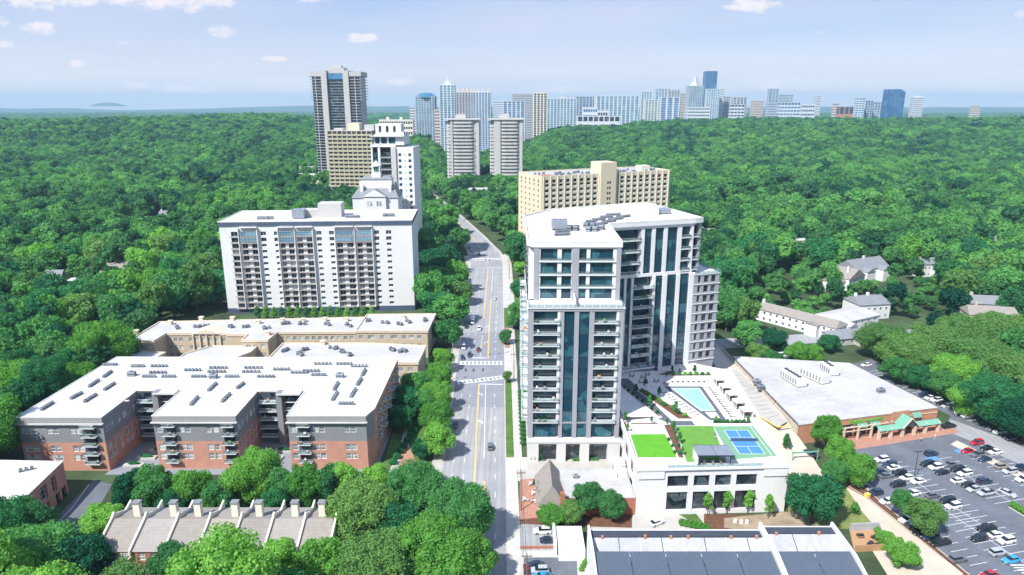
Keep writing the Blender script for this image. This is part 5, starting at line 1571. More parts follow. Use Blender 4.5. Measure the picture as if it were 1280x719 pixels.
# E: slim white tower
ET = thing('slim_white_tower', 'slim stepped white tower with stacked balconies beside the white mansion', 'tower', (-95.0, 468, 0), R(-3))
ET.scale = (0.755, 1, 1)
ew = MB('white_wall', 'concrete_wall')
ez = [3 + 4.0 * k for k in range(20)]
ew.m('white_wall')
rc = [(a, b, z + 1.0, z + 2.9) for a, b in ((24.5, 27), (33.5, 36)) for z in ez if z < 78]
sm = [(a, a + .8, z + 1.4, z + 2.2) for a in (30.0,) for z in ez if z < 78]
wallgrid(ew, (22.5, 0), (38, 0), 0, 82, [(a - 22.5, b - 22.5, c, d) for a, b, c, d in rc + sm], .35)
put_windows(ET, (22.5, 0), (38, 0), [(a - 22.5, b - 22.5, c, d) for a, b, c, d in rc + sm], .35, frame='frame_dark', gl='glass_teal', fw=.12)
ew.box(.2, 22.5, 1.9, 24, 0, 82, 'f'); ew.box(22.5, 38, .02, 24, 0, 81.98, 'f')
ew.box(0, 1.4, -.3, 1.9, 0, 84); ew.box(6.2, 8.2, -.3, 1.9, 0, 84); ew.box(18.0, 18.6, -.4, 1.9, 0, 82); ew.m('concrete_wall'); ew.box(18.61, 22.5, -1.2, 1.9, 0, 82.01)
ew.m('white_wall')
ew.prism([(-.3, -.6), (22, -.6), (22, 24), (-.3, 24)], 82.02, 83.2)
ew.box(2.5, 29, 2, 22, 83.21, 90); ew.prism([(4, 3), (27, 3), (25, 20), (6, 20)], 90.01, 97); ew.box(22, 29.6, 1.5, 2, 83.22, 92); ew.box(-.4, 30, -.8, 2.2, 88.9, 89.3)
ew.build('wall', ET)
for z in ez[:20]:
    if z + 3.5 > 82: continue
    inst('window', winmesh(4.6, 3.2, frame='frame_dark', gl='glass_teal', nx=3, fw=.12), ET, (1.5, .6, z + .3))
    inst('window', winmesh(9.6, 3.2, frame='frame_dark', gl='glass_dark', nx=4, fw=.12), ET, (8.3, 1.7, z + .3))
    balcony(ET, 7.9, 1.8, z, 0, 13, 2.6, clutter=0)
for x in (7, 13.5, 20): inst('window', winmesh(2.2, 4.2, frame='frame_dark', gl='glass_dark', fw=.15), ET, (x, 2.88, 91.5))
for x, w_ in ((3.5, 4), (9, 5), (16, 12)): inst('window', winmesh(w_, 4.0, frame='frame_dark', gl='glass_teal', nx=3, fw=.15), ET, (x, 1.88, 84.2))

# F: white mansion with a cupola, and other houses
def gable(mb, x0, x1, y0, y1, z0, zr, axis='x', ov=.5, hip=0.0):
    if axis == 'x':
        ym = (y0 + y1) / 2
        a, b = (x0 - ov + hip, ym, zr), (x1 + ov - hip, ym, zr)
        c = [(x0 - ov, y0 - ov, z0), (x1 + ov, y0 - ov, z0), (x1 + ov, y1 + ov, z0), (x0 - ov, y1 + ov, z0)]
        mb.face(c[0], c[1], b, a); mb.face(c[2], c[3], a, b); mb.face(c[1], c[2], b); mb.face(c[3], c[0], a)
    else:
        xm = (x0 + x1) / 2
        a, b = (xm, y0 - ov + hip, zr), (xm, y1 + ov - hip, zr)
        c = [(x0 - ov, y0 - ov, z0), (x1 + ov, y0 - ov, z0), (x1 + ov, y1 + ov, z0), (x0 - ov, y1 + ov, z0)]
        mb.face(c[1], c[2], b, a); mb.face(c[3], c[0], a, b); mb.face(c[0], c[1], a); mb.face(c[2], c[3], b)
    mb.face(c[3], c[2], c[1], c[0])
def house(label, x, y, rz, w, d, h, rise, wall='white_wall', roof='slate', axis='x', hip=0.0, wings=(), chim=((.2, .5),), nwin=4, group=None, nfl=2, name='house'):
    t = thing(name, label, 'house', (x, y, 0), rz, group)
    mb = MB(wall)
    fh = h / nfl
    rs = grid(spread(w, nwin, min(1.3, w / nwin * .5), .5), [(i * fh + .9, i * fh + min(2.3, fh - .3)) for i in range(nfl)])
    wallgrid(mb, (0, 0), (w, 0), 0, h, rs, .15); wallgrid(mb, (w, 0), (w, d), 0, h, rse := grid(spread(d, 3, 1.1, .5), [(i * fh + .9, i * fh + 2.2) for i in range(nfl)]), .15)
    wallgrid(mb, (w, d), (0, d), 0, h, [], .1); wallgrid(mb, (0, d), (0, 0), 0, h, [], .1)
    put_windows(t, (0, 0), (w, 0), rs, .15, frame='frame_white', gl='glass_dark', nz=2); put_windows(t, (w, 0), (w, d), rse, .15, frame='frame_white', gl='glass_dark', nz=2)
    for wx0, wx1, wy0, wy1, wh in wings: mb.box(wx0, wx1, wy0, wy1, 0, wh)
    mb.build('wall', t)
    rf = MB(roof)
    if rise: gable(rf, 0, w, 0, d, h, h + rise, axis, .5, hip)
    else: rf.box(-.3, w + .3, -.3, d + .3, h, h + .4)
    for wx0, wx1, wy0, wy1, wh in wings: gable(rf, wx0, wx1, wy0, wy1, wh + .01, wh + min(wx1 - wx0, wy1 - wy0) * .42, 'y' if wx1 - wx0 < wy1 - wy0 or wy0 < 0 else 'x', .35)
    ro = rf.build('roof', t)
    for cx, cy in chim:
        q = MB(wall); q.box(cx * w - .6, cx * w + .6, cy * d - .6, cy * d + .6, h * .8, h + rise + 1.4); q.build('chimney', ro)
    return t
MN = thing('white_mansion', 'large white mansion with slate roof, central pediment and cupola, behind the white slab', 'mansion', (-102, 436, 0), R(2))
mw = MB('white_wall')
mrs = grid([(2, 4.5), (9.8, 11.2), (12, 13.4), (15.8, 17.2), (18, 19.4), (24.5, 26.5)], [(6, 8.5), (14, 16.5), (22, 25), (31, 34), (40, 43.5)])
wallgrid(mw, (0, 0), (29, 0), 0, 52, mrs, .3); wallgrid(mw, (29, 0), (29, 22), 0, 52, [], .3); wallgrid(mw, (0, 22), (0, 0), 0, 52, [], .3); wallgrid(mw, (29, 22), (0, 22), 0, 52, [], .3)
mw.box(7.5, 21.5, -2, -.01, 0, 53); mw.box(4.5, 24.5, 7, 16, 52, 63); mw.box(11.4, 17.2, 9, 14, 63, 67.2)
mw.build('wall', MN); put_windows(MN, (0, 0), (29, 0), mrs, .3, frame='frame_white', gl='glass_blind', nx=1, nz=2)
for x in (9.5, 11.4, 15.4, 17.3): inst('window', winmesh(1.5, 3.2, frame='frame_white', gl='glass_blind', nz=2), MN, (x, -2.08, 47))
q = MB('slate'); gable(q, 0, 29, 0, 22, 52.01, 60, 'x', .6, 5); gable(q, 7.5, 21.5, -2, 6, 53.01, 57.5, 'y', .6); gable(q, 4.5, 24.5, 7, 16, 63.01, 65, 'x', .5, 3); q.build('roof', MN)
q = MB('white_wall'); q.face((6.9, -2.62, 53.0), (22.1, -2.62, 53.0), (14.5, -2.62, 57.4)); q.build('pediment', MN)
for cx, cy in ((5.5, 5), (23.5, 5), (3, 16), (26, 16)): q = MB('white_wall'); q.box(cx - .9, cx + .9, cy - .9, cy + .9, 52, 60.5); q.build('chimney', MN)
q = MB('white_wall'); 
for sx in (12, 16.6):
    for sy in (9.4, 13.6): q.box(sx - .35, sx + .35, sy - .35, sy + .35, 67.2, 71)
q.cyl(14.3, 11.5, 71, 71.6, 3.4, n=12); q.cyl(14.3, 11.5, 71.6, 74.5, 3.0, .3, n=12); q.build('cupola', MN)
mat('copper', (0.12, 0.32, 0.20), 0.6, 0.1); q = MB('copper'); q.cyl(14.3, 11.5, 67.3, 70.4, 1.3, n=10); q.build('bell', MN)

# G tan mid-rise, H dark tower, I and J pale round-cornered towers
ftower('tan_midrise', 'khaki apartment mid-rise with a penthouse block, in front of the tall dark tower', 'tower', (-210, 795), R(-4), 51, 30, 80, 18, 'balcony', 9, 'khaki', 'glass_dark', cap=[(.42, .68, .3, .7, 8, 'cream'), (.78, 1.0, .4, .9, 6, 'concrete_wall'), (.1, .3, .3, .7, 2, 'concrete_wall')])
HT = thing('dark_high_rise', 'tallest dark high-rise with flared top and two pale vertical fins', 'tower', (-271, 952, 0), R(-2))
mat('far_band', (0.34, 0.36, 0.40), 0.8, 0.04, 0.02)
HW, HD_, HH = 70.0, 36.0, 150.0
q = MB('glass_dark'); q.box(3, HW - 3, 3, HD_, 0, HH - .5); q.build('glazing', HT)
q = MB('far_band')
for i in range(40):
    z = HH - 5 - i * 3.72
    if z < 0: break
    o = 0 if i < 9 else 3.0
    q.box(o, 16, .6, HD_ + .5, z, z + .8); q.box(54, HW - o, .6, HD_ + .5, z, z + .8); q.box(24, 46, 2.2, 4, z, z + .55)
q.build('floor_band', HT, 'stuff')
for x0, x1 in ((16.5, 24), (46, 53.5)): q = MB('concrete_wall'); q.box(x0, x1, -1.2, HD_ + 1, 0, HH + 3); q.build('fin', HT)
q = MB('concrete_wall'); q.box(0, 16.4, .1, HD_, HH - 4.5, HH + 1.5); q.box(53.6, HW, .1, HD_, HH - 4.5, HH + 1.5); q.build('crown_band', HT, 'stuff')
q = MB('glass_blue'); q.box(24.02, 45.98, 1.2, 2.0, HH - 8, HH - 1); q.build('top_glazing', HT)
q = MB('concrete_wall'); q.box(24, 46, 6, 24, HH - .4, HH + 7); q.box(28, 42, 8, 20, HH + 7, HH + 9.5); q.build('lift_housing', HT)
q = MB('concrete_wall'); [q.box(3, 3.6, y, y + .8, 0, HH - 36) for y in (3, 12, 21, 30)]; [q.box(8, 8.8, .4, .59, 0, HH)]; q.box(61, 61.8, .4, .59, 0, HH); q.build('pier', HT, 'stuff')
def roundtower(label, x, y, h, seed):
    t = thing('pale_round_tower', label, 'tower', (x, y, 0), 0, 'two pale towers with round balcony bays')
    n = 21; fh = h / n; w = 44.0
    q = MB('concrete_wall'); q.box(4, w - 4, 5, 32, 0, h); q.build('wall', t)
    g_ = MB('glass_blind'); g_.box(4.2, w - 4.2, 4.6, 4.99, 0, h - 1); g_.box(3.6, 3.99, 8, 30, 0, h - 1); g_.build('glazing', t)
    def arc(x0, x1, y0, b): return [(x0 + (x1 - x0) * i / 8, y0 - b * min(1, 2.2 * math.sin(math.pi * i / 8))) for i in range(9)]
    s_ = MB('white_wall' if False else 'concrete_wall')
    for i in range(n):
        z = i * fh
        s_.prism([(1.2, 31)] + [(1.2, 7)] + [(4, 4)] + [(7, 3.9)] + [(7, 5), (4.1, 5.1), (4, 31)], z, z + fh * .55)
        s_.prism(arc(15 if seed else 9, w - 7 if not seed else w - 5, 4.5, 3.2) + [(w - 5, 4.9), (10, 4.9)], z, z + fh * .52)
    s_.build('floor_band', t, 'stuff')
    q = MB('concrete_wall'); q.box(7, 15 if seed else 9.5, 2.2, 4.98, 0, h); q.build('pier', t); q = MB('concrete_wall'); q.box(w - 5, w - 1.2, 3.2, 31.5, 0, h); q.build('pier', t)
    q = MB('concrete_wall'); q.prism([(-1, 1), (w + 1, 1), (w + 1, 33), (-1, 33)], h, h + 1.6); q.build('cornice', t)
    q = MB('roof_pale'); q.prism([(0, 2), (w, 2), (w, 32), (0, 32)], h + 1.6, h + 1.65, True, False); q.build('roof', t)
    q = MB('concrete_wall'); q.box(13, 26, 10, 20, h + 1.7, h + 6.5); q.box(15, 24, 12, 18, h + 6.5, h + 7.5); q.build('lift_housing', t)
roundtower('left of two pale towers with curved balconies beyond the curved road', -84.5, 880, 90.5, 0)
roundtower('right of two pale towers with curved balconies beyond the curved road', -29.5, 880, 90.5, 1)

# ---------------------------------------------------------------- grocery store
A14 = R(14); SC, SS = math.cos(A14), math.sin(A14)
SO = G(998, 533, 7)
STO = thing('grocery_store', 'low brick store with pale flat roof and green entrance canopy beside the car park', 'store', (SO[0], SO[1] + .6, 0), A14)
def sl(px, py, z):
    x, y = G(px, py, z); dx, dy = x - SO[0], y - SO[1] - .6; return (dx * SC + dy * SS, -dx * SS + dy * SC)
SWd = 56.5; SD = 46.0
SP = [(0, 0), (SWd, 0), (SWd, SD), (10, 62), (-2, 52) if False else (14, 60)]
SP = [(0, 0), (SWd, 0), (SWd, 44), (13.5, 63), (12.2, 57)]
sw = MB('brick_store')
cols = [(17.5, 22.3), (22.9, 27.6), (28.2, 32.6)]
wallgrid(sw, SP[0], SP[1], 0, 6.7, [(a, b, 3.6, 4.9) for a, b in cols] + [(a, b, .2, 3.4) for a, b in cols] + [(33.4, 36.5, 0, 3), (37, 40.5, 0, 3.2), (41, 46, 0, 3), (46.6, 50.5, 0, 3), (51, 55.5, 0, 3)], .5)
put_windows(STO, SP[0], SP[1], [(a, b, 3.6, 4.9) for a, b in cols], .5, frame='frame_white', gl='glass_teal', nx=5)
put_windows(STO, SP[0], SP[1], [(a, b, .2, 3.4) for a, b in cols] + [(33.4, 36.5, 0, 3), (37, 40.5, 0, 3.2), (41, 46, 0, 3), (46.6, 50.5, 0, 3), (51, 55.5, 0, 3)], .5, frame='frame_dark', gl='glass_dark', nx=3)
for i in range(1, 5): wallgrid(sw, SP[i], SP[(i + 1) % 5], 0, 6.7, [], .2)
sw.box(37.2, 44.2, -.35, -.005, 0, 7.6)
sw.build('wall', STO)
q = MB('tan_trim'); q.box(12, 36.9, -.12, -.006, 3.5, 3.85); q.box(44.4, SWd, -.12, -.006, 5.3, 5.6); q.build('string_course', STO)
q = MB('teak'); q.prism(inset(SP, -.1), 6.701, 6.98, False); q.build('coping', STO)
roof_part(STO, SP, 7.0, 'roof_pale', .12, .25)
q = MB('roof_grey')
for i in range(1, 12): q.box(1.5, 55, i * 3.6, i * 3.6 + .12, 7.003, 7.02)
q.build('roof_seam', STO, 'stuff')
# columns and canopy
mat('column_tan', (0.58, 0.45, 0.35), 0.9, 0.06)
for u in (17.0, 22.6, 27.9): q = MB('column_tan'); q.box(u - .3, u + .3, -2.2, -1.6, 0, 4.7); q.build('column', STO)
q = MB('column_tan'); q.box(14.5, 33, -2.1, -1.7, 4.7, 4.9); q.box(14.5, 28, -2.1, -1.7, 3.3, 3.5); q.build('beam', STO, 'stuff')
for u in (29.6, 34.2, 39.0, 43.8, 48.4, 53.8):
    q = MB('column_tan'); q.box(u - .45, u + .45, -4.2, -3.3, 0, 3.9); q.build('column', STO)
q = MB('awning_green')
def aw(x0, x1): q.face((x0, -4.5, 3.4), (x1, -4.5, 3.4), (x1, -2.7, 4.5), (x0, -2.7, 4.5)); q.face((x1, -4.5, 3.3), (x0, -4.5, 3.3), (x0, -2.7, 4.4), (x1, -2.7, 4.4))
aw(29, 38.2); aw(44.6, 54.3)
q.face((38.2, -4.6, 3.6), (41.4, -4.6, 6.9), (41.4, -.4, 6.9), (38.2, -.4, 3.6)); q.face((41.4, -4.6, 6.9), (44.6, -4.6, 3.6), (44.6, -.4, 3.6), (41.4, -.4, 6.9))
q.build('canopy', STO)
q = MB('column_tan'); q.obox((38.0, -4.7), (41.4, -4.7), 0, .02, 0, 0.01) if False else None
for (a, za), (b, zb_) in (((38.1, 3.5), (41.4, 6.85)), ((44.7, 3.5), (41.4, 6.85))): q.bar((a, -4.7, za), (b, -4.7, zb_), .22, 4)
q.build('gable_frame', STO)
g_ = MB('glass_dark'); g_.face((38.9, -4.3, 3.7), (43.9, -4.3, 3.7), (41.4, -4.3, 6.2)); g_.build('gable_window', STO)
g_ = MB('awning_green'); g_.face((45.5, -1.2, 4.9), (49.0, -1.2, 4.9), (49.0, -.1, 6.4), (45.5, -.1, 6.4)); g_.build('canopy', STO)
for u0, u1 in ((23.2, 27.3), (28.4, 32.4)): g_ = MB('awning_green'); g_.face((u0, -1.0, 3.6), (u1, -1.0, 3.6), (u1, -.1, 4.9), (u0, -.1, 4.9)); g_.build('canopy', STO)
for i, u in enumerate((20, 24, 29, 33.6, 36)): 
    q = MB('fabric_white'); q.box(u - .25, u + .25, -2.0, -1.7, 4.9, 5.2); q.build('flood_light', STO)
def text(s_, root, loc, size, m, name='lettering', sx=1.0, ext=.06, rz=0.0):
    cu = bpy.data.curves.new(name, 'FONT'); cu.body = s_; cu.size = size; cu.extrude = ext; cu.resolution_u = 2; cu.offset = size * .02
    tmp = bpy.data.objects.new('tmp', cu); COL.objects.link(tmp); bpy.context.view_layer.update()
    me = bpy.data.meshes.new_from_object(tmp.evaluated_get(bpy.context.evaluated_depsgraph_get())); bpy.data.objects.remove(tmp)
    me.materials.clear(); me.materials.append(M[m])
    o = bpy.data.objects.new(name, me); o.location = loc; o.rotation_euler = (math.pi / 2, 0, rz); o.scale = (sx, 1, 1); link(o, root); return o
text('Fresh', STO, (20.2, -.12, 5.05), 2.3, 'sign_green', sx=1.05)
text('MARKET', STO, (26.6, -.12, 5.25), 1.35, 'sign_green', sx=1.45)
# roof plant
for i, (pa, pb, label) in enumerate((((980, 466), (1003, 480), 'a'), ((1004, 463), (1033, 476), 'b'), ((1030, 457), (1043, 466), 'c'))):
    a, b = Vector(sl(*pa, 8.5)), Vector(sl(*pb, 8.5)); L = (b - a).length; an = math.atan2(b.y - a.y, b.x - a.x)
    o = inst('air_handler', (lambda m_: m_)(None) or None, STO) if False else None
    q = MB('unit_grey', 'unit_dark', 'fabric_white'); q.m('fabric_white'); q.box(0, L, -1.9, 1.9, .4, 3.4); q.m('unit_grey'); q.box(.2, L - .2, -1.4, 1.4, 0, .39)
    q.m('unit_dark')
    if i != 1: [q.cyl(1.2 + k * 2.0, 0, 3.41, 3.75, .85, n=10) for k in range(int(L / 2.0))]
    q.m('unit_grey'); [q.box(.4 + k * 1.5, 1.3 + k * 1.5, -1.92, -1.905, .8, 2.8) for k in range(int(L / 1.5))]
    q.build('air_handler', STO, loc=(a.x, a.y, 7.02), rz=an)
for p in ((1101, 489), (946, 478), (951, 485)): x, y = sl(*p, 7.5); inst('air_handler', BIGAC, STO, (x, y, 7.02))

# retaining wall with rails along the ramp
t = thing('ramp_wall', 'long concrete retaining wall with dark double railing between ramp and store', 'wall')
ra, rb_ = (94.4, 206.5), (91.8, 283)
q = MB('concrete_beige'); q.obox(ra, rb_, 0, .5, 0, 6.9); q.build('wall', t)
q = MB('frame_dark'); q.bar((94.6, 206.5, 7.9), (92.0, 283, 7.9), .09); q.bar((94.6, 206.5, 7.4), (92.0, 283, 7.4), .08); q.build('rail', t)
q = MB('frame_dark')
for i in range(26): f = i / 25; x = 94.6 - 2.6 * f; y = 206.5 + 76.5 * f; q.box(x - .05, x + .05, y - .05, y + .05, 6.9, 7.95)
q.build('post', t, 'stuff')
# clearance bar over the driveway
t = thing('height_bar', 'green height-limit bar spanning the driveway below the parked car', 'gantry')
a, b = Vector(G(990, 578)), Vector(G(1021, 576))
for p in (a, b): q = MB('awning_green'); q.cyl(p.x, p.y, 0, drz(p.y) + 3.4, .16); q.build('post', t)
q = MB('awning_green'); q.obox((a.x - .3, a.y), (b.x + .3, b.y), -.15, .15, 3.1, 3.5); q.build('beam', t)

# ---------------------------------------------------------------- bottom: white-walled building with dark ribbed metal roofs
BT = thing('metal_roof_hall', 'white-walled hall with dark ribbed metal roofs and raised gable walls at the bottom edge', 'building')
def hall(x0, x1, yb, ridge=138.2, ylow=118):
    q = MB('white_wall')
    for x in (x0, x1 - .5):
        P_ = [(x, ylow, 5.2), (x, ridge - 2, 9.6), (x, yb - .2, 9.9), (x, yb + .1, 9.0), (x, yb + .1, 0), (x, ylow, 0)]
        b_ = len(q.V); q.V += [(a[0], a[1], a[2]) for a in P_] + [(a[0] + .5, a[1], a[2]) for a in P_]; n_ = len(P_)
        q.F.append(tuple(b_ + i for i in range(n_))); q.I.append(0); q.F.append(tuple(b_ + n_ + i for i in reversed(range(n_)))); q.I.append(0)
        for i in range(n_): j = (i + 1) % n_; q.F.append((b_ + j, b_ + i, b_ + n_ + i, b_ + n_ + j)); q.I.append(0)
    q.build('gable_wall', BT, 'stuff')
    q = MB('white_wall'); q.box(x0 + .5, x1 - .5, ylow, yb - .1, 0, 4.4); q.box(x0 + .5, x1 - .5, yb - .6, yb, 0, 8.6); q.box(x0 + .5, x1 - .5, ylow, ridge - .2, 4.4, 4.9); q.build('wall', BT)
    m_ = MB('metal_roof'); nseg = max(2, round((x1 - x0 - 1) / 8.6)); wseg = (x1 - x0 - 1) / nseg
    for i in range(nseg):
        m_ = MB('metal_roof'); a_ = x0 + .5 + i * wseg + .08; b_ = a_ + wseg - .16
        m_.face((a_, ylow, 5.0), (b_, ylow, 5.0), (b_, ridge, 8.9), (a_, ridge, 8.9)); m_.face((a_, ridge, 8.9), (b_, ridge, 8.9), (b_, ridge + .15, 8.2), (a_, ridge + .15, 8.2))
        k = int(wseg / .6)
        for j in range(k):
            u = a_ + (j + .5) * wseg / k
            if u + .06 > b_: break
            m_.face((u - .05, ylow, 5.03), (u + .0, ylow, 5.12), (u + .0, ridge, 9.02), (u - .05, ridge, 8.93)); m_.face((u + .0, ylow, 5.12), (u + .05, ylow, 5.03), (u + .05, ridge, 8.93), (u, ridge, 9.02))
        m_.build('roof_panel', BT)
    # sunk terrace behind the ridge, then the dark flat rear roof
    q = MB('concrete_wall'); q.box(x0 + .5, x1 - .5, ridge + .2, ridge + 1.8, 4.4, 5.6); q.build('terrace', BT)
    q = MB('roof_grey'); q.face((x0 + .5, ridge + 1.5, 5.6), (x1 - .5, ridge + 1.5, 5.6), (x1 - .5, yb - 3, 8.35), (x0 + .5, yb - 3, 8.35)); q.build('terrace_wall', BT)
    q = MB('dark_roof'); q.box(x0 + .5, x1 - .5, yb - 3.0, yb - .61, 8.36, 8.7); q.build('rear_roof', BT)
    for i in range(int((x1 - x0) / 5.2)):
        u = x0 + 2 + i * 5.2
        q = MB('frame_dark' if i % 2 else 'fabric_white'); q.bar((u, ridge + 1.5, 5.65), (u, yb - 3.0, 8.4), .09, 4); q.build('divider', BT)
        q = MB('terracotta'); (q.box(u + 1.0 + i % 2, u + 1.6 + i % 2, yb - 3.3, yb - 2.8, 8.0, 8.9 + .1 * (i % 3)), q.build('chimney_pot', BT)) if i % 4 != 1 else None
        if i % 2 == 0: q = MB('fabric_white'); q.box(u + 2, u + 3.2, ridge + .5, ridge + 1.5, 5.61, 6.5); q.build('terrace_unit', BT)
        if i % 3: q = MB('terracotta'); q.box(u + .4, u + 3.6, ridge + .3, ridge + .6, 5.61, 5.9); q.build('tiles', BT)
hall(18.6, 61.2, 147.2); hall(61.3, 79.6, 148.6)
q = MB('fabric_white'); q.box(68, 71.5, 138.9, 140.3, 5.61, 6.5); q.build('terrace_table', BT)
q = MB('brick_red'); q.box(18.3, 18.58, 118, 135, 0, 1.6); q.build('base_band', BT)

# ---------------------------------------------------------------- steep cottage and flat-roofed restaurant
CT = thing('steep_cottage', 'cottage with steep grey hipped roof and brick chimney in front of the tower', 'cottage', (7.2, 165.6, 0), 0)
q = MB('cream'); q.box(0, 7.6, 0, 15, 0, 3.4); q.build('wall', CT)
q = MB('shingle'); gable(q, 0, 7.6, 0, 15, 3.41, 9.4, 'y', .5, .9); q.build('roof', CT)
q = MB('brick_red'); q.box(6.0, 7.2, -.9, .3, 0, 7.6); q.build('chimney', CT)
for i in range(2): q = MB('shingle'); q.box(.2, 2.0, 4.5 + i * 4.6, 6.3 + i * 4.6, 4.6, 5.6); q.box(.18, .6, 4.7 + i * 4.6, 6.1 + i * 4.6, 4.7, 5.4); q.build('dormer', CT)
FR = thing('flat_restaurant', 'low brick restaurant with stained white flat roof between cottage and podium', 'building')
fpz = [(15.0, 166.4), (34.0, 166.4), (33.8, 181.8), (13.0, 182.2)]
q = MB('brick_red'); wallgrid(q, fpz[0], fpz[1], 0, 5.2, r_ := [(12.0, 14.0, 2.6, 4.5), (14.3, 16.3, 2.6, 4.5)], .2)
for i in range(1, 4): wallgrid(q, fpz[i], fpz[(i + 1) % 4], 0, 5.2, [])
q.build('wall', FR); put_windows(FR, fpz[0], fpz[1], r_, .2, frame='frame_white', gl='glass_blind', nx=2)
roof_part(FR, fpz, 5.21, 'roof_pale', .25, .3)
inst('air_handler', BIGAC, FR, (18.5, 177, 5.23), 0, .6); q = MB('fabric_white'); q.box(28, 30.5, 177, 179.5, 5.23, 5.9); q.build('skylight', FR)
t = thing('entrance_awning', 'three stepped white flat canopies beside the tower base', 'awning', (31.0, 190.5, 0))
for i in range(3): q = MB('fabric_white'); q.box(0, 4.0 - .2 * i, -3.6 + 0.0 - i * 2.9, -1.0 - i * 2.9 + .1, 3.4 - .35 * i, 3.6 - .35 * i); q.build('canopy', t)
q = MB('frame_dark'); [q.cyl(x, y, 0, 3.2, .08) for x in (.2, 3.4) for y in (-1.2, -9)]; q.build('post', t, 'stuff')
t = thing('white_screen_wall', 'tall white block wall with a small white shed behind the white parked SUV', 'wall')
q = MB('white_wall'); q.box(10.6, 11.3, 148.5, 165, 0, 3.6); q.build('wall', t)
q = MB('white_wall'); q.box(11.6, 18.2, 146.5, 156.5, 0, 3.2); q.build('shed', t)

# ---------------------------------------------------------------- town houses, bottom left
TY0, TY1, TYR = 139.6, 155.5, 147.2
xs = [-98.2, -90.2, -82.2, -74.3, -66.6, -58.7, -50.9, -43.2]
walls = ['cream', 'brick_red', 'cream', 'brick_tan', 'brick_red', 'cream', 'brick_tan']
roofs = [(0.30, .275, .245), (.33, .31, .29), (.29, .27, .24), (.34, .31, .27), (.27, .25, .23), (.33, .31, .28), (.31, .28, .25)]
wdesc = ['arched windows and cream walls at the left end', 'red brick front, second from the left', 'small turret dormer, third from the left', 'tan front hidden by trees, fourth from the left', 'darker shingles, third from the right', 'bay hidden by trees, second from the right', 'tan walls at the right end']
for i in range(7):
    x0, x1 = xs[i], xs[i + 1]; w_ = x1 - x0
    t = thing('town_house', f'grey-roofed town house with {wdesc[i]} of the terrace', 'house', (x0, TY0, 0), 0, 'terrace of town houses at the lower left')
    mat(f'shingle_{i}', roofs[i], 0.95, 0.10, 0.7, fine=0.22)
    mb = MB(walls[i], 'white_wall')
    mb.m(walls[i]); rs = [(1.0, 2.2, 5.2, 7.2), (3.3, 4.5, 5.2, 7.2), (5.6, 6.8, 5.2, 7.2), (2.3, 5.6, 1.6, 4.0)] if i % 2 == 0 else [(1.4, 3.0, 5.4, 7.3), (4.2, 5.8, 5.4, 7.3), (1.4, 3.0, 1.4, 3.8)]
    wallgrid(mb, (0.3, 0), (w_, 0), 0, 8.0, rs, .2); mb.box(.3, w_, .01, 15.8, 0, 7.9, 'f')
    mb.build('wall', t); put_windows(t, (.3, 0), (w_, 0), rs, .2, frame='frame_white', gl='glass_blind', nx=2, nz=2, fw=.12)
    if i == 0:
        for a, b, c, d in rs[:3]:
            q = MB('white_wall'); m_ = (a + b) / 2 + .3; q.F = []; 
            for k in range(7):
                a0, a1 = math.pi * k / 7, math.pi * (k + 1) / 7
                q.face((m_ + .6 * math.cos(a1), -.06, d + .6 * math.sin(a1)), (m_ + .6 * math.cos(a0), -.06, d + .6 * math.sin(a0)), (m_ + .82 * math.cos(a0), -.06, d + .82 * math.sin(a0)), (m_ + .82 * math.cos(a1), -.06, d + .82 * math.sin(a1)))
            q.build('window_arch', t)
    q = MB(f'shingle_{i}')
    rows = 11
    for k in range(rows):
        f0, f1 = k / rows, (k + 1) / rows
        q.face((.3, -.4 + 8.0 * f0, 8.0 + 3.6 * f0), (w_, -.4 + 8.0 * f0, 8.0 + 3.6 * f0), (w_, -.4 + 8.0 * f1, 7.985 + 3.6 * f1), (.3, -.4 + 8.0 * f1, 7.985 + 3.6 * f1))
    q.face((.3, 7.6, 11.55), (w_, 7.6, 11.55), (w_, 15.9, 9.4), (.3, 15.9, 9.4)); q.build('roof', t)
    q = MB('cream_pale')
    def coping(x):
        P_ = [(-.7, 6.2), (-.7, 8.5), (7.0, 12.0), (8.4, 13.0), (9.2, 12.2), (13.0, 10.6), (15.9, 11.6), (15.9, 6.2)]
        b_ = len(q.V); q.V += [(x - .22, a, b) for a, b in P_] + [(x + .22, a, b) for a, b in P_]; n_ = len(P_)
        q.F.append(tuple(b_ + k for k in range(n_))); q.F.append(tuple(b_ + n_ + k for k in reversed(range(n_)))); q.I += [0, 0]
        for k in range(n_): j = (k + 1) % n_; q.F.append((b_ + j, b_ + k, b_ + n_ + k, b_ + n_ + j)); q.I.append(0)
    coping(.08); q.build('party_wall', t)
    if i == 6: q = MB('cream_pale'); coping(w_); q.build('party_wall', t)
    cx = [5.2, 6.3, 4.3, 5.6, 3.9, 4.9, 3.8][i]
    q = MB('cream_pale'); q.box(cx - .8, cx + .8, 9.2, 10.6, 9, 14.6); q.build('chimney', t)
    q = MB('slate'); q.box(cx - .95, cx + .95, 9.05, 10.75, 14.6, 15.0); q.build('chimney_cap', t)
    if i in (2, 4): q = MB('slate'); q.cyl(w_ * .55, .2, 8.0, 10.6, 1.3, .05, 8); q.build('dormer_roof', t); q = MB('white_wall'); q.cyl(w_ * .55, .2, 5.2, 8.0, 1.2, n=8); q.build('bay', t)

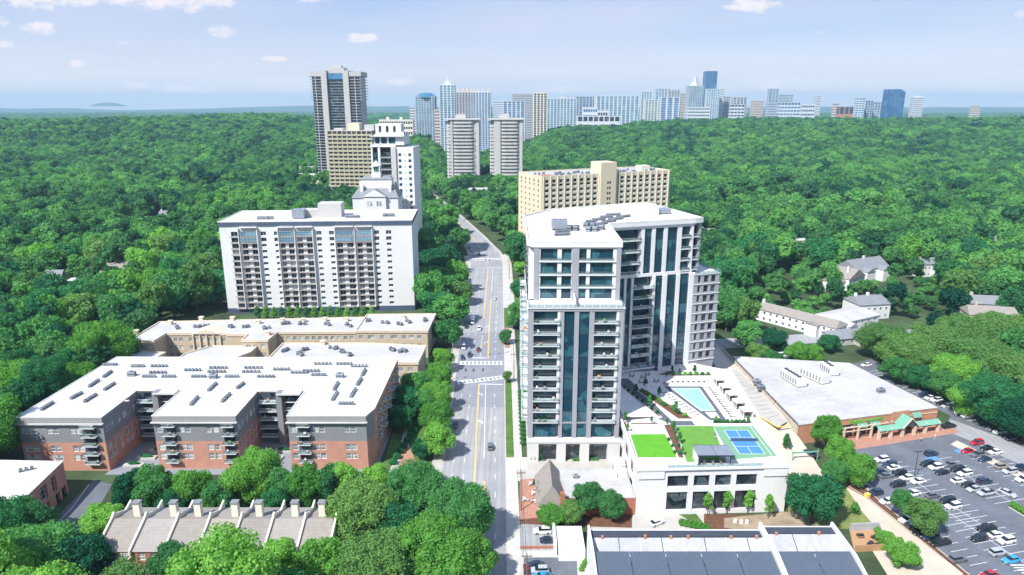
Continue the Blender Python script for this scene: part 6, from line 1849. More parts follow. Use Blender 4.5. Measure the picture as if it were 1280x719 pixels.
# ---------------------------------------------------------------- houses to the right, behind the store
house('long two-storey white apartment house with grey roof behind the side street', 128.0, 345.0, R(-52), 44, 11, 6.2, 2.6, 'white_wall', 'shingle', 'x', 2, ((30, 36, -3, 0, 6.0),), ((.04, .5),), 12)
house('white two-storey house with slate roof and two chimneys, above the curved-roof house', 182.5, 343, R(10), 18, 14, 8.0, 3.4, 'white_wall', 'slate', 'x', 1.5, (), ((.1, .5), (.5, .5)), 5)
house('white villa with wide pale roof and open porch beside the trees', 160.0, 317, R(28), 30, 16, 6.6, 2.2, 'white_wall', 'roof_pale', 'x', 2, ((2, 8, -4, 0, 5.5),), (), 6)
house('grey hip-roofed bungalow in front of the white villa', 153.5, 303, R(14), 15, 12, 3.3, 2.8, 'concrete_wall', 'slate', 'x', 5, ((9, 13, -3, 0, 3.0),), (), 3, nfl=1)
house('large white house with steep dark slate roofs, topmost of the house group', 218, 420, R(25), 30, 15, 8.0, 5.5, 'white_wall', 'slate', 'x', 0, ((4, 11, -5, 0, 7.5), (19, 25, -5, 0, 7.5)), ((.5, .5),), 5)
house('white gabled house with brown roof left of the large slate-roofed house', 204, 400, R(35), 18, 14, 7.5, 5.0, 'white_wall', 'shingle', 'y', 0, ((-10, 0, 2, 12, 6.0),), ((.3, .3),), 4)
for i, (px_, py_, w_, lab, wl_, rf_) in enumerate([
    (175, 275, 22, 'big white house with slate roof alone in the woods at the left', 'white_wall', 'slate'), (206, 268, 12, 'small white wing house right of the big white house in the left woods', 'white_wall', 'slate'),
    (45, 250, 20, 'pale flat roof showing through the far left woods', 'concrete_wall', 'roof_pale'), (100, 320, 18, 'white house half hidden in the left woods', 'white_wall', 'shingle'), (145, 335, 22, 'tan house with pale roof in a clearing left of the white slab', 'cream', 'shingle'),
    (195, 343, 16, 'pale roofed house just left of the white slab', 'cream', 'roof_pale'), (98, 350, 14, 'white house below the tan house in the left woods', 'white_wall', 'roof_pale'),
    (930, 249, 24, 'pale house in the woods right of the cream block', 'white_wall', 'shingle'), (984, 236, 20, 'white house with tall gable in the right-hand woods', 'white_wall', 'roof_pale'), (1024, 252, 18, 'pale roofs scattered low in the right-hand woods', 'cream', 'roof_pale'),
    (1232, 378, 20, 'grey-walled house at the right edge among trees', 'concrete_wall', 'slate'), (1240, 392, 22, 'brown-roofed house below the grey house near the right edge', 'brick_tan', 'shingle'), (1130, 205, 26, 'reddish roof far off in the right-hand woods', 'brick_tan', 'shingle'),
    (906, 154, 50, 'far white house with broad roof below the skyline', 'white_wall', 'shingle'), (866, 157, 50, 'far pale house left of the broad white one below the skyline', 'white_wall', 'roof_pale'), (546, 171, 30, 'small white house in the woods between the pale towers and the slim tower', 'white_wall', 'roof_pale'),
    (528, 187, 50, 'slate-roofed school-like building right of the slim white tower', 'concrete_wall', 'slate'), (548, 192, 34, 'low white roofs beside the left pale tower', 'white_wall', 'roof_pale'), (608, 241, 60, 'low brick building with white roof edge in front of the pale towers', 'brick_red', 'roof_pale'),
    (385, 212, 90, 'long low white building at the foot of the dark high-rise', 'white_wall', 'roof_pale'), (384, 222, 60, 'second low white building below the long one near the dark high-rise', 'cream_pale', 'roof_pale'), (405, 236, 28, 'cluster of grey-roofed houses left of the mansion', 'cream_pale', 'slate'), (422, 232, 24, 'grey house immediately left of the mansion', 'concrete_wall', 'slate'),
    (300, 205, 22, 'small tan roof between the left woods and the dark high-rise', 'cream', 'shingle'), (250, 232, 18, 'white cottage in the left woods above the white slab', 'white_wall', 'roof_pale'), (20, 215, 22, 'pale house far off at the left edge of the woods', 'white_wall', 'shingle'), (120, 205, 24, 'grey-roofed house high in the left woods', 'cream_pale', 'slate'), (890, 292, 16, 'white gable glimpsed right of the tower roof', 'white_wall', 'shingle'), (1090, 262, 18, 'brown-roofed house in the middle of the right woods', 'cream', 'shingle'), (1190, 245, 20, 'white house high in the right-hand woods', 'white_wall', 'slate'), (1165, 330, 16, 'slate roof right of the large white house', 'white_wall', 'slate'), (1010, 300, 16, 'pale-roofed cottage left of the slate-roofed house', 'cream_pale', 'roof_pale'), (1255, 300, 18, 'grey roof near the right edge above the car park trees', 'concrete_wall', 'slate'), (720, 190, 24, 'low pale roof in the woods above the cream block', 'white_wall', 'roof_pale'), (60, 345, 16, 'grey roof glimpsed in the woods at the left edge', 'concrete_wall', 'slate'), (628, 132, 60, 'far pale block between glass towers', 'cream_pale', 'roof_pale')]):
    x, y = G(px_, py_, 9)
    house(lab, x - w_ / 2, y, R((i * 37) % 40 - 20), w_, w_ * .55, 8.5 if w_ < 60 else 12, 3.5 if rf_ != 'roof_pale' else .8, wl_, rf_, 'x', 1.0, ((w_ * .6, w_ * .85, -3, 0, 7.5),) if rf_ != 'roof_pale' else (), ((.2, .5),) if rf_ != 'roof_pale' else (), 5)
HOUSEPX = [(300, 205), (250, 232), (20, 215), (120, 205), (890, 292), (1090, 262), (1190, 245), (1165, 330), (1010, 300), (1255, 300), (720, 190), (175, 275), (206, 268), (45, 250), (100, 320), (145, 335), (195, 343), (98, 350), (930, 249), (984, 236), (1024, 252), (1232, 378), (1240, 392), (1130, 205), (546, 171), (528, 187), (548, 192), (608, 241), (385, 212), (384, 222), (405, 236), (422, 232), (60, 345), (906, 154), (866, 157)]

# ---------------------------------------------------------------- the far skyline
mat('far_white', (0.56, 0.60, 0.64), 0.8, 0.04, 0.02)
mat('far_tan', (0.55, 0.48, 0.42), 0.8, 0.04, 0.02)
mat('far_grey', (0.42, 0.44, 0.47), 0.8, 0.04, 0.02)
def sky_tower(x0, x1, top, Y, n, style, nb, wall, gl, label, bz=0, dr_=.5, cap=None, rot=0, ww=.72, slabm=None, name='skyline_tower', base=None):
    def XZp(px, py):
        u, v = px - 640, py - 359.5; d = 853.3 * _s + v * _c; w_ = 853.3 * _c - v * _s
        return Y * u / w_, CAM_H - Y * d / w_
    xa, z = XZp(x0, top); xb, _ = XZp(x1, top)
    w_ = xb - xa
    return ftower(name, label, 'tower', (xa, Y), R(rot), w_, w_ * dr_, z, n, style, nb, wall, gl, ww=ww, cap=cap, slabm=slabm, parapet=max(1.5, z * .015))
ST_ = sky_tower
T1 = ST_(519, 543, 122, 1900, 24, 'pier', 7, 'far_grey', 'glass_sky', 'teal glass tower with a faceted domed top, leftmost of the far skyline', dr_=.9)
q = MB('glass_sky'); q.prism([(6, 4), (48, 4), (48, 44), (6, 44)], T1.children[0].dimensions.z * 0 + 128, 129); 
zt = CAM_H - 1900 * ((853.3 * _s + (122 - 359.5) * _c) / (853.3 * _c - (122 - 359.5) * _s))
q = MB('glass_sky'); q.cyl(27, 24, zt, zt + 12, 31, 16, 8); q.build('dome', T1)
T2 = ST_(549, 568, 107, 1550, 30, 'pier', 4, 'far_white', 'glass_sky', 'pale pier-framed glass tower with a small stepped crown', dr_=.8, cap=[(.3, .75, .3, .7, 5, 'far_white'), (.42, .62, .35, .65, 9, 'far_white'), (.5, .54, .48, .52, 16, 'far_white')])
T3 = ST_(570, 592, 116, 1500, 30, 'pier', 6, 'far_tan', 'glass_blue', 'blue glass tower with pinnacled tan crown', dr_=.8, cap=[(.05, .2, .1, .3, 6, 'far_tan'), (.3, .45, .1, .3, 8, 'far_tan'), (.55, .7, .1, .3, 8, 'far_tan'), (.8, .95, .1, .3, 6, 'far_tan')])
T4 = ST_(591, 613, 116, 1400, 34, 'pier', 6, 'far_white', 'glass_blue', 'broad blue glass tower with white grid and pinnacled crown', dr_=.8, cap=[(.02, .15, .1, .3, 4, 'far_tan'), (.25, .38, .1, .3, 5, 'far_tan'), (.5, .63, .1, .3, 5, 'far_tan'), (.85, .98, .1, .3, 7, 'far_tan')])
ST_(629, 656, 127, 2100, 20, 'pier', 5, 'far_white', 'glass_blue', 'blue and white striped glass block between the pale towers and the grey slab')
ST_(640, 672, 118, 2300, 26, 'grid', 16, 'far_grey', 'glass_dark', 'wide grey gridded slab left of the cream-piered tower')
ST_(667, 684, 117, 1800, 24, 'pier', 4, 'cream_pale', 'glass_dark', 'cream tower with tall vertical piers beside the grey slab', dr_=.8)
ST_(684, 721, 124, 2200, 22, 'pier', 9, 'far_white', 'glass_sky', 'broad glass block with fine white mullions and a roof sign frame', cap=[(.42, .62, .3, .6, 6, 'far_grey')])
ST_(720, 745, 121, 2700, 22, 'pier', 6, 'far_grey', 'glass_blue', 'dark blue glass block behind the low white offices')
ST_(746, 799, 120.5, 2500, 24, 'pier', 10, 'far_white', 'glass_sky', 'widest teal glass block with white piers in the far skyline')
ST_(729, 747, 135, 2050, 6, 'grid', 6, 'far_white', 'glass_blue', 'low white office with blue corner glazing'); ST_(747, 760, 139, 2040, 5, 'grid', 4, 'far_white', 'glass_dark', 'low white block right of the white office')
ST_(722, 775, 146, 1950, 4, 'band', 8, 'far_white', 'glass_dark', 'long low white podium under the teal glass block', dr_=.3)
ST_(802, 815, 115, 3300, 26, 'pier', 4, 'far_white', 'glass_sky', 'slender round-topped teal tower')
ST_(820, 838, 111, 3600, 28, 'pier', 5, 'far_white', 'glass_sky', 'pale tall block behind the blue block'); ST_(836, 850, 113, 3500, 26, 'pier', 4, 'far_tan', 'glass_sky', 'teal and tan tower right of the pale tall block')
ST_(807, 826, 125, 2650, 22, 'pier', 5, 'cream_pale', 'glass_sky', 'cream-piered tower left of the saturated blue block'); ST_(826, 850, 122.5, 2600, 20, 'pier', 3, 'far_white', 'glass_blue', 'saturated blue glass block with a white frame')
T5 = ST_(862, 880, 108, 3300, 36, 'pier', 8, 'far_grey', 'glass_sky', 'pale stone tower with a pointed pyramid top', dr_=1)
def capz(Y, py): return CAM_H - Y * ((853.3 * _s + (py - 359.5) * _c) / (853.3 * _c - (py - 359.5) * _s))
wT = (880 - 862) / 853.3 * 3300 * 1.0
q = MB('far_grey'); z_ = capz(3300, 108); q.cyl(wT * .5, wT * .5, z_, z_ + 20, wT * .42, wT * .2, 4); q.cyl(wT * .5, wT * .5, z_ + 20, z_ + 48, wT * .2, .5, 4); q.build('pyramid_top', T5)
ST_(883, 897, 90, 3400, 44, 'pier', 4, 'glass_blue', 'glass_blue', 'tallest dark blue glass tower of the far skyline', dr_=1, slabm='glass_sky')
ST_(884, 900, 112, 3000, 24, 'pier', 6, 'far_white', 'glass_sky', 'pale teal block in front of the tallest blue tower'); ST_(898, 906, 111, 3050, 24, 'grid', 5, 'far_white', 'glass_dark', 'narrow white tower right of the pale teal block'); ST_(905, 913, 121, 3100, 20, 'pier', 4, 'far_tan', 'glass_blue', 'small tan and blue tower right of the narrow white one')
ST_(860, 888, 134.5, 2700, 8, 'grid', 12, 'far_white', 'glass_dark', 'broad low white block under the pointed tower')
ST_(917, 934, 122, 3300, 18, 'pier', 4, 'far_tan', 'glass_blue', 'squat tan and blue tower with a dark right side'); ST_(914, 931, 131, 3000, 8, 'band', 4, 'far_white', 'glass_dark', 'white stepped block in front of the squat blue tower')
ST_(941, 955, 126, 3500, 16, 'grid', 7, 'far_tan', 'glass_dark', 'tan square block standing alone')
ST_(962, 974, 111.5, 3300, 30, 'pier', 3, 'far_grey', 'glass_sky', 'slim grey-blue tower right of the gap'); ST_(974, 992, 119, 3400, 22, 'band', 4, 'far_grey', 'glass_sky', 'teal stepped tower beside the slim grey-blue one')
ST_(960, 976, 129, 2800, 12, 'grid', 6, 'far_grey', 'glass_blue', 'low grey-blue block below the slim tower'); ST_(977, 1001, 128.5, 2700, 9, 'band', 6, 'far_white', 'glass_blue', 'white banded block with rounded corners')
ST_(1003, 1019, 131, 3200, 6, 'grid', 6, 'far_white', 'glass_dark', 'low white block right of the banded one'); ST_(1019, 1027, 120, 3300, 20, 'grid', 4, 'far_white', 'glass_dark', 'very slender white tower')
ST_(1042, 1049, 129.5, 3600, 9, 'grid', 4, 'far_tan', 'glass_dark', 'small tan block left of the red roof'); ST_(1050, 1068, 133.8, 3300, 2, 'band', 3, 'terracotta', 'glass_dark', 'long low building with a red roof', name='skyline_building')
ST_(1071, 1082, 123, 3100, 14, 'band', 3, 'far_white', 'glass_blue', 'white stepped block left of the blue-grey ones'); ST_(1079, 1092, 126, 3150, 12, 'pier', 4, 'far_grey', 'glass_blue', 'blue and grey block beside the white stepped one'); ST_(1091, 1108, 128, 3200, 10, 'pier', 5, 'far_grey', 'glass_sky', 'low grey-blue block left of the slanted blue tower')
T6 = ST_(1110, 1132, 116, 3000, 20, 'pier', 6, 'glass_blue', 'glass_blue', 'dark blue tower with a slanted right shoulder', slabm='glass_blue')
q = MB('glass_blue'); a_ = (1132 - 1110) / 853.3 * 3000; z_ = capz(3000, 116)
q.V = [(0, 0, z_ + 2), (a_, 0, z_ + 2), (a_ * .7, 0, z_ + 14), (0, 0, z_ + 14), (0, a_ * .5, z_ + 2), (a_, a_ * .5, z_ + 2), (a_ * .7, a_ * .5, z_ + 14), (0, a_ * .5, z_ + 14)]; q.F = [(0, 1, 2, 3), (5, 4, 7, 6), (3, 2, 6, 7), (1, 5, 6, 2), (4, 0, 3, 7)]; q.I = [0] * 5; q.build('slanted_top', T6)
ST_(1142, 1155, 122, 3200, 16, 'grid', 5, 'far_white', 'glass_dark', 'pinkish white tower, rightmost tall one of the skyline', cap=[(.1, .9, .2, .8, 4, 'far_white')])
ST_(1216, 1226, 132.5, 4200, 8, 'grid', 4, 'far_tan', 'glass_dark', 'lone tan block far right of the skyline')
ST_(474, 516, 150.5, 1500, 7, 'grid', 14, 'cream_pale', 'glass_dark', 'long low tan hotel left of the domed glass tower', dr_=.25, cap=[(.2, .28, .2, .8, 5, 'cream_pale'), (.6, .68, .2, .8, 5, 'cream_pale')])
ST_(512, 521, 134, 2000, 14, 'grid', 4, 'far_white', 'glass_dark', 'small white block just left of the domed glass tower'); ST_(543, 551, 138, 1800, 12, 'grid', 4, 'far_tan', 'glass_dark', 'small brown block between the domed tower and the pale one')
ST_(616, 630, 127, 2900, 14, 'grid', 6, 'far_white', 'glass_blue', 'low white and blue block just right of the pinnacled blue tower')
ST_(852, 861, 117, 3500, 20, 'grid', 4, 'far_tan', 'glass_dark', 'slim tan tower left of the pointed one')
SKYX = [(474, 521, 1480), (519, 551, 1500), (549, 616, 1350), (629, 684, 1750), (684, 800, 1900), (800, 890, 2550), (884, 1010, 2650), (1000, 1160, 2950)]

# ---------------------------------------------------------------- vehicles
mat('tyre', (0.02, 0.02, 0.022), 0.8, 0.1); mat('car_glass', (0.015, 0.022, 0.03), 0.08, 0.1, spec=0.7); mat('rim', (0.4, 0.41, 0.43), 0.4, 0.1, metal=0.6)
mat('lamp_white', (0.7, 0.72, 0.75), 0.2, 0.02); mat('lamp_red', (0.45, 0.02, 0.02), 0.3, 0.02)
CARC = dict(white=(0.72, 0.73, 0.74), silver=(0.40, 0.42, 0.45), grey=(0.12, 0.13, 0.15), black=(0.012, 0.014, 0.018), navy=(0.018, 0.035, 0.075), blue=(0.03, 0.30, 0.62), red=(0.42, 0.012, 0.03), maroon=(0.14, 0.012, 0.022), bronze=(0.30, 0.27, 0.23))
for k_, c_ in CARC.items():
    m_ = mat('paint_' + k_, c_, 0.28, 0.02, spec=0.6)
    m_.node_tree.nodes['Principled BSDF'].inputs['Coat Weight'].default_value = 0.5
def loft(mb, secs):
    """secs: list of rings (same length) joined lengthwise"""
    b = len(mb.V); n = len(secs[0])
    for s_ in secs: mb.V += s_
    for i in range(len(secs) - 1):
        for j in range(n):
            k = (j + 1) % n
            mb.F.append((b + i * n + j, b + i * n + k, b + (i + 1) * n + k, b + (i + 1) * n + j)); mb.I.append(mb.cur)
    mb.F.append(tuple(b + j for j in reversed(range(n)))); mb.I.append(mb.cur)
    mb.F.append(tuple(b + (len(secs) - 1) * n + j for j in range(n))); mb.I.append(mb.cur)
def ring(x, w, z0, z1, tuck=.12): # body ring across y at station x
    return [(x, -w, z0), (x, -w, z0 + (z1 - z0) * .55), (x, -w + tuck, z1), (x, w - tuck, z1), (x, w, z0 + (z1 - z0) * .55), (x, w, z0)]
CARS = {}
KIND = dict(
    sedan=dict(L=4.7, W=.91, st=[(-2.35, .72, .42, .78), (-2.2, .86, .3, .92), (-1.5, .91, .25, 1.0), (-.9, .91, .22, .98), (.9, .91, .22, .95), (1.6, .90, .25, .86), (2.15, .82, .3, .72), (2.35, .68, .38, .6)], cab=[(-1.85, -1.1, .0), (-1.1, .35, .47), (.35, 1.15, .0)], cz=.97, ch=.47, cx=(-1.9, -1.15, .30, 1.15)),
    suv=dict(L=4.75, W=.95, st=[(-2.37, .80, .45, 1.05), (-2.25, .92, .35, 1.15), (-1.4, .95, .28, 1.12), (.8, .95, .28, 1.08), (1.5, .94, .3, 1.02), (2.2, .88, .35, .9), (2.37, .74, .45, .72)], cz=1.1, ch=.6, cx=(-2.3, -1.95, .25, 1.1)),
    pickup=dict(L=5.6, W=.98, st=[(-2.8, .92, .5, 1.1), (-2.7, .97, .42, 1.15), (-.9, .98, .38, 1.14), (.9, .98, .38, 1.12), (1.9, .97, .4, 1.1), (2.65, .9, .45, 1.0), (2.8, .8, .5, .85)], cz=1.12, ch=.68, cx=(-.95, -.65, .85, 1.45)),
    van=dict(L=5.4, W=1.0, st=[(-2.7, .97, .4, 1.3), (-2.6, 1.0, .35, 1.35), (.9, 1.0, .3, 1.3), (1.9, .98, .3, 1.15), (2.6, .92, .35, .95), (2.7, .82, .45, .8)], cz=1.3, ch=.85, cx=(-2.62, -2.5, 1.2, 2.0)),
    box=dict(L=7.0, W=1.05, st=[(.9, 1.0, .5, 1.3), (2.0, 1.0, .4, 1.3), (3.1, .98, .4, 1.25), (3.4, .9, .5, 1.1)], cz=1.3, ch=.9, cx=(.95, 1.0, 2.3, 2.9)))
def car_meshes(kind, col):
    key = (kind, col)
    if key in CARS: return CARS[key]
    K = KIND[kind]; pm = 'paint_' + col
    b = MB(pm, 'lamp_white', 'lamp_red', 'tyre'); b.m(pm)
    loft(b, [ring(x, w_, z0, z1) for x, w_, z0, z1 in K['st']])
    x0, x1, x2, x3 = K['cx']; W_ = K['W'] - .1; cz, ch = K['cz'], K['ch']
    # roof panel
    b.box(x1, x2, -W_ + .17, W_ - .17, cz + ch - .05, cz + ch + .02, '')
    if kind == 'pickup': b.m('tyre'); b.box(-2.6, -1.05, -.78, .78, 1.13, 1.17)
    if kind == 'box': b.m('paint_' + ('white')) if False else None; b.m(pm); b.box(-3.4, .85, -1.12, 1.12, .75, 3.0); b.m('tyre'); b.box(-3.3, 1, -.5, .5, .45, .74)
    b.m('lamp_white'); xf = K['st'][-1][0]; zf = (K['st'][-1][2] + K['st'][-1][3]) / 2
    for s_ in (-1, 1): b.box(xf - .12, xf + .015, s_ * .52 - .16, s_ * .52 + .16, zf + .02, zf + .16)
    b.m('lamp_red'); xr = K['st'][0][0]; zr = K['st'][0][3]
    if kind != 'box':
        for s_ in (-1, 1): b.box(xr - .02, xr + .1, s_ * .58 - .13, s_ * .58 + .13, zr - .25, zr - .08)
    g = MB('car_glass')
    w0, w1 = W_, W_ - .15
    R0 = [(x0, -w0 + .05, cz - .05), (x3, -w0 + .05, cz - .12), (x3, w0 - .05, cz - .12), (x0, w0 - .05, cz - .05)]
    R1 = [(x1, -w1, cz + ch - .03), (x2, -w1, cz + ch - .03), (x2, w1, cz + ch - .03), (x1, w1, cz + ch - .03)]
    g.V = R0 + R1; g.F = [(0, 1, 5, 4), (1, 2, 6, 5), (2, 3, 7, 6), (3, 0, 4, 7), (4, 5, 6, 7)]; g.I = [0] * 5
    wl = MB('tyre', 'rim'); wl.m('tyre')
    def wheel(r=.34):
        n = 10; bb = len(wl.V)
        for y in (-.11, .11):
            for i in range(n): a = 2 * math.pi * i / n; wl.V.append((r * math.cos(a), y, r + r * math.sin(a)))
        for i in range(n): j = (i + 1) % n; wl.F.append((bb + i, bb + j, bb + n + j, bb + n + i)); wl.I.append(0)
        wl.F.append(tuple(bb + i for i in range(n))); wl.F.append(tuple(bb + n + i for i in reversed(range(n)))); wl.I += [0, 0]
        wl.m('rim'); 
        for y in (-.115, .115): wl.face(*[(.2 * math.cos(2 * math.pi * i / 6), y, r + .2 * math.sin(2 * math.pi * i / 6)) for i in range(6)])
    wheel(.34 if kind == 'sedan' else .38)
    CARS[key] = (b.mesh('body'), g.mesh('windows'), wl.mesh('wheel')); return CARS[key]
CARSHEET = []
def car(px, py, ang, kind, col, label, group, z=0.0, world=None):
    x, y = world or G(px, py, z + .6)
    bm, gm, wm = car_meshes(kind, col)
    nm = {'sedan': 'parked_car', 'suv': 'parked_suv', 'pickup': 'pickup_truck', 'van': 'van', 'box': 'box_truck'}[kind]
    if 'road' in group or 'avenue' in group: nm = nm.replace('parked_car', 'car').replace('parked_suv', 'suv')
    t = thing(nm, label, {'sedan': 'car', 'suv': 'car', 'pickup': 'pickup', 'van': 'van', 'box': 'truck'}[kind], (x, y, z), ang, group)
    inst('body', bm, t); inst('window', gm, t)
    xs_ = {'sedan': 1.42, 'suv': 1.42, 'pickup': 1.8, 'van': 1.7, 'box': 2.4}[kind]; w_ = KIND[kind]['W'] - .1
    for sx in (-1, 1):
        for sy in (-1, 1): inst('wheel', wm, t, (sx * xs_, sy * w_, 0))
    return t
PR = R(14)
lotA = [('white', 'suv', 335, 275), ('navy', 'suv', 415, 325), ('white', 'sedan', 465, 355), ('navy', 'sedan', 310, 395), ('grey', 'sedan', 380, 435), ('black', 'suv', 510, 410), ('white', 'sedan', 590, 455), ('white', 'sedan', 700, 490), ('black', 'suv', 495, 522), ('navy', 'suv', 270, 608), ('navy', 'sedan', 150, 535), ('white', 'sedan', 392, 690), ('white', 'sedan', 650, 612), ('grey', 'sedan', 845, 632)]
lotB = [('navy', 'suv', 100, 265), ('black', 'suv', 65, 357), ('white', 'suv', 140, 387), ('black', 'sedan', 197, 432), ('grey', 'sedan', 265, 362), ('black', 'suv', 335, 407), ('white', 'suv', 402, 443), ('white', 'sedan', 343, 507), ('black', 'sedan', 435, 545), ('navy', 'suv', 577, 515), ('silver', 'sedan', 485, 583), ('silver', 'pickup', 595, 618),
        ('bronze', 'suv', 735, 380), ('silver', 'suv', 808, 425), ('navy', 'suv', 925, 392), ('white', 'suv', 925, 497), ('red', 'suv', 510, 167), ('red', 'sedan', 425, 242), ('black', 'sedan', 597, 216), ('white', 'sedan', 675, 250), ('grey', 'suv', 515, 275), ('navy', 'sedan', 582, 316), ('black', 'suv', 245, 685)]
lotC = [('white', 'suv', 155, 92), ('black', 'pickup', 455, 293), ('black', 'suv', 390, 382), ('white', 'sedan', 548, 352), ('white', 'suv', 637, 405), ('silver', 'suv', 562, 512), ('blue', 'sedan', 682, 577), ('grey', 'suv', 200, 572), ('red', 'sedan', 480, 714)]
lotD = [('white', 'suv', 390, 217), ('navy', 'suv', 452, 268), ('black', 'sedan', 512, 327), ('navy', 'suv', 600, 370), ('black', 'pickup', 690, 422)]
allc = [(c, k, 1060 + x / 7.99, 540 + y / 7.99) for c, k, x, y in lotA] + [(c, k, 1150 + x / 7.19, 530 + y / 7.19) for c, k, x, y in lotB] + [(c, k, 1170 + x / 7.26, 620 + y / 7.26) for c, k, x, y in lotC] + [(c, k, 1080 + x / 7.26, 620 + y / 7.26) for c, k, x, y in lotD]
rowsd = {}
for c, k, x, y in allc:
    gx, gy = G(x, y, .6); u = gx * U.x + gy * U.y
    row = 'beside the mulch strip' if u < 146.5 + 0 else None
    rowsd.setdefault(round(u / 5.6), []).append((gx * Vd.x + gy * Vd.y, c, k, x, y))
rk = sorted(rowsd)
KN = {'sedan': 'saloon', 'suv': 'SUV', 'pickup': 'pickup'}
CN = {'navy': 'dark blue', 'blue': 'bright blue', 'bronze': 'bronze-grey'}
for i, k0 in enumerate(rk):
    L = sorted(rowsd[k0])
    for j, (v, c, k, x, y) in enumerate(L):
        car(x, y, PR + (math.pi if (j * 5 + i * 3) % 4 else 0) + rnd.uniform(-.03, .03), k, c, f"{CN.get(c, c)} {KN[k]}, {ordinal(j + 1)} from the store in the {ordinal(i + 1)} parking row from the mulch strip", 'cars in the store car park')
car(1259.2, 616.0, R(-62), 'sedan', 'silver', 'silver saloon standing crosswise in the parking aisle', 'cars in the store car park')
for i, (x, y, c, k, a) in enumerate([(1083, 456, 'white', 'sedan', 0), (1154.5, 493.6, 'navy', 'suv', 0), (1162.5, 497, 'white', 'sedan', 0), (1170.5, 500, 'white', 'suv', 0), (1177, 504, 'black', 'sedan', 0), (1184, 507.5, 'silver', 'sedan', 0), (1199.5, 515.5, 'white', 'sedan', 0), (1208.7, 520, 'white', 'suv', 0), (1240.5, 536, 'grey', 'sedan', 0), (1249.5, 540, 'white', 'suv', 0), (1266, 548, 'black', 'pickup', 0)]):
    car(x, y, R(196) + rnd.uniform(-.05, .05), k, c, f"{CN.get(c, c)} {KN[k]}, {ordinal(i + 1)} from the far street in the line under the trees", 'cars parked under the trees')
car(1185.5, 532.5, R(16), 'pickup', 'black', 'black pickup parked at the right corner of the store', 'cars beside the store')
gx, gy = G(1013, 563, 2.6)
car(0, 0, R(112), 'sedan', 'navy', 'dark blue saloon on the driveway just beyond the height bar', 'cars on the driveway', z=drz(gy) + .02, world=(gx, gy))
for x, y, a, k, c, lab in [(906, 448, 8, 'sedan', 'navy', 'dark blue saloon on the side street near the tower'), (979, 444.5, 15, 'van', 'white', 'white van on the side street behind the small trees'), (973, 452, 15, 'sedan', 'white', 'white saloon in front of the white van on the side street'), (1078, 424, 20, 'sedan', 'white', 'white saloon beside the bungalow'), (945, 452, 15, 'sedan', 'black', 'black saloon half hidden by trees behind the store')]:
    car(x, y, R(a), k, c, lab, 'cars behind the store')
N90 = R(92)
for x, y, k, c, d, lab in [(613, 558, 'suv', 'grey', 1, 'lone dark grey SUV driving away on the near road, in the nearest right lane'), (618, 373, 'sedan', 'white', 1, 'white saloon driving away just past the turn pocket'), (590.6, 402, 'box', 'white', -1, 'white box truck coming down the left lanes'), (583, 408, 'sedan', 'black', -1, 'black saloon left of the white box truck'), (599, 411, 'suv', 'white', -1, 'white SUV right of the box truck'),
        (579.5, 434, 'van', 'white', -1, 'white van waiting at the far crosswalk, left lane'), (589.4, 432, 'suv', 'navy', -1, 'dark blue SUV behind the middle lane car at the crosswalk'), (598, 437, 'sedan', 'maroon', -1, 'dark red saloon waiting right of the queue'), (578.2, 447, 'sedan', 'navy', -1, 'dark blue saloon first in the left lane at the crosswalk'), (587, 444, 'suv', 'navy', -1, 'dark blue SUV first in the second lane at the crosswalk'),
        (569.5, 531, 'sedan', 'black', -1, 'black saloon half under the street trees left'), (566, 267, 'suv', 'grey', -1, 'dark car alone high on the curved road'), (582.6, 305, 'sedan', 'white', -1, 'white saloon last in the far queue, left lane'), (586.7, 309.5, 'sedan', 'navy', -1, 'dark blue saloon second from the end of the far queue'), (590.2, 313.5, 'suv', 'silver', -1, 'silver SUV in the middle of the far queue'),
        (593, 318, 'sedan', 'white', -1, 'white saloon first in the left lane of the far queue'), (599, 318, 'suv', 'black', -1, 'black SUV first in the second lane of the far queue'), (599.7, 310, 'sedan', 'white', 1, 'white saloon passing beside the far queue')]:
    aa = N90 if y > 300 else R(117)
    if 300 < y < 330: aa = R(100)
    car(x, y, aa + (0 if d > 0 else math.pi), k, c, lab, 'cars on the avenue', z=.02)
for x, y, a, k, c, lab in [(677.9, 663.5, 182, 'suv', 'white', 'white SUV parked beside the shrubs below the cottage'), (686, 675, 2, 'sedan', 'navy', 'dark blue hatchback beside the white SUV'), (658.7, 712, 92, 'sedan', 'maroon', 'dark red car nose to the pavement in the bottom car park'), (669, 706, 182, 'sedan', 'navy', 'dark blue car furthest back in the bottom car park'), (674, 713, 182, 'suv', 'silver', 'silver SUV in the middle of the bottom car park'), (677, 720, 182, 'sedan', 'blue', 'blue car cut by the bottom edge of the view')]:
    car(x, y, R(a), k, c, lab, 'cars beside the pavement', z=.06)
x, y = G(821, 653, .6); car(0, 0, R(30), 'sedan', 'white', 'small white car in the rubble yard below the podium', 'cars beside the pavement', z=.05, world=(x, y))

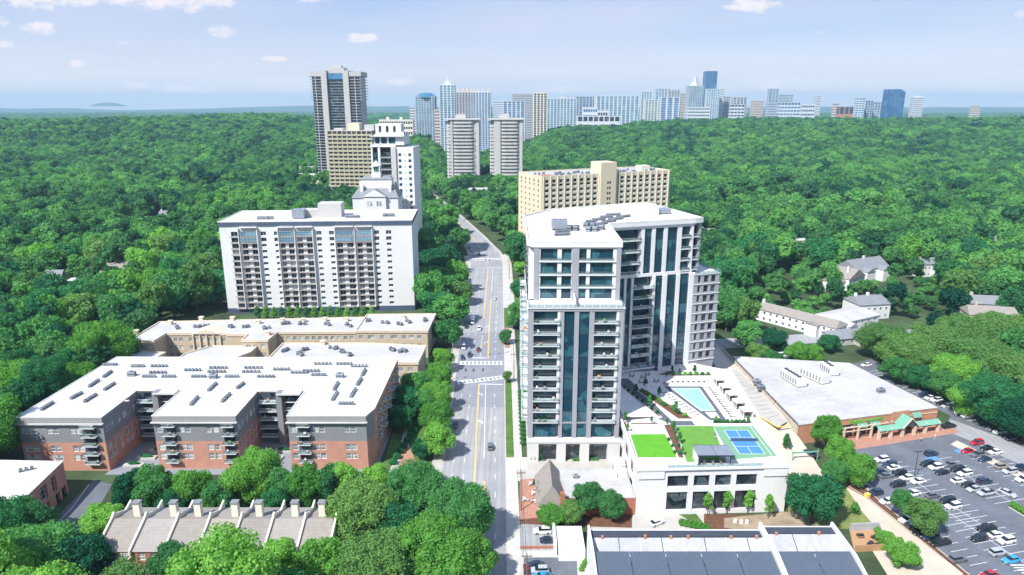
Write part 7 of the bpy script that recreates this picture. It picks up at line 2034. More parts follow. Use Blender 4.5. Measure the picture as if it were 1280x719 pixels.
# ---------------------------------------------------------------- poles, lights, signals
mat('pole_wood', (0.16, 0.12, 0.09), 0.9, 0.2, 1.0); mat('pole_steel', (0.28, 0.29, 0.31), 0.6, 0.1); mat('signal_yellow', (0.55, 0.32, 0.03), 0.5, 0.1); mat('sign_cyan', (0.05, 0.45, 0.45), 0.5, 0.05)
def lamp(px, py, h, label):
    x, y = G(px, py); t = thing('car_park_lamp', label, 'lamp post', (x, y, 0), R(14), 'car park lamp posts')
    q = MB('frame_dark'); q.cyl(0, 0, .7, h, .12, .09, 8); q.build('pole', t); q = MB('concrete_pale'); q.cyl(0, 0, 0, .7, .3, n=10); q.build('base', t)
    q = MB('frame_dark'); q.box(-.9, .9, -.08, .08, h, h + .12); q.build('arm', t)
    for s_ in (-1, 1): q = MB('frame_dark'); q.box(s_ * .9 - .35, s_ * .9 + .35, -.2, .2, h + .05, h + .2); q.build('lamp_head', t)
lamp(1142, 600, 9.4, 'dark lamp post in the middle of the store car park'); lamp(1085, 613, 9.6, 'dark lamp post at the mulch strip among the trees')
def upole(x, y, h, label, arm=2.4, wood=True):
    t = thing('utility_pole', label, 'utility pole', (x, y, 0), R(2), 'utility poles along the right pavement')
    q = MB('pole_wood' if wood else 'pole_steel'); q.cyl(0, 0, 0, h, .17, .11, 8); q.build('pole', t)
    q = MB('pole_wood'); q.box(-arm / 2, arm / 2, -.08, .08, h - .9, h - .7); q.build('crossarm', t)
    for i in range(3): q = MB('fabric_grey'); q.cyl(-arm / 2 + .2 + i * (arm - .4) / 2, 0, h - .7, h - .45, .08, n=6); q.build('insulator', t)
PO = [(3.4, 134, 11.5, 'near utility pole beside the bottom parking, with a transformer'), (2.5, 168.5, 12.5, 'utility pole beside the restaurant patio'), (0.8, 262, 12.0, 'tall utility pole beside the crosswalk at the tower'), (-1.8, 430, 13.0, 'utility pole at the far junction')]
for x, y, h, lab in PO: upole(x, y, h, lab)
t = thing('overhead_wire', 'overhead wires strung between the utility poles along the pavement', 'wire')
q = MB('frame_dark')
for (x0, y0, h0, _), (x1, y1, h1, _) in zip(PO, PO[1:]):
    for o in (-1.0, 0, 1.0):
        prev = None
        for k in range(7):
            f = k / 6; p = (x0 + (x1 - x0) * f + o, y0 + (y1 - y0) * f, h0 - .45 + (h1 - h0) * f - 1.4 * 4 * f * (1 - f))
            if prev: q.bar(prev, p, .025, 3)
            prev = p
q.build('wire', t, 'stuff')
def signal(px, py, z, label, m='frame_dark'):
    x, y = G(px, py, z); t = thing('traffic_light', label, 'traffic light', (x, y, z), 0, 'traffic lights over the crossing')
    q = MB(m); q.box(-.35, .35, -.2, .2, -.6, .6); q.build('housing', t)
    for i, c in enumerate(('lamp_red', 'signal_yellow', 'awning_green')): q = MB(c); q.cyl(0, 0, 0, .05, .14, n=8); o = q.build('lens', t); o.rotation_euler = (math.pi / 2, 0, 0); o.location = (0, -.21, .38 - .38 * i)
    return x, y
SG = [signal(*p) for p in ((570.7, 460, 5.6, 'leftmost dark signal head over the near side of the junction'), (582.2, 462.5, 5.6, 'second dark signal head from the left over the junction'), (592, 463, 5.6, 'third dark signal head from the left over the junction'), (603.8, 462.5, 5.6, 'fourth dark signal head from the left over the junction'))]
SG2 = [signal(*p, 'signal_yellow') for p in ((603, 431.5, 5.8, 'left yellow signal head beyond the far crosswalk'), (614.5, 430.5, 5.8, 'middle yellow signal head beyond the far crosswalk'), (625.3, 429, 5.8, 'right yellow signal head beyond the far crosswalk'))]
for L_, a, lab in ((SG, (0.6, 262), 'steel span wire carrying the four dark signals'), (SG2, (-.8, 300), 'steel span wire carrying the three yellow signals')):
    t = thing('signal_span', lab, 'span wire'); q = MB('pole_steel'); pts = [(-26.5, L_[0][1] - 1)] + L_ + [(a[0] + 1.5, L_[-1][1])]
    for p, r_ in zip(pts, pts[1:]): q.bar((*p, 6.4), (*r_, 6.4), .04, 4)
    q.build('span_wire', t)
    for p in (pts[0], pts[-1]): q = MB('pole_steel'); q.cyl(*p, 0, 7.4, .14, n=8); q.build('pole', t)
t = thing('street_name_sign', 'small cyan street name blade hanging between the yellow signals', 'sign', (*G(620, 429.5, 5.9), 5.9)); q = MB('sign_cyan'); q.box(-1.0, 1.0, -.04, .04, -.22, .22); q.build('blade', t); q = MB('pole_steel'); q.box(-.03, .03, -.03, .03, .22, .55); q.build('hanger', t)
for i, (px_, py_) in enumerate(((596, 319), (607, 325), (612, 325), (607, 302))):
    signal(px_, py_, 5.8, ('far junction signal above the left lane', 'far junction signal above the centre line', 'far junction signal above the right lane', 'yellow far signal beyond the junction')[i], 'signal_yellow' if i == 3 else 'frame_dark')
# pedestrian crossing the car park
def person(x, y, rz, label, shirt=(0.75, 0.75, 0.75), trousers=(0.06, 0.07, 0.09), arm=0.25):
    t = thing('person', label, 'person', (x, y, 0), rz)
    mat_n = 'skin'
    if 'skin' not in M: mat('skin', (0.42, 0.26, 0.18), 0.6, 0.05); mat('hair', (0.03, 0.02, 0.015), 0.8, 0.1)
    mat('shirt', shirt, .9, .03); mat('trousers', trousers, .9, .03)
    V = [(0, 0, .95), (0, 0, 1.15), (0, 0, 1.38), (0, 0, 1.50), (0, .0, 1.60), (0, .01, 1.70), (-.2, 0, 1.40), (-.25, .04 + arm * .3, 1.12), (-.24, -.06, .88), (.2, 0, 1.40), (.25, -.04, 1.12), (.24, .10, .88), (-.1, 0, .88), (-.11, .12, .48), (-.11, .05, .07), (-.11, -.12, .04), (.1, 0, .88), (.11, -.1, .48), (.11, -.02, .07), (.11, -.18, .04)]
    E_ = [(0, 1), (1, 2), (2, 3), (3, 4), (4, 5), (2, 6), (6, 7), (7, 8), (2, 9), (9, 10), (10, 11), (0, 12), (12, 13), (13, 14), (14, 15), (0, 16), (16, 17), (17, 18), (18, 19)]
    r_ = [.14, .13, .15, .06, .09, .10, .07, .05, .035, .07, .05, .035, .10, .07, .05, .04, .10, .07, .05, .04]
    me = bpy.data.meshes.new('body'); me.from_pydata(V, E_, []); o = bpy.data.objects.new('body', me); link(o, t)
    sk = o.modifiers.new('skin', 'SKIN'); me.skin_vertices[0].data[0].use_root = True
    for v, q in zip(me.skin_vertices[0].data, r_): v.radius = (q, q * .8)
    o.modifiers.new('smooth', 'SUBSURF').levels = 1
    bpy.context.view_layer.update(); dg = bpy.context.evaluated_depsgraph_get()
    nm = bpy.data.meshes.new_from_object(o.evaluated_get(dg)); bpy.data.objects.remove(o)
    nm.name = 'body'; [nm.materials.append(M[k]) for k in ('skin', 'shirt', 'trousers')]
    for p in nm.polygons:
        z = p.center.z; p.material_index = 2 if z < .98 and abs(p.center.x) < .2 else 1 if z < 1.47 and not (abs(p.center.x) > .2 and z < 1.15) else 0
    inst('body', nm, t); q = MB('hair'); q.cyl(0, .02, 1.70, 1.80, .1, .06, 8); q.build('hair', t)
x, y = G(1151.5, 552); person(x, y, .5, 'person in a white shirt walking across the car park towards the store')
t = thing('bollard_sign', 'white post sign at the store end of the parking bays', 'sign', (*G(1168, 550), 0)); q = MB('fabric_white'); q.cyl(0, 0, 0, 2.1, .05, n=6); q.build('post', t); q = MB('fabric_white'); q.box(-.25, .25, -.03, .03, 1.5, 2.1); q.build('plate', t)
t = thing('yellow_grit_box', 'yellow box on the mulch strip near the lamp post', 'box', (*G(1084, 621), .05), R(20)); q = MB('paint_yellow'); q.box(-.7, .7, -.5, .5, 0, .9); q.build('bin', t); q = MB('paint_yellow'); q.box(-.75, .75, -.55, .55, .91, 1.0); q.build('lid', t)
# timber yard enclosure and patio furniture
t = thing('yard_enclosure', 'walled timber-floored yard with picnic tables right of the dark roofs', 'yard'); yp = [G(1068, 690), G(1110, 688), G(1098, 662), G(1062, 664)]
q = MB('teak'); q.face(*[(x, y, .08) for x, y in yp]); q.build('floor', t)
q = MB('roof_grey'); q.obox(yp[3], yp[2], -.2, .2, 0, 2.2); q.build('stone_wall', t); q = MB('roof_grey'); q.obox(yp[2], yp[1], -.1, .1, 0, 1.8); q.build('fence', t); q = MB('teak'); q.obox(yp[0], yp[1], -.06, .06, 0, 1.9); q.build('fence', t)
for i, p in enumerate(((1075, 671), (1093, 673), (1088, 681), (1098, 683))):
    x, y = G(*p, .1); t = thing('picnic_table', f'{("left", "far right", "middle", "near right")[i]} dark picnic table in the timber yard', 'table', (x, y, .09), rnd.random(), 'picnic tables in the yard'); q = MB('frame_dark'); q.box(-.9, .9, -.4, .4, .7, .78); q.build('tabletop', t); q = MB('teak'); q.box(-.9, .9, -.8, -.55, .4, .46); q.build('bench_seat', t); q = MB('teak'); q.box(-.9, .9, .55, .8, .4, .46); q.build('bench_seat', t); q = MB('frame_dark'); q.box(-.6, -.5, -.7, .7, 0, .7); q.box(.5, .6, -.7, .7, 0, .7); q.build('legs', t, 'stuff')
for i, p in enumerate(((667, 618), (672, 612), (664, 606), (668, 628), (656, 626))):
    x, y = G(*p, .1); table_set(x, y, .06, f'{ordinal(i + 1)} white patio table beside the cottage, counted from the pavement', col='fabric_white', group='patio tables beside the cottage')
    for k in range(3): a = k * 2.1 + i; chair(x + math.cos(a) * .8, y + math.sin(a) * .8, .06, a - 1.57, f'{("left", "far", "near")[k]} white chair at the {ordinal(i + 1)} patio table', 'patio chairs beside the cottage', 'fabric_white')
for i, p in enumerate(((919, 651), (927, 652), (934, 652))):
    x, y = G(*p, .5); t = thing('sack', f'{("left", "middle", "right")[i]} white sack on the earth behind the dark roofs', 'sack', (x, y, .05), .4 * i, 'white sacks'); q = MB('fabric_white'); q.cyl(0, 0, 0, .8, .55, .45, 8); q.cyl(0, 0, .8, 1.0, .45, .15, 8); q.build('bag', t)
# low wall and fence lines by the small car park
t = thing('low_wall', 'low brown wall between the two small car parks', 'wall'); q = MB('brick_red'); q.obox(G(650, 686), G(730, 685), -.15, .15, 0, .7); q.build('wall', t)
t = thing('boundary_fence', 'thin dark fence along the pavement beside the patio and parking', 'fence'); q = MB('frame_dark')
for a, b in (((3.1, 122), (2.6, 190)),):
    q.bar((*a, 1.1), (*b, 1.1), .04, 4); [q.cyl(a[0] + (b[0] - a[0]) * i / 34, a[1] + (b[1] - a[1]) * i / 34, 0, 1.15, .035, n=4) for i in range(35)]
q.build('rail', t, 'stuff')

# ---------------------------------------------------------------- trees placed one by one
KEEP = []
DSC = dict(bright='bright green', mid='mid green', dark='deep green', olive='soft olive')
def T_(px, py, rp, h, tint, label, group, name='broadleaf_tree'):
    """crown centre pixel, crown radius in pixels, height in metres"""
    zc = h * .58; x, y = G(px, py, zc); dist = math.sqrt(x * x + y * y + (CAM_H - zc) ** 2)
    if px < 600 and 280 < py < 560: rp *= 1.12
    r = rp * (y * _c + (CAM_H - zc) * _s) / 853.3
    tree(x, y, r, h, tint, label, group, near=(y < 300), name=name); KEEP.append((x, y, r)); return x, y, r
g1 = 'street trees left of the avenue'
for i, (px_, py_, rp, h, tn) in enumerate([(548, 548, 22, 11, 'bright'), (545, 520, 20, 11, 'bright'), (546, 494, 19, 11, 'bright'), (548, 470, 17, 11, 'bright'), (553, 448, 15, 10, 'bright'), (558, 414, 18, 13, 'mid'), (565, 385, 22, 14, 'mid'), (556, 358, 24, 15, 'mid'), (575, 366, 16, 12, 'olive'), (549, 322, 26, 18, 'dark'), (566, 296, 17, 16, 'dark'), (540, 345, 22, 14, 'mid'), (543, 380, 20, 13, 'dark'), (533, 300, 20, 17, 'mid'), (528, 330, 18, 15, 'dark')]):
    T_(px_, py_, rp, h, tn, f'{DSC[tn]} street tree left of the avenue, {ordinal(i + 1)} from the near end', g1)
def smooth(t): t = min(1, max(0, t)); return t * t * (3 - 2 * t)
def terr(x, y):
    if y < 1100 or y > 2600: return 0.0
    k = smooth((y - 1150) / 450) * (1 - smooth((y - 2050) / 500)); q = x / y
    k2 = smooth((y - 1300) / 900) * (1 - smooth((y - 2350) / 250)) * 30 * smooth((abs(q) - .12) / .3)
    return (33 * k + k2) * max(smooth((q - .02) / .05), smooth((-q - .09) / .04)) * (.85 + .4 * mnoise.noise((x * .0016, y * .0016, 4)))
g2 = 'large trees in the bottom foreground'
for px_, py_, rp, h, tn, lab in [(450, 640, 46, 17, 'olive', 'large olive-green tree just right of the terrace roofs'), (520, 612, 38, 15, 'mid', 'broad airy tree above the big foreground crown'), (574, 640, 44, 16, 'mid', 'wide tree overhanging the left lane at the bottom'), (545, 690, 52, 16, 'bright', 'large bright crown at the bottom centre beside the avenue'), (470, 705, 50, 15, 'olive', 'big pale crown at the bottom left of centre'), (400, 705, 38, 13, 'bright', 'bright tree in front of the right end of the terrace'),
        (345, 703, 30, 12, 'bright', 'bright tree in front of the middle of the terrace'), (290, 712, 30, 11, 'bright', 'bright tree in front of the turret dormer house'), (215, 705, 30, 11, 'mid', 'round tree in front of the red brick town house'), (100, 700, 40, 13, 'dark', 'dark tree left of the terrace at the bottom'), (22, 655, 38, 13, 'mid', 'large tree in front of the small brick annex'), (45, 690, 52, 15, 'mid', 'large tree in the bottom left corner'), (-5, 660, 40, 16, 'dark', 'dark tree cut by the left edge near the bottom'), (500, 660, 34, 14, 'dark', 'darker tree between the olive and bright foreground crowns'), (590, 700, 30, 13, 'bright', 'bright crown at the kerb at the bottom'), (425, 600, 24, 12, 'bright', 'bright tree at the lower right corner of the brick apartments')]:
    T_(px_, py_, rp, h, tn, lab, g2)
g3 = 'row of trees between the terrace and the brick apartments'
for i, (px_, py_, rp, h, tn) in enumerate([(130, 648, 26, 8, 'bright'), (165, 610, 24, 12, 'dark'), (195, 608, 26, 13, 'mid'), (240, 610, 26, 12, 'bright'), (275, 620, 24, 11, 'mid'), (315, 594, 34, 16, 'bright'), (355, 608, 22, 12, 'mid'), (385, 606, 26, 13, 'bright'), (410, 606, 22, 12, 'mid'), (262, 630, 16, 9, 'bright'), (215, 632, 18, 9, 'dark'), (345, 628, 18, 10, 'dark')]):
    T_(px_, py_, rp, h, tn, f'{DSC[tn]} tree, {ordinal(i + 1)} in the belt between the terrace and the brick apartments', g3)
for i, (px_, py_, rp, h, tn) in enumerate([(508, 500, 22, 11, 'dark'), (520, 480, 20, 11, 'mid'), (500, 520, 16, 9, 'dark'), (530, 500, 16, 10, 'mid'), (528, 560, 14, 7, 'dark'), (500, 598, 14, 7, 'dark'), (525, 592, 18, 8, 'mid'), (470, 598, 20, 10, 'bright')]):
    T_(px_, py_, rp, h, tn, f'{DSC[tn]} garden tree right of the brick apartments, {ordinal(i + 1)} from the far end', 'garden trees right of the brick apartments')
g4 = 'trees beside the driveway and the car park'
for px_, py_, rp, h, tn, lab in [(1019, 620, 34, 14, 'dark', 'big round deep green tree right of the podium'), (1034, 540, 20, 13, 'bright', 'bright tree in front of the store at its left end'), (1050, 565, 18, 12, 'bright', 'second bright tree in front of the store'), (1073, 585, 20, 10, 'bright', 'pale tree over the first parked cars'), (1045, 590, 16, 9, 'mid', 'small tree on the mulch below the store trees'), (1127, 628, 13, 9, 'mid', 'smaller tree in the mulch strip beside the white car'), (1157, 643, 23, 10, 'olive', 'round olive tree over the cars on the mulch strip'), (1130, 692, 22, 6, 'bright', 'low bushy tree beside the timber yard'), (1108, 672, 11, 4, 'bright', 'hedge-like bush at the corner of the timber yard'), (1000, 520, 1, 1, 'mid', '')]:
    if lab: T_(px_, py_, rp, h, tn, lab, g4)
for px_, py_, rp, h, tn, lab in [(735, 622, 24, 9, 'mid', 'broad tree beside the cottage chimney'), (765, 632, 18, 8, 'mid', 'tree in front of the flat-roofed restaurant'), (690, 645, 20, 6, 'bright', 'bright bushy tree by the patio'), (712, 640, 16, 7, 'olive', 'olive tree between the patio and the chimney'), (672, 603, 7, 2.5, 'dark', 'small dark bush on the patio')]:
    T_(px_, py_, rp, h, tn, lab, 'trees around the cottage')
for i, (px_, py_) in enumerate(((884, 635), (908, 633), (934, 632), (960, 638))):
    x, y = G(px_, py_ + 10, 0); t = thing('young_tree', f'{("first", "second", "third", "last")[i]} slender lime-green tree from the left against the white podium', 'tree', (x, y, 0), i * 1.3, 'young trees against the podium'); inst('crown', YOUNG['bright'], t, (0, 0, 1.4), 0, (2.0, 2.0, 2.5)); inst('trunk', TRUNKS[0], t, (0, 0, 0), 0, (3, 3, 5))
x, y = G(983, 572, 0); t = thing('young_tree', 'slender young tree beside the height bar on the driveway', 'tree', (x + .5, y + 2, 0)); inst('crown', YOUNG['mid'], t, (0, 0, 1.4), 0, (1.9, 1.9, 2.6)); inst('trunk', TRUNKS[0], t, (0, 0, 0), 0, (3, 3, 5))
x, y = G(1068, 644, 0); t = thing('conifer', 'small bright conical evergreen on the grass right of the round tree', 'tree', (x, y, 0)); inst('crown', YOUNG['bright'], t, (0, 0, .1), 0, (1.9, 1.9, 1.7)); inst('trunk', TRUNKS[0], t, (0, 0, 0), 0, (2, 2, 2))
for i in range(4):
    x, y = G(664 + i * 4.6, 577, 0); t = thing('conical_shrub', f'{("first", "second", "third", "fourth")[i]} small cone shrub from the left at the tower corner', 'shrub', (x, y, .05), 0, 'cone shrubs at the tower corner'); inst('foliage', CYPRESS['mid'], t, (0, 0, 0), 0, (.7, .7, .8))
# cypress row at the foot of the white slab and the dark one at left
g5 = 'conical evergreens at the foot of the white slab'
for i in range(15):
    px_ = 322 + i * 10.2; x, y = G(px_, 396, 2.0); t = thing('conical_evergreen', f'{ordinal(i + 1)} conical evergreen from the left at the foot of the white slab', 'tree', (x, y, 0), i, g5); inst('crown', CYPRESS['bright' if i % 3 else 'mid'], t, (0, 0, .2), 0, (3.0, 3.0, 2.1 + .4 * rnd.random())); inst('trunk', TRUNKS[1], t, (0, 0, 0), 0, (3, 3, 4)); KEEP.append((x, y, 3))
for i, (px_, py_) in enumerate(((108, 440), (117, 445), (124, 440), (132, 443))):
    x, y = G(px_, py_, 4); t = thing('conical_evergreen', f'{ordinal(i + 1)} tall dark evergreen from the left in the group beside the tan brick range', 'tree', (x, y, 0), i, 'tall evergreens left of the tan range'); inst('crown', CYPRESS['mid'], t, (0, 0, .2), 0, (3.6, 3.6, 4.4)); inst('trunk', TRUNKS[1], t, (0, 0, 0), 0, (3, 3, 6)); KEEP.append((x, y, 4))
# trees round the side street and the store
g6 = 'small trees behind the store'
for px_, py_, rp, h, tn, lab in [(947, 440, 16, 9, 'olive', 'pale small tree beyond the ramp'), (966, 448, 13, 8, 'mid', 'small tree beside the white van'), (1000, 440, 17, 9, 'bright', 'bright tree behind the roof units of the store'), (1018, 442, 13, 9, 'bright', 'light tree right of the bright one behind the store'), (1036, 428, 14, 8, 'dark', 'dark tree with faded blossom before the long white house'), (968, 424, 18, 10, 'dark', 'deep green tree left of the long white house'), (935, 415, 20, 12, 'mid', 'mid green tree beside the east wing of the tower')]:
    T_(px_, py_, rp, h, tn, lab, g6)
g7 = 'tall trees along the far side of the car park'
for i, (px_, py_, rp, h, tn) in enumerate([(1105, 425, 30, 16, 'olive'), (1135, 440, 32, 17, 'olive'), (1165, 430, 36, 18, 'olive'), (1195, 465, 28, 15, 'bright'), (1180, 480, 20, 12, 'mid'), (1225, 450, 42, 19, 'olive'), (1250, 500, 40, 18, 'dark'), (1275, 470, 40, 19, 'olive'), (1215, 495, 26, 14, 'bright'), (1285, 520, 36, 16, 'dark'), (1205, 420, 36, 19, 'olive'), (1250, 415, 36, 19, 'olive'), (1150, 470, 16, 10, 'dark'), (1120, 460, 18, 11, 'mid'), (1160, 455, 24, 14, 'olive'), (1235, 470, 24, 14, 'mid')]):
    T_(px_, py_, rp, h, tn, f'{DSC[tn]} tall tree, {ordinal(i + 1)} along the far side of the car park from the street', g7)
# right-hand verge of the avenue
g8 = 'trees on the right verge of the avenue'
for i, (px_, py_, rp, h, tn) in enumerate([(642, 400, 11, 8, 'mid'), (647, 385, 12, 9, 'mid'), (650, 360, 13, 10, 'dark'), (655, 335, 14, 10, 'bright'), (646, 300, 20, 14, 'dark'), (634, 282, 20, 14, 'mid'), (652, 276, 16, 14, 'dark'), (632, 262, 18, 14, 'mid'), (614, 262, 13, 12, 'bright'), (592, 248, 12, 12, 'mid'), (634, 470, 6, 5, 'olive'), (632, 420, 9, 7, 'mid')]):
    T_(px_, py_, rp, h, tn, f'{DSC[tn]} tree right of the avenue, {ordinal(i + 1)} of the verge trees', g8)
# hedges beside the tower and by the parking
def hedge(name, a, b, n, r, h, k, label):
    t = thing(name, label, 'hedge', (a[0], a[1], .05)); an = math.atan2(b[1] - a[1], b[0] - a[0]); L = math.dist(a, b); t.rotation_euler = (0, 0, an)
    V = []; me0 = SHRUB[k]
    nv = len(me0.vertices); co = np.empty(nv * 3, dtype=np.float32); me0.vertices.foreach_get('co', co); co = co.reshape(-1, 3)
    fs = [tuple(p.vertices) for p in me0.polygons]; mb = MB(TINT[k])
    for i in range(n):
        f = (i + .5) / n * L
        b_ = len(mb.V); mb.V += [(float(x * r + f), float(y * r), float(z * h)) for x, y, z in co]; mb.F += [tuple(b_ + q for q in p) for p in fs]; mb.I += [0] * len(fs)
    mb.build('foliage', t, 'stuff')
hedge('hedge', (3.5, 205), (3.0, 250), 14, 1.2, 1.2, 'mid', 'long clipped hedge along the street side of the tower')
hedge('hedge', G(885, 574), G(946, 573), 3, .6, .8, 'dark', 'low dark hedge under the podium front') if False else None
hedge('hedge', G(1263, 632), G(1296, 650), 6, 1.1, 1.3, 'bright', 'bright hedge on the parking island at the right edge')
hedge('hedge', G(1096, 664), G(1104, 690), 5, 1.0, 1.4, 'bright', 'bright hedge along the right wall of the timber yard')
hedge('hedge', G(850, 655), G(885, 662), 6, 1.5, 1.2, 'bright', 'bright green scrub in the rubble yard')
hedge('hedge', G(725, 716), G(733, 699), 4, .8, .8, 'bright', 'yellow-green planting beside the white hall wall')
hedge('hedge', G(895, 457), G(925, 457), 6, 1.5, 1.6, 'dark', 'dark hedge between side street and ramp')
hedge('hedge', G(715, 576), G(748, 575), 7, .8, .7, 'olive' if 'olive' in SHRUB else 'mid', 'planting bed in front of the tower openings')
hedge('hedge', (-38, 192), (-31, 235), 12, 1.6, 1.6, 'dark', 'dark hedge along the garden right of the brick apartments')

SOFT = [[(118, 296), (205, 300), (262, 400), (262, 446), (176, 446), (120, 356)]]
# where the woods do not grow
def band_poly(a, b): return a + b[::-1]
EXCL = [
    [(-24, 60)] + [(x - (6 if y < 600 else 15), y) for x, y in LK] + [(x + (7 if y < 500 else 3.2), y) for x, y in RK[::-1]] + [(8, 60)],
    [(-158, 170), (-160, 272), (-172, 276), (-172, 318), (-165, 352), (-52, 358), (-34, 322), (-30, 180), (-34, 120), (-100, 120), (-104, 136), (-118, 140), (-118, 186), (-120, 150), (-158, 150)],
    [(-160, 346), (-60, 352), (-50, 354), (-54, 404), (-162, 398)],
    [(2, 100), (2, 300), (14, 305), (66, 308), (72, 318), (260, 330), (260, 306), (172, 296), (182, 262), (200, 215), (230, 175), (230, 100)],
    [(14, 462), (125, 515), (112, 560), (5, 510)], [(-100, 462), (-64, 462), (-64, 500), (-100, 500)], [(-108, 428), (-70, 430), (-70, 462), (-108, 462)],
    [(-215, 785), (-155, 785), (-155, 830), (-215, 830)], [(-276, 940), (-196, 940), (-196, 992), (-276, 992)], [(-90, 872), (20, 872), (20, 920), (-90, 920)],
    [(120, 300), (156, 296), (160, 312), (136, 350), (120, 356)], [(150, 298), (196, 318), (204, 360), (180, 362), (150, 325)], [(196, 396), (250, 416), (246, 440), (200, 430)],
    [(0, 355), (20, 355), (14, 440), (0, 440)], [(-60, 120), (-34, 120), (-34, 172), (-108, 172), (-108, 118)],
]
for px_, py_ in HOUSEPX:
    x, y = G(px_, py_, 9); w_ = 9 + (y > 600) * 14; k_ = 1 - .11; SOFT.append([((x - w_ * 1.1) * k_, y * k_), ((x + w_ * 1.1) * k_, y * k_), (x + w_ * 1.2, y + w_), (x - w_ * 1.2, y + w_)]); EXCL.append([(x - w_, y - 8), (x + w_, y - 8), (x + w_, y + w_), (x - w_, y + w_)])
for a_, b_, Y in SKYX:
    x0, x1 = (a_ - 640) / 853.3 * Y, (b_ - 640) / 853.3 * Y; EXCL.append([(x0 - 10, Y - 8), (x1 + 10, Y - 8), (x1 + 10, Y + 900), (x0 - 10, Y + 900)])
LAND = [(330, 330, 'the white slab'), (150, 400, 'the tan brick range'), (180, 268, 'the lone big white house'), (60, 480, 'the brick apartments'), (440, 200, 'the white mansion'), (750, 230, 'the cream block'), (860, 350, 'the grey tower'), (990, 405, 'the long white house'), (1090, 335, 'the slate-roofed white house'), (1240, 380, 'the house at the right edge'), (1180, 450, 'the car park trees'), (600, 240, 'the low brick building before the pale towers'), (560, 270, 'the curved road'), (60, 620, 'the brick annex')]

# ---------------------------------------------------------------- the woods
def forest_points():
    g = random.Random(5); pts = []
    def band(y0, y1, step, r0, r1):
        y = y0
        while y < y1:
            half = y * 0.80 + 60
            x = -half + g.random() * step
            while x < half:
                px, py = x + (g.random() - .5) * step * .9, y + (g.random() - .5) * step * .9
                if not any(inside((px, py), e) for e in EXCL):
                    r = r0 + (r1 - r0) * g.random() ** 1.3
                    if y < 1100 and any(inside((px, py), e) for e in SOFT): r = 3.0 + 2.6 * g.random() + (y > 600) * 1.2
                    pts.append((px, py, r, g.random()))
                x += step
            y += step * 0.95
    band(70, 700, 11.6, 5.2, 11.5)
    band(700, 1500, 13.8, 6.5, 14.5)
    band(1500, 3200, 21.0, 11.0, 18.0)
    band(3200, 7000, 38.0, 20.0, 32.0)
    return pts
def hgt(r, q): return 8 + min(r, 11) * 1.0 + 8 * (q * 7 % 1) if r >= 5 else 1.8 * r
FP = forest_points()
FP = [p for p in FP if not any((p[0] - a) ** 2 + (p[1] - b) ** 2 < (c + p[2] * 0.55) ** 2 for a, b, c in KEEP)] if len(KEEP) < 400 else FP
vis = []
for i, (x, y, r, q) in enumerate(FP):
    if y > 520: continue
    X, Y = PXY(x, y, 14)
    if -60 < X < 1340 and Y < 830: vis.append((r / math.hypot(x, y, 95), i))
vis.sort(reverse=True)
NT_SINGLE = max(0, 296 - TREE_N[0])
single = set(i for _, i in vis[:NT_SINGLE])
DESC = {'dark': 'deep green', 'mid': 'mid green', 'bright': 'bright yellow-green', 'olive': 'soft olive green'}
def tint_of(q):
    return 'dark' if q < .30 else 'mid' if q < .66 else 'bright' if q < .84 else 'olive'
zones = {}
for i in single:
    x, y, r, q = FP[i]
    X, Y = PXY(x, y, 16)
    best = min(LAND, key=lambda L: (L[0] - X) ** 2 + 2.0 * (L[1] - Y) ** 2)
    side = 'left of' if X < best[0] - 40 else 'right of' if X > best[0] + 40 else 'behind' if Y < best[1] else 'in front of'
    size = 'broad' if r > 8.4 else 'slender' if r < 6.5 else 'medium'
    zones.setdefault((size, tint_of(q), side, best[2]), []).append((X, i))
for (size, tn, side, land), L in zones.items():
    L.sort()
    for k, (X, i) in enumerate(L):
        x, y, r, q = FP[i]
        which = '' if len(L) == 1 else (f', {ordinal(k + 1)} from the left' if k else ', leftmost of its like')
        tree(x, y, r, hgt(r, q), tn, f"{size} {DESC[tn]} tree {side} {land}{which}", 'trees of the near woods', near=(y < 260), name='woodland_tree')
rest = [p for i, p in enumerate(FP) if i not in single]
# the rest of the woods reads as one mass: one object, crowns spread by geometry nodes
def hills_sheet(x0, x1, y0, y1, st):
    mb = MB('forest_floor'); nx, ny = int((x1 - x0) / st), int((y1 - y0) / st)
    for j in range(ny + 1):
        for i in range(nx + 1):
            x, y = x0 + i * st, y0 + j * st; mb.V.append((x, y, terr(x, y) - 1.5))
    for j in range(ny):
        for i in range(nx): a = j * (nx + 1) + i; mb.F.append((a, a + 1, a + nx + 2, a + nx + 1)); mb.I.append(0)
    o = mb.build('rising_ground'); o['kind'] = 'structure'
hills_sheet(-2200, 2200, 1100, 2600, 50)
src = bpy.data.collections.new('woodland_crowns')
wcrown = [crown_mesh('crown', 400 + i, 16 + 5 * i, 800, 0.10, 'leaf_wood', RZ=1.0 if i == 3 else 0.85, pointy=0.4 if i == 3 else 0) for i in range(5)]
for me in wcrown:
    o = bpy.data.objects.new('woodland_crown', me); src.objects.link(o)
n = len(rest)
A = np.array([(x, y, terr(x, y)) for x, y, r, q in rest], dtype=np.float32)
me = bpy.data.meshes.new('woods'); me.vertices.add(n)
rr = np.array([p[2] for p in rest], dtype=np.float32); qq = np.array([p[3] for p in rest], dtype=np.float32)
hh = np.array([hgt(p[2], p[3]) for p in rest], dtype=np.float32)
chh = np.minimum(hh * .8, rr * 1.7)
A[:, 2] += hh - chh
me.vertices.foreach_set('co', A.ravel())
at = me.attributes.new('scl', 'FLOAT_VECTOR', 'POINT'); at.data.foreach_set('vector', np.stack([rr, rr, chh / 1.75], axis=1).astype(np.float32).ravel())
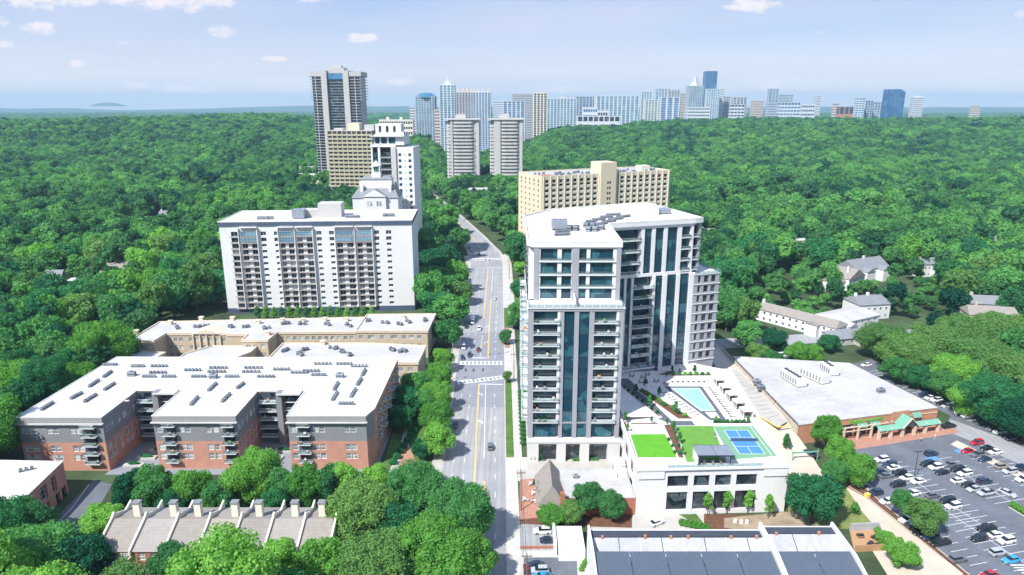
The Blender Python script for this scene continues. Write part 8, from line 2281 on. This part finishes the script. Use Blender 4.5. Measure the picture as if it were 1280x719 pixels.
at = me.attributes.new('rot', 'FLOAT_VECTOR', 'POINT'); at.data.foreach_set('vector', np.stack([qq * 0, qq * 0, qq * 77 % 6.28], axis=1).astype(np.float32).ravel())
at = me.attributes.new('pick', 'INT', 'POINT'); at.data.foreach_set('value', (np.arange(n) * 7919 % 5).astype(np.int32))
wo_ = bpy.data.objects.new('woods', me); COL.objects.link(wo_)
tag(wo_, 'dense green woods spreading behind the buildings to the horizon', 'woods', None, 'stuff')
ng = bpy.data.node_groups.new('spread_crowns', 'GeometryNodeTree')
ng.interface.new_socket('Geometry', in_out='INPUT', socket_type='NodeSocketGeometry')
ng.interface.new_socket('Geometry', in_out='OUTPUT', socket_type='NodeSocketGeometry')
N_ = ng.nodes; Lk = ng.links
gi = N_.new('NodeGroupInput'); go = N_.new('NodeGroupOutput')
ci = N_.new('GeometryNodeCollectionInfo'); ci.inputs[0].default_value = src; ci.inputs[1].default_value = True; ci.inputs[2].default_value = True
ip = N_.new('GeometryNodeInstanceOnPoints'); ip.inputs['Pick Instance'].default_value = True
def na(name, typ):
    a = N_.new('GeometryNodeInputNamedAttribute'); a.data_type = typ; a.inputs[0].default_value = name
    return a.outputs[0]
Lk.new(gi.outputs[0], ip.inputs['Points']); Lk.new(ci.outputs[0], ip.inputs['Instance'])
Lk.new(na('pick', 'INT'), ip.inputs['Instance Index'])
Lk.new(na('scl', 'FLOAT_VECTOR'), ip.inputs['Scale'])
rot = N_.new('FunctionNodeEulerToRotation'); Lk.new(na('rot', 'FLOAT_VECTOR'), rot.inputs[0]); Lk.new(rot.outputs[0], ip.inputs['Rotation'])
Lk.new(ip.outputs[0], go.inputs[0])
md = wo_.modifiers.new('spread', 'NODES'); md.node_group = ng
print('forest', len(FP), 'single', len(single), 'rest', n)

# ---------------------------------------------------------------- the air
hz = MB(); hz.box(-14900, 14900, -14900, 14900, -3, 285)
ho = hz.build('haze'); tag(ho, 'thin blue summer haze over the city and the woods', 'haze', None, 'stuff')
hm = bpy.data.materials.new('haze'); hm.use_nodes = True
t = NT(hm.node_tree)
pv = t.n('ShaderNodeVolumePrincipled')
pv.inputs['Color'].default_value = (0.44, 0.71, 0.93, 1)
pv.inputs['Density'].default_value = HAZE_D
pv.inputs['Anisotropy'].default_value = 0.0
oo = t.n('ShaderNodeOutputMaterial'); t.l(pv.outputs[0], oo.inputs['Volume'])
ho.data.materials.append(hm)
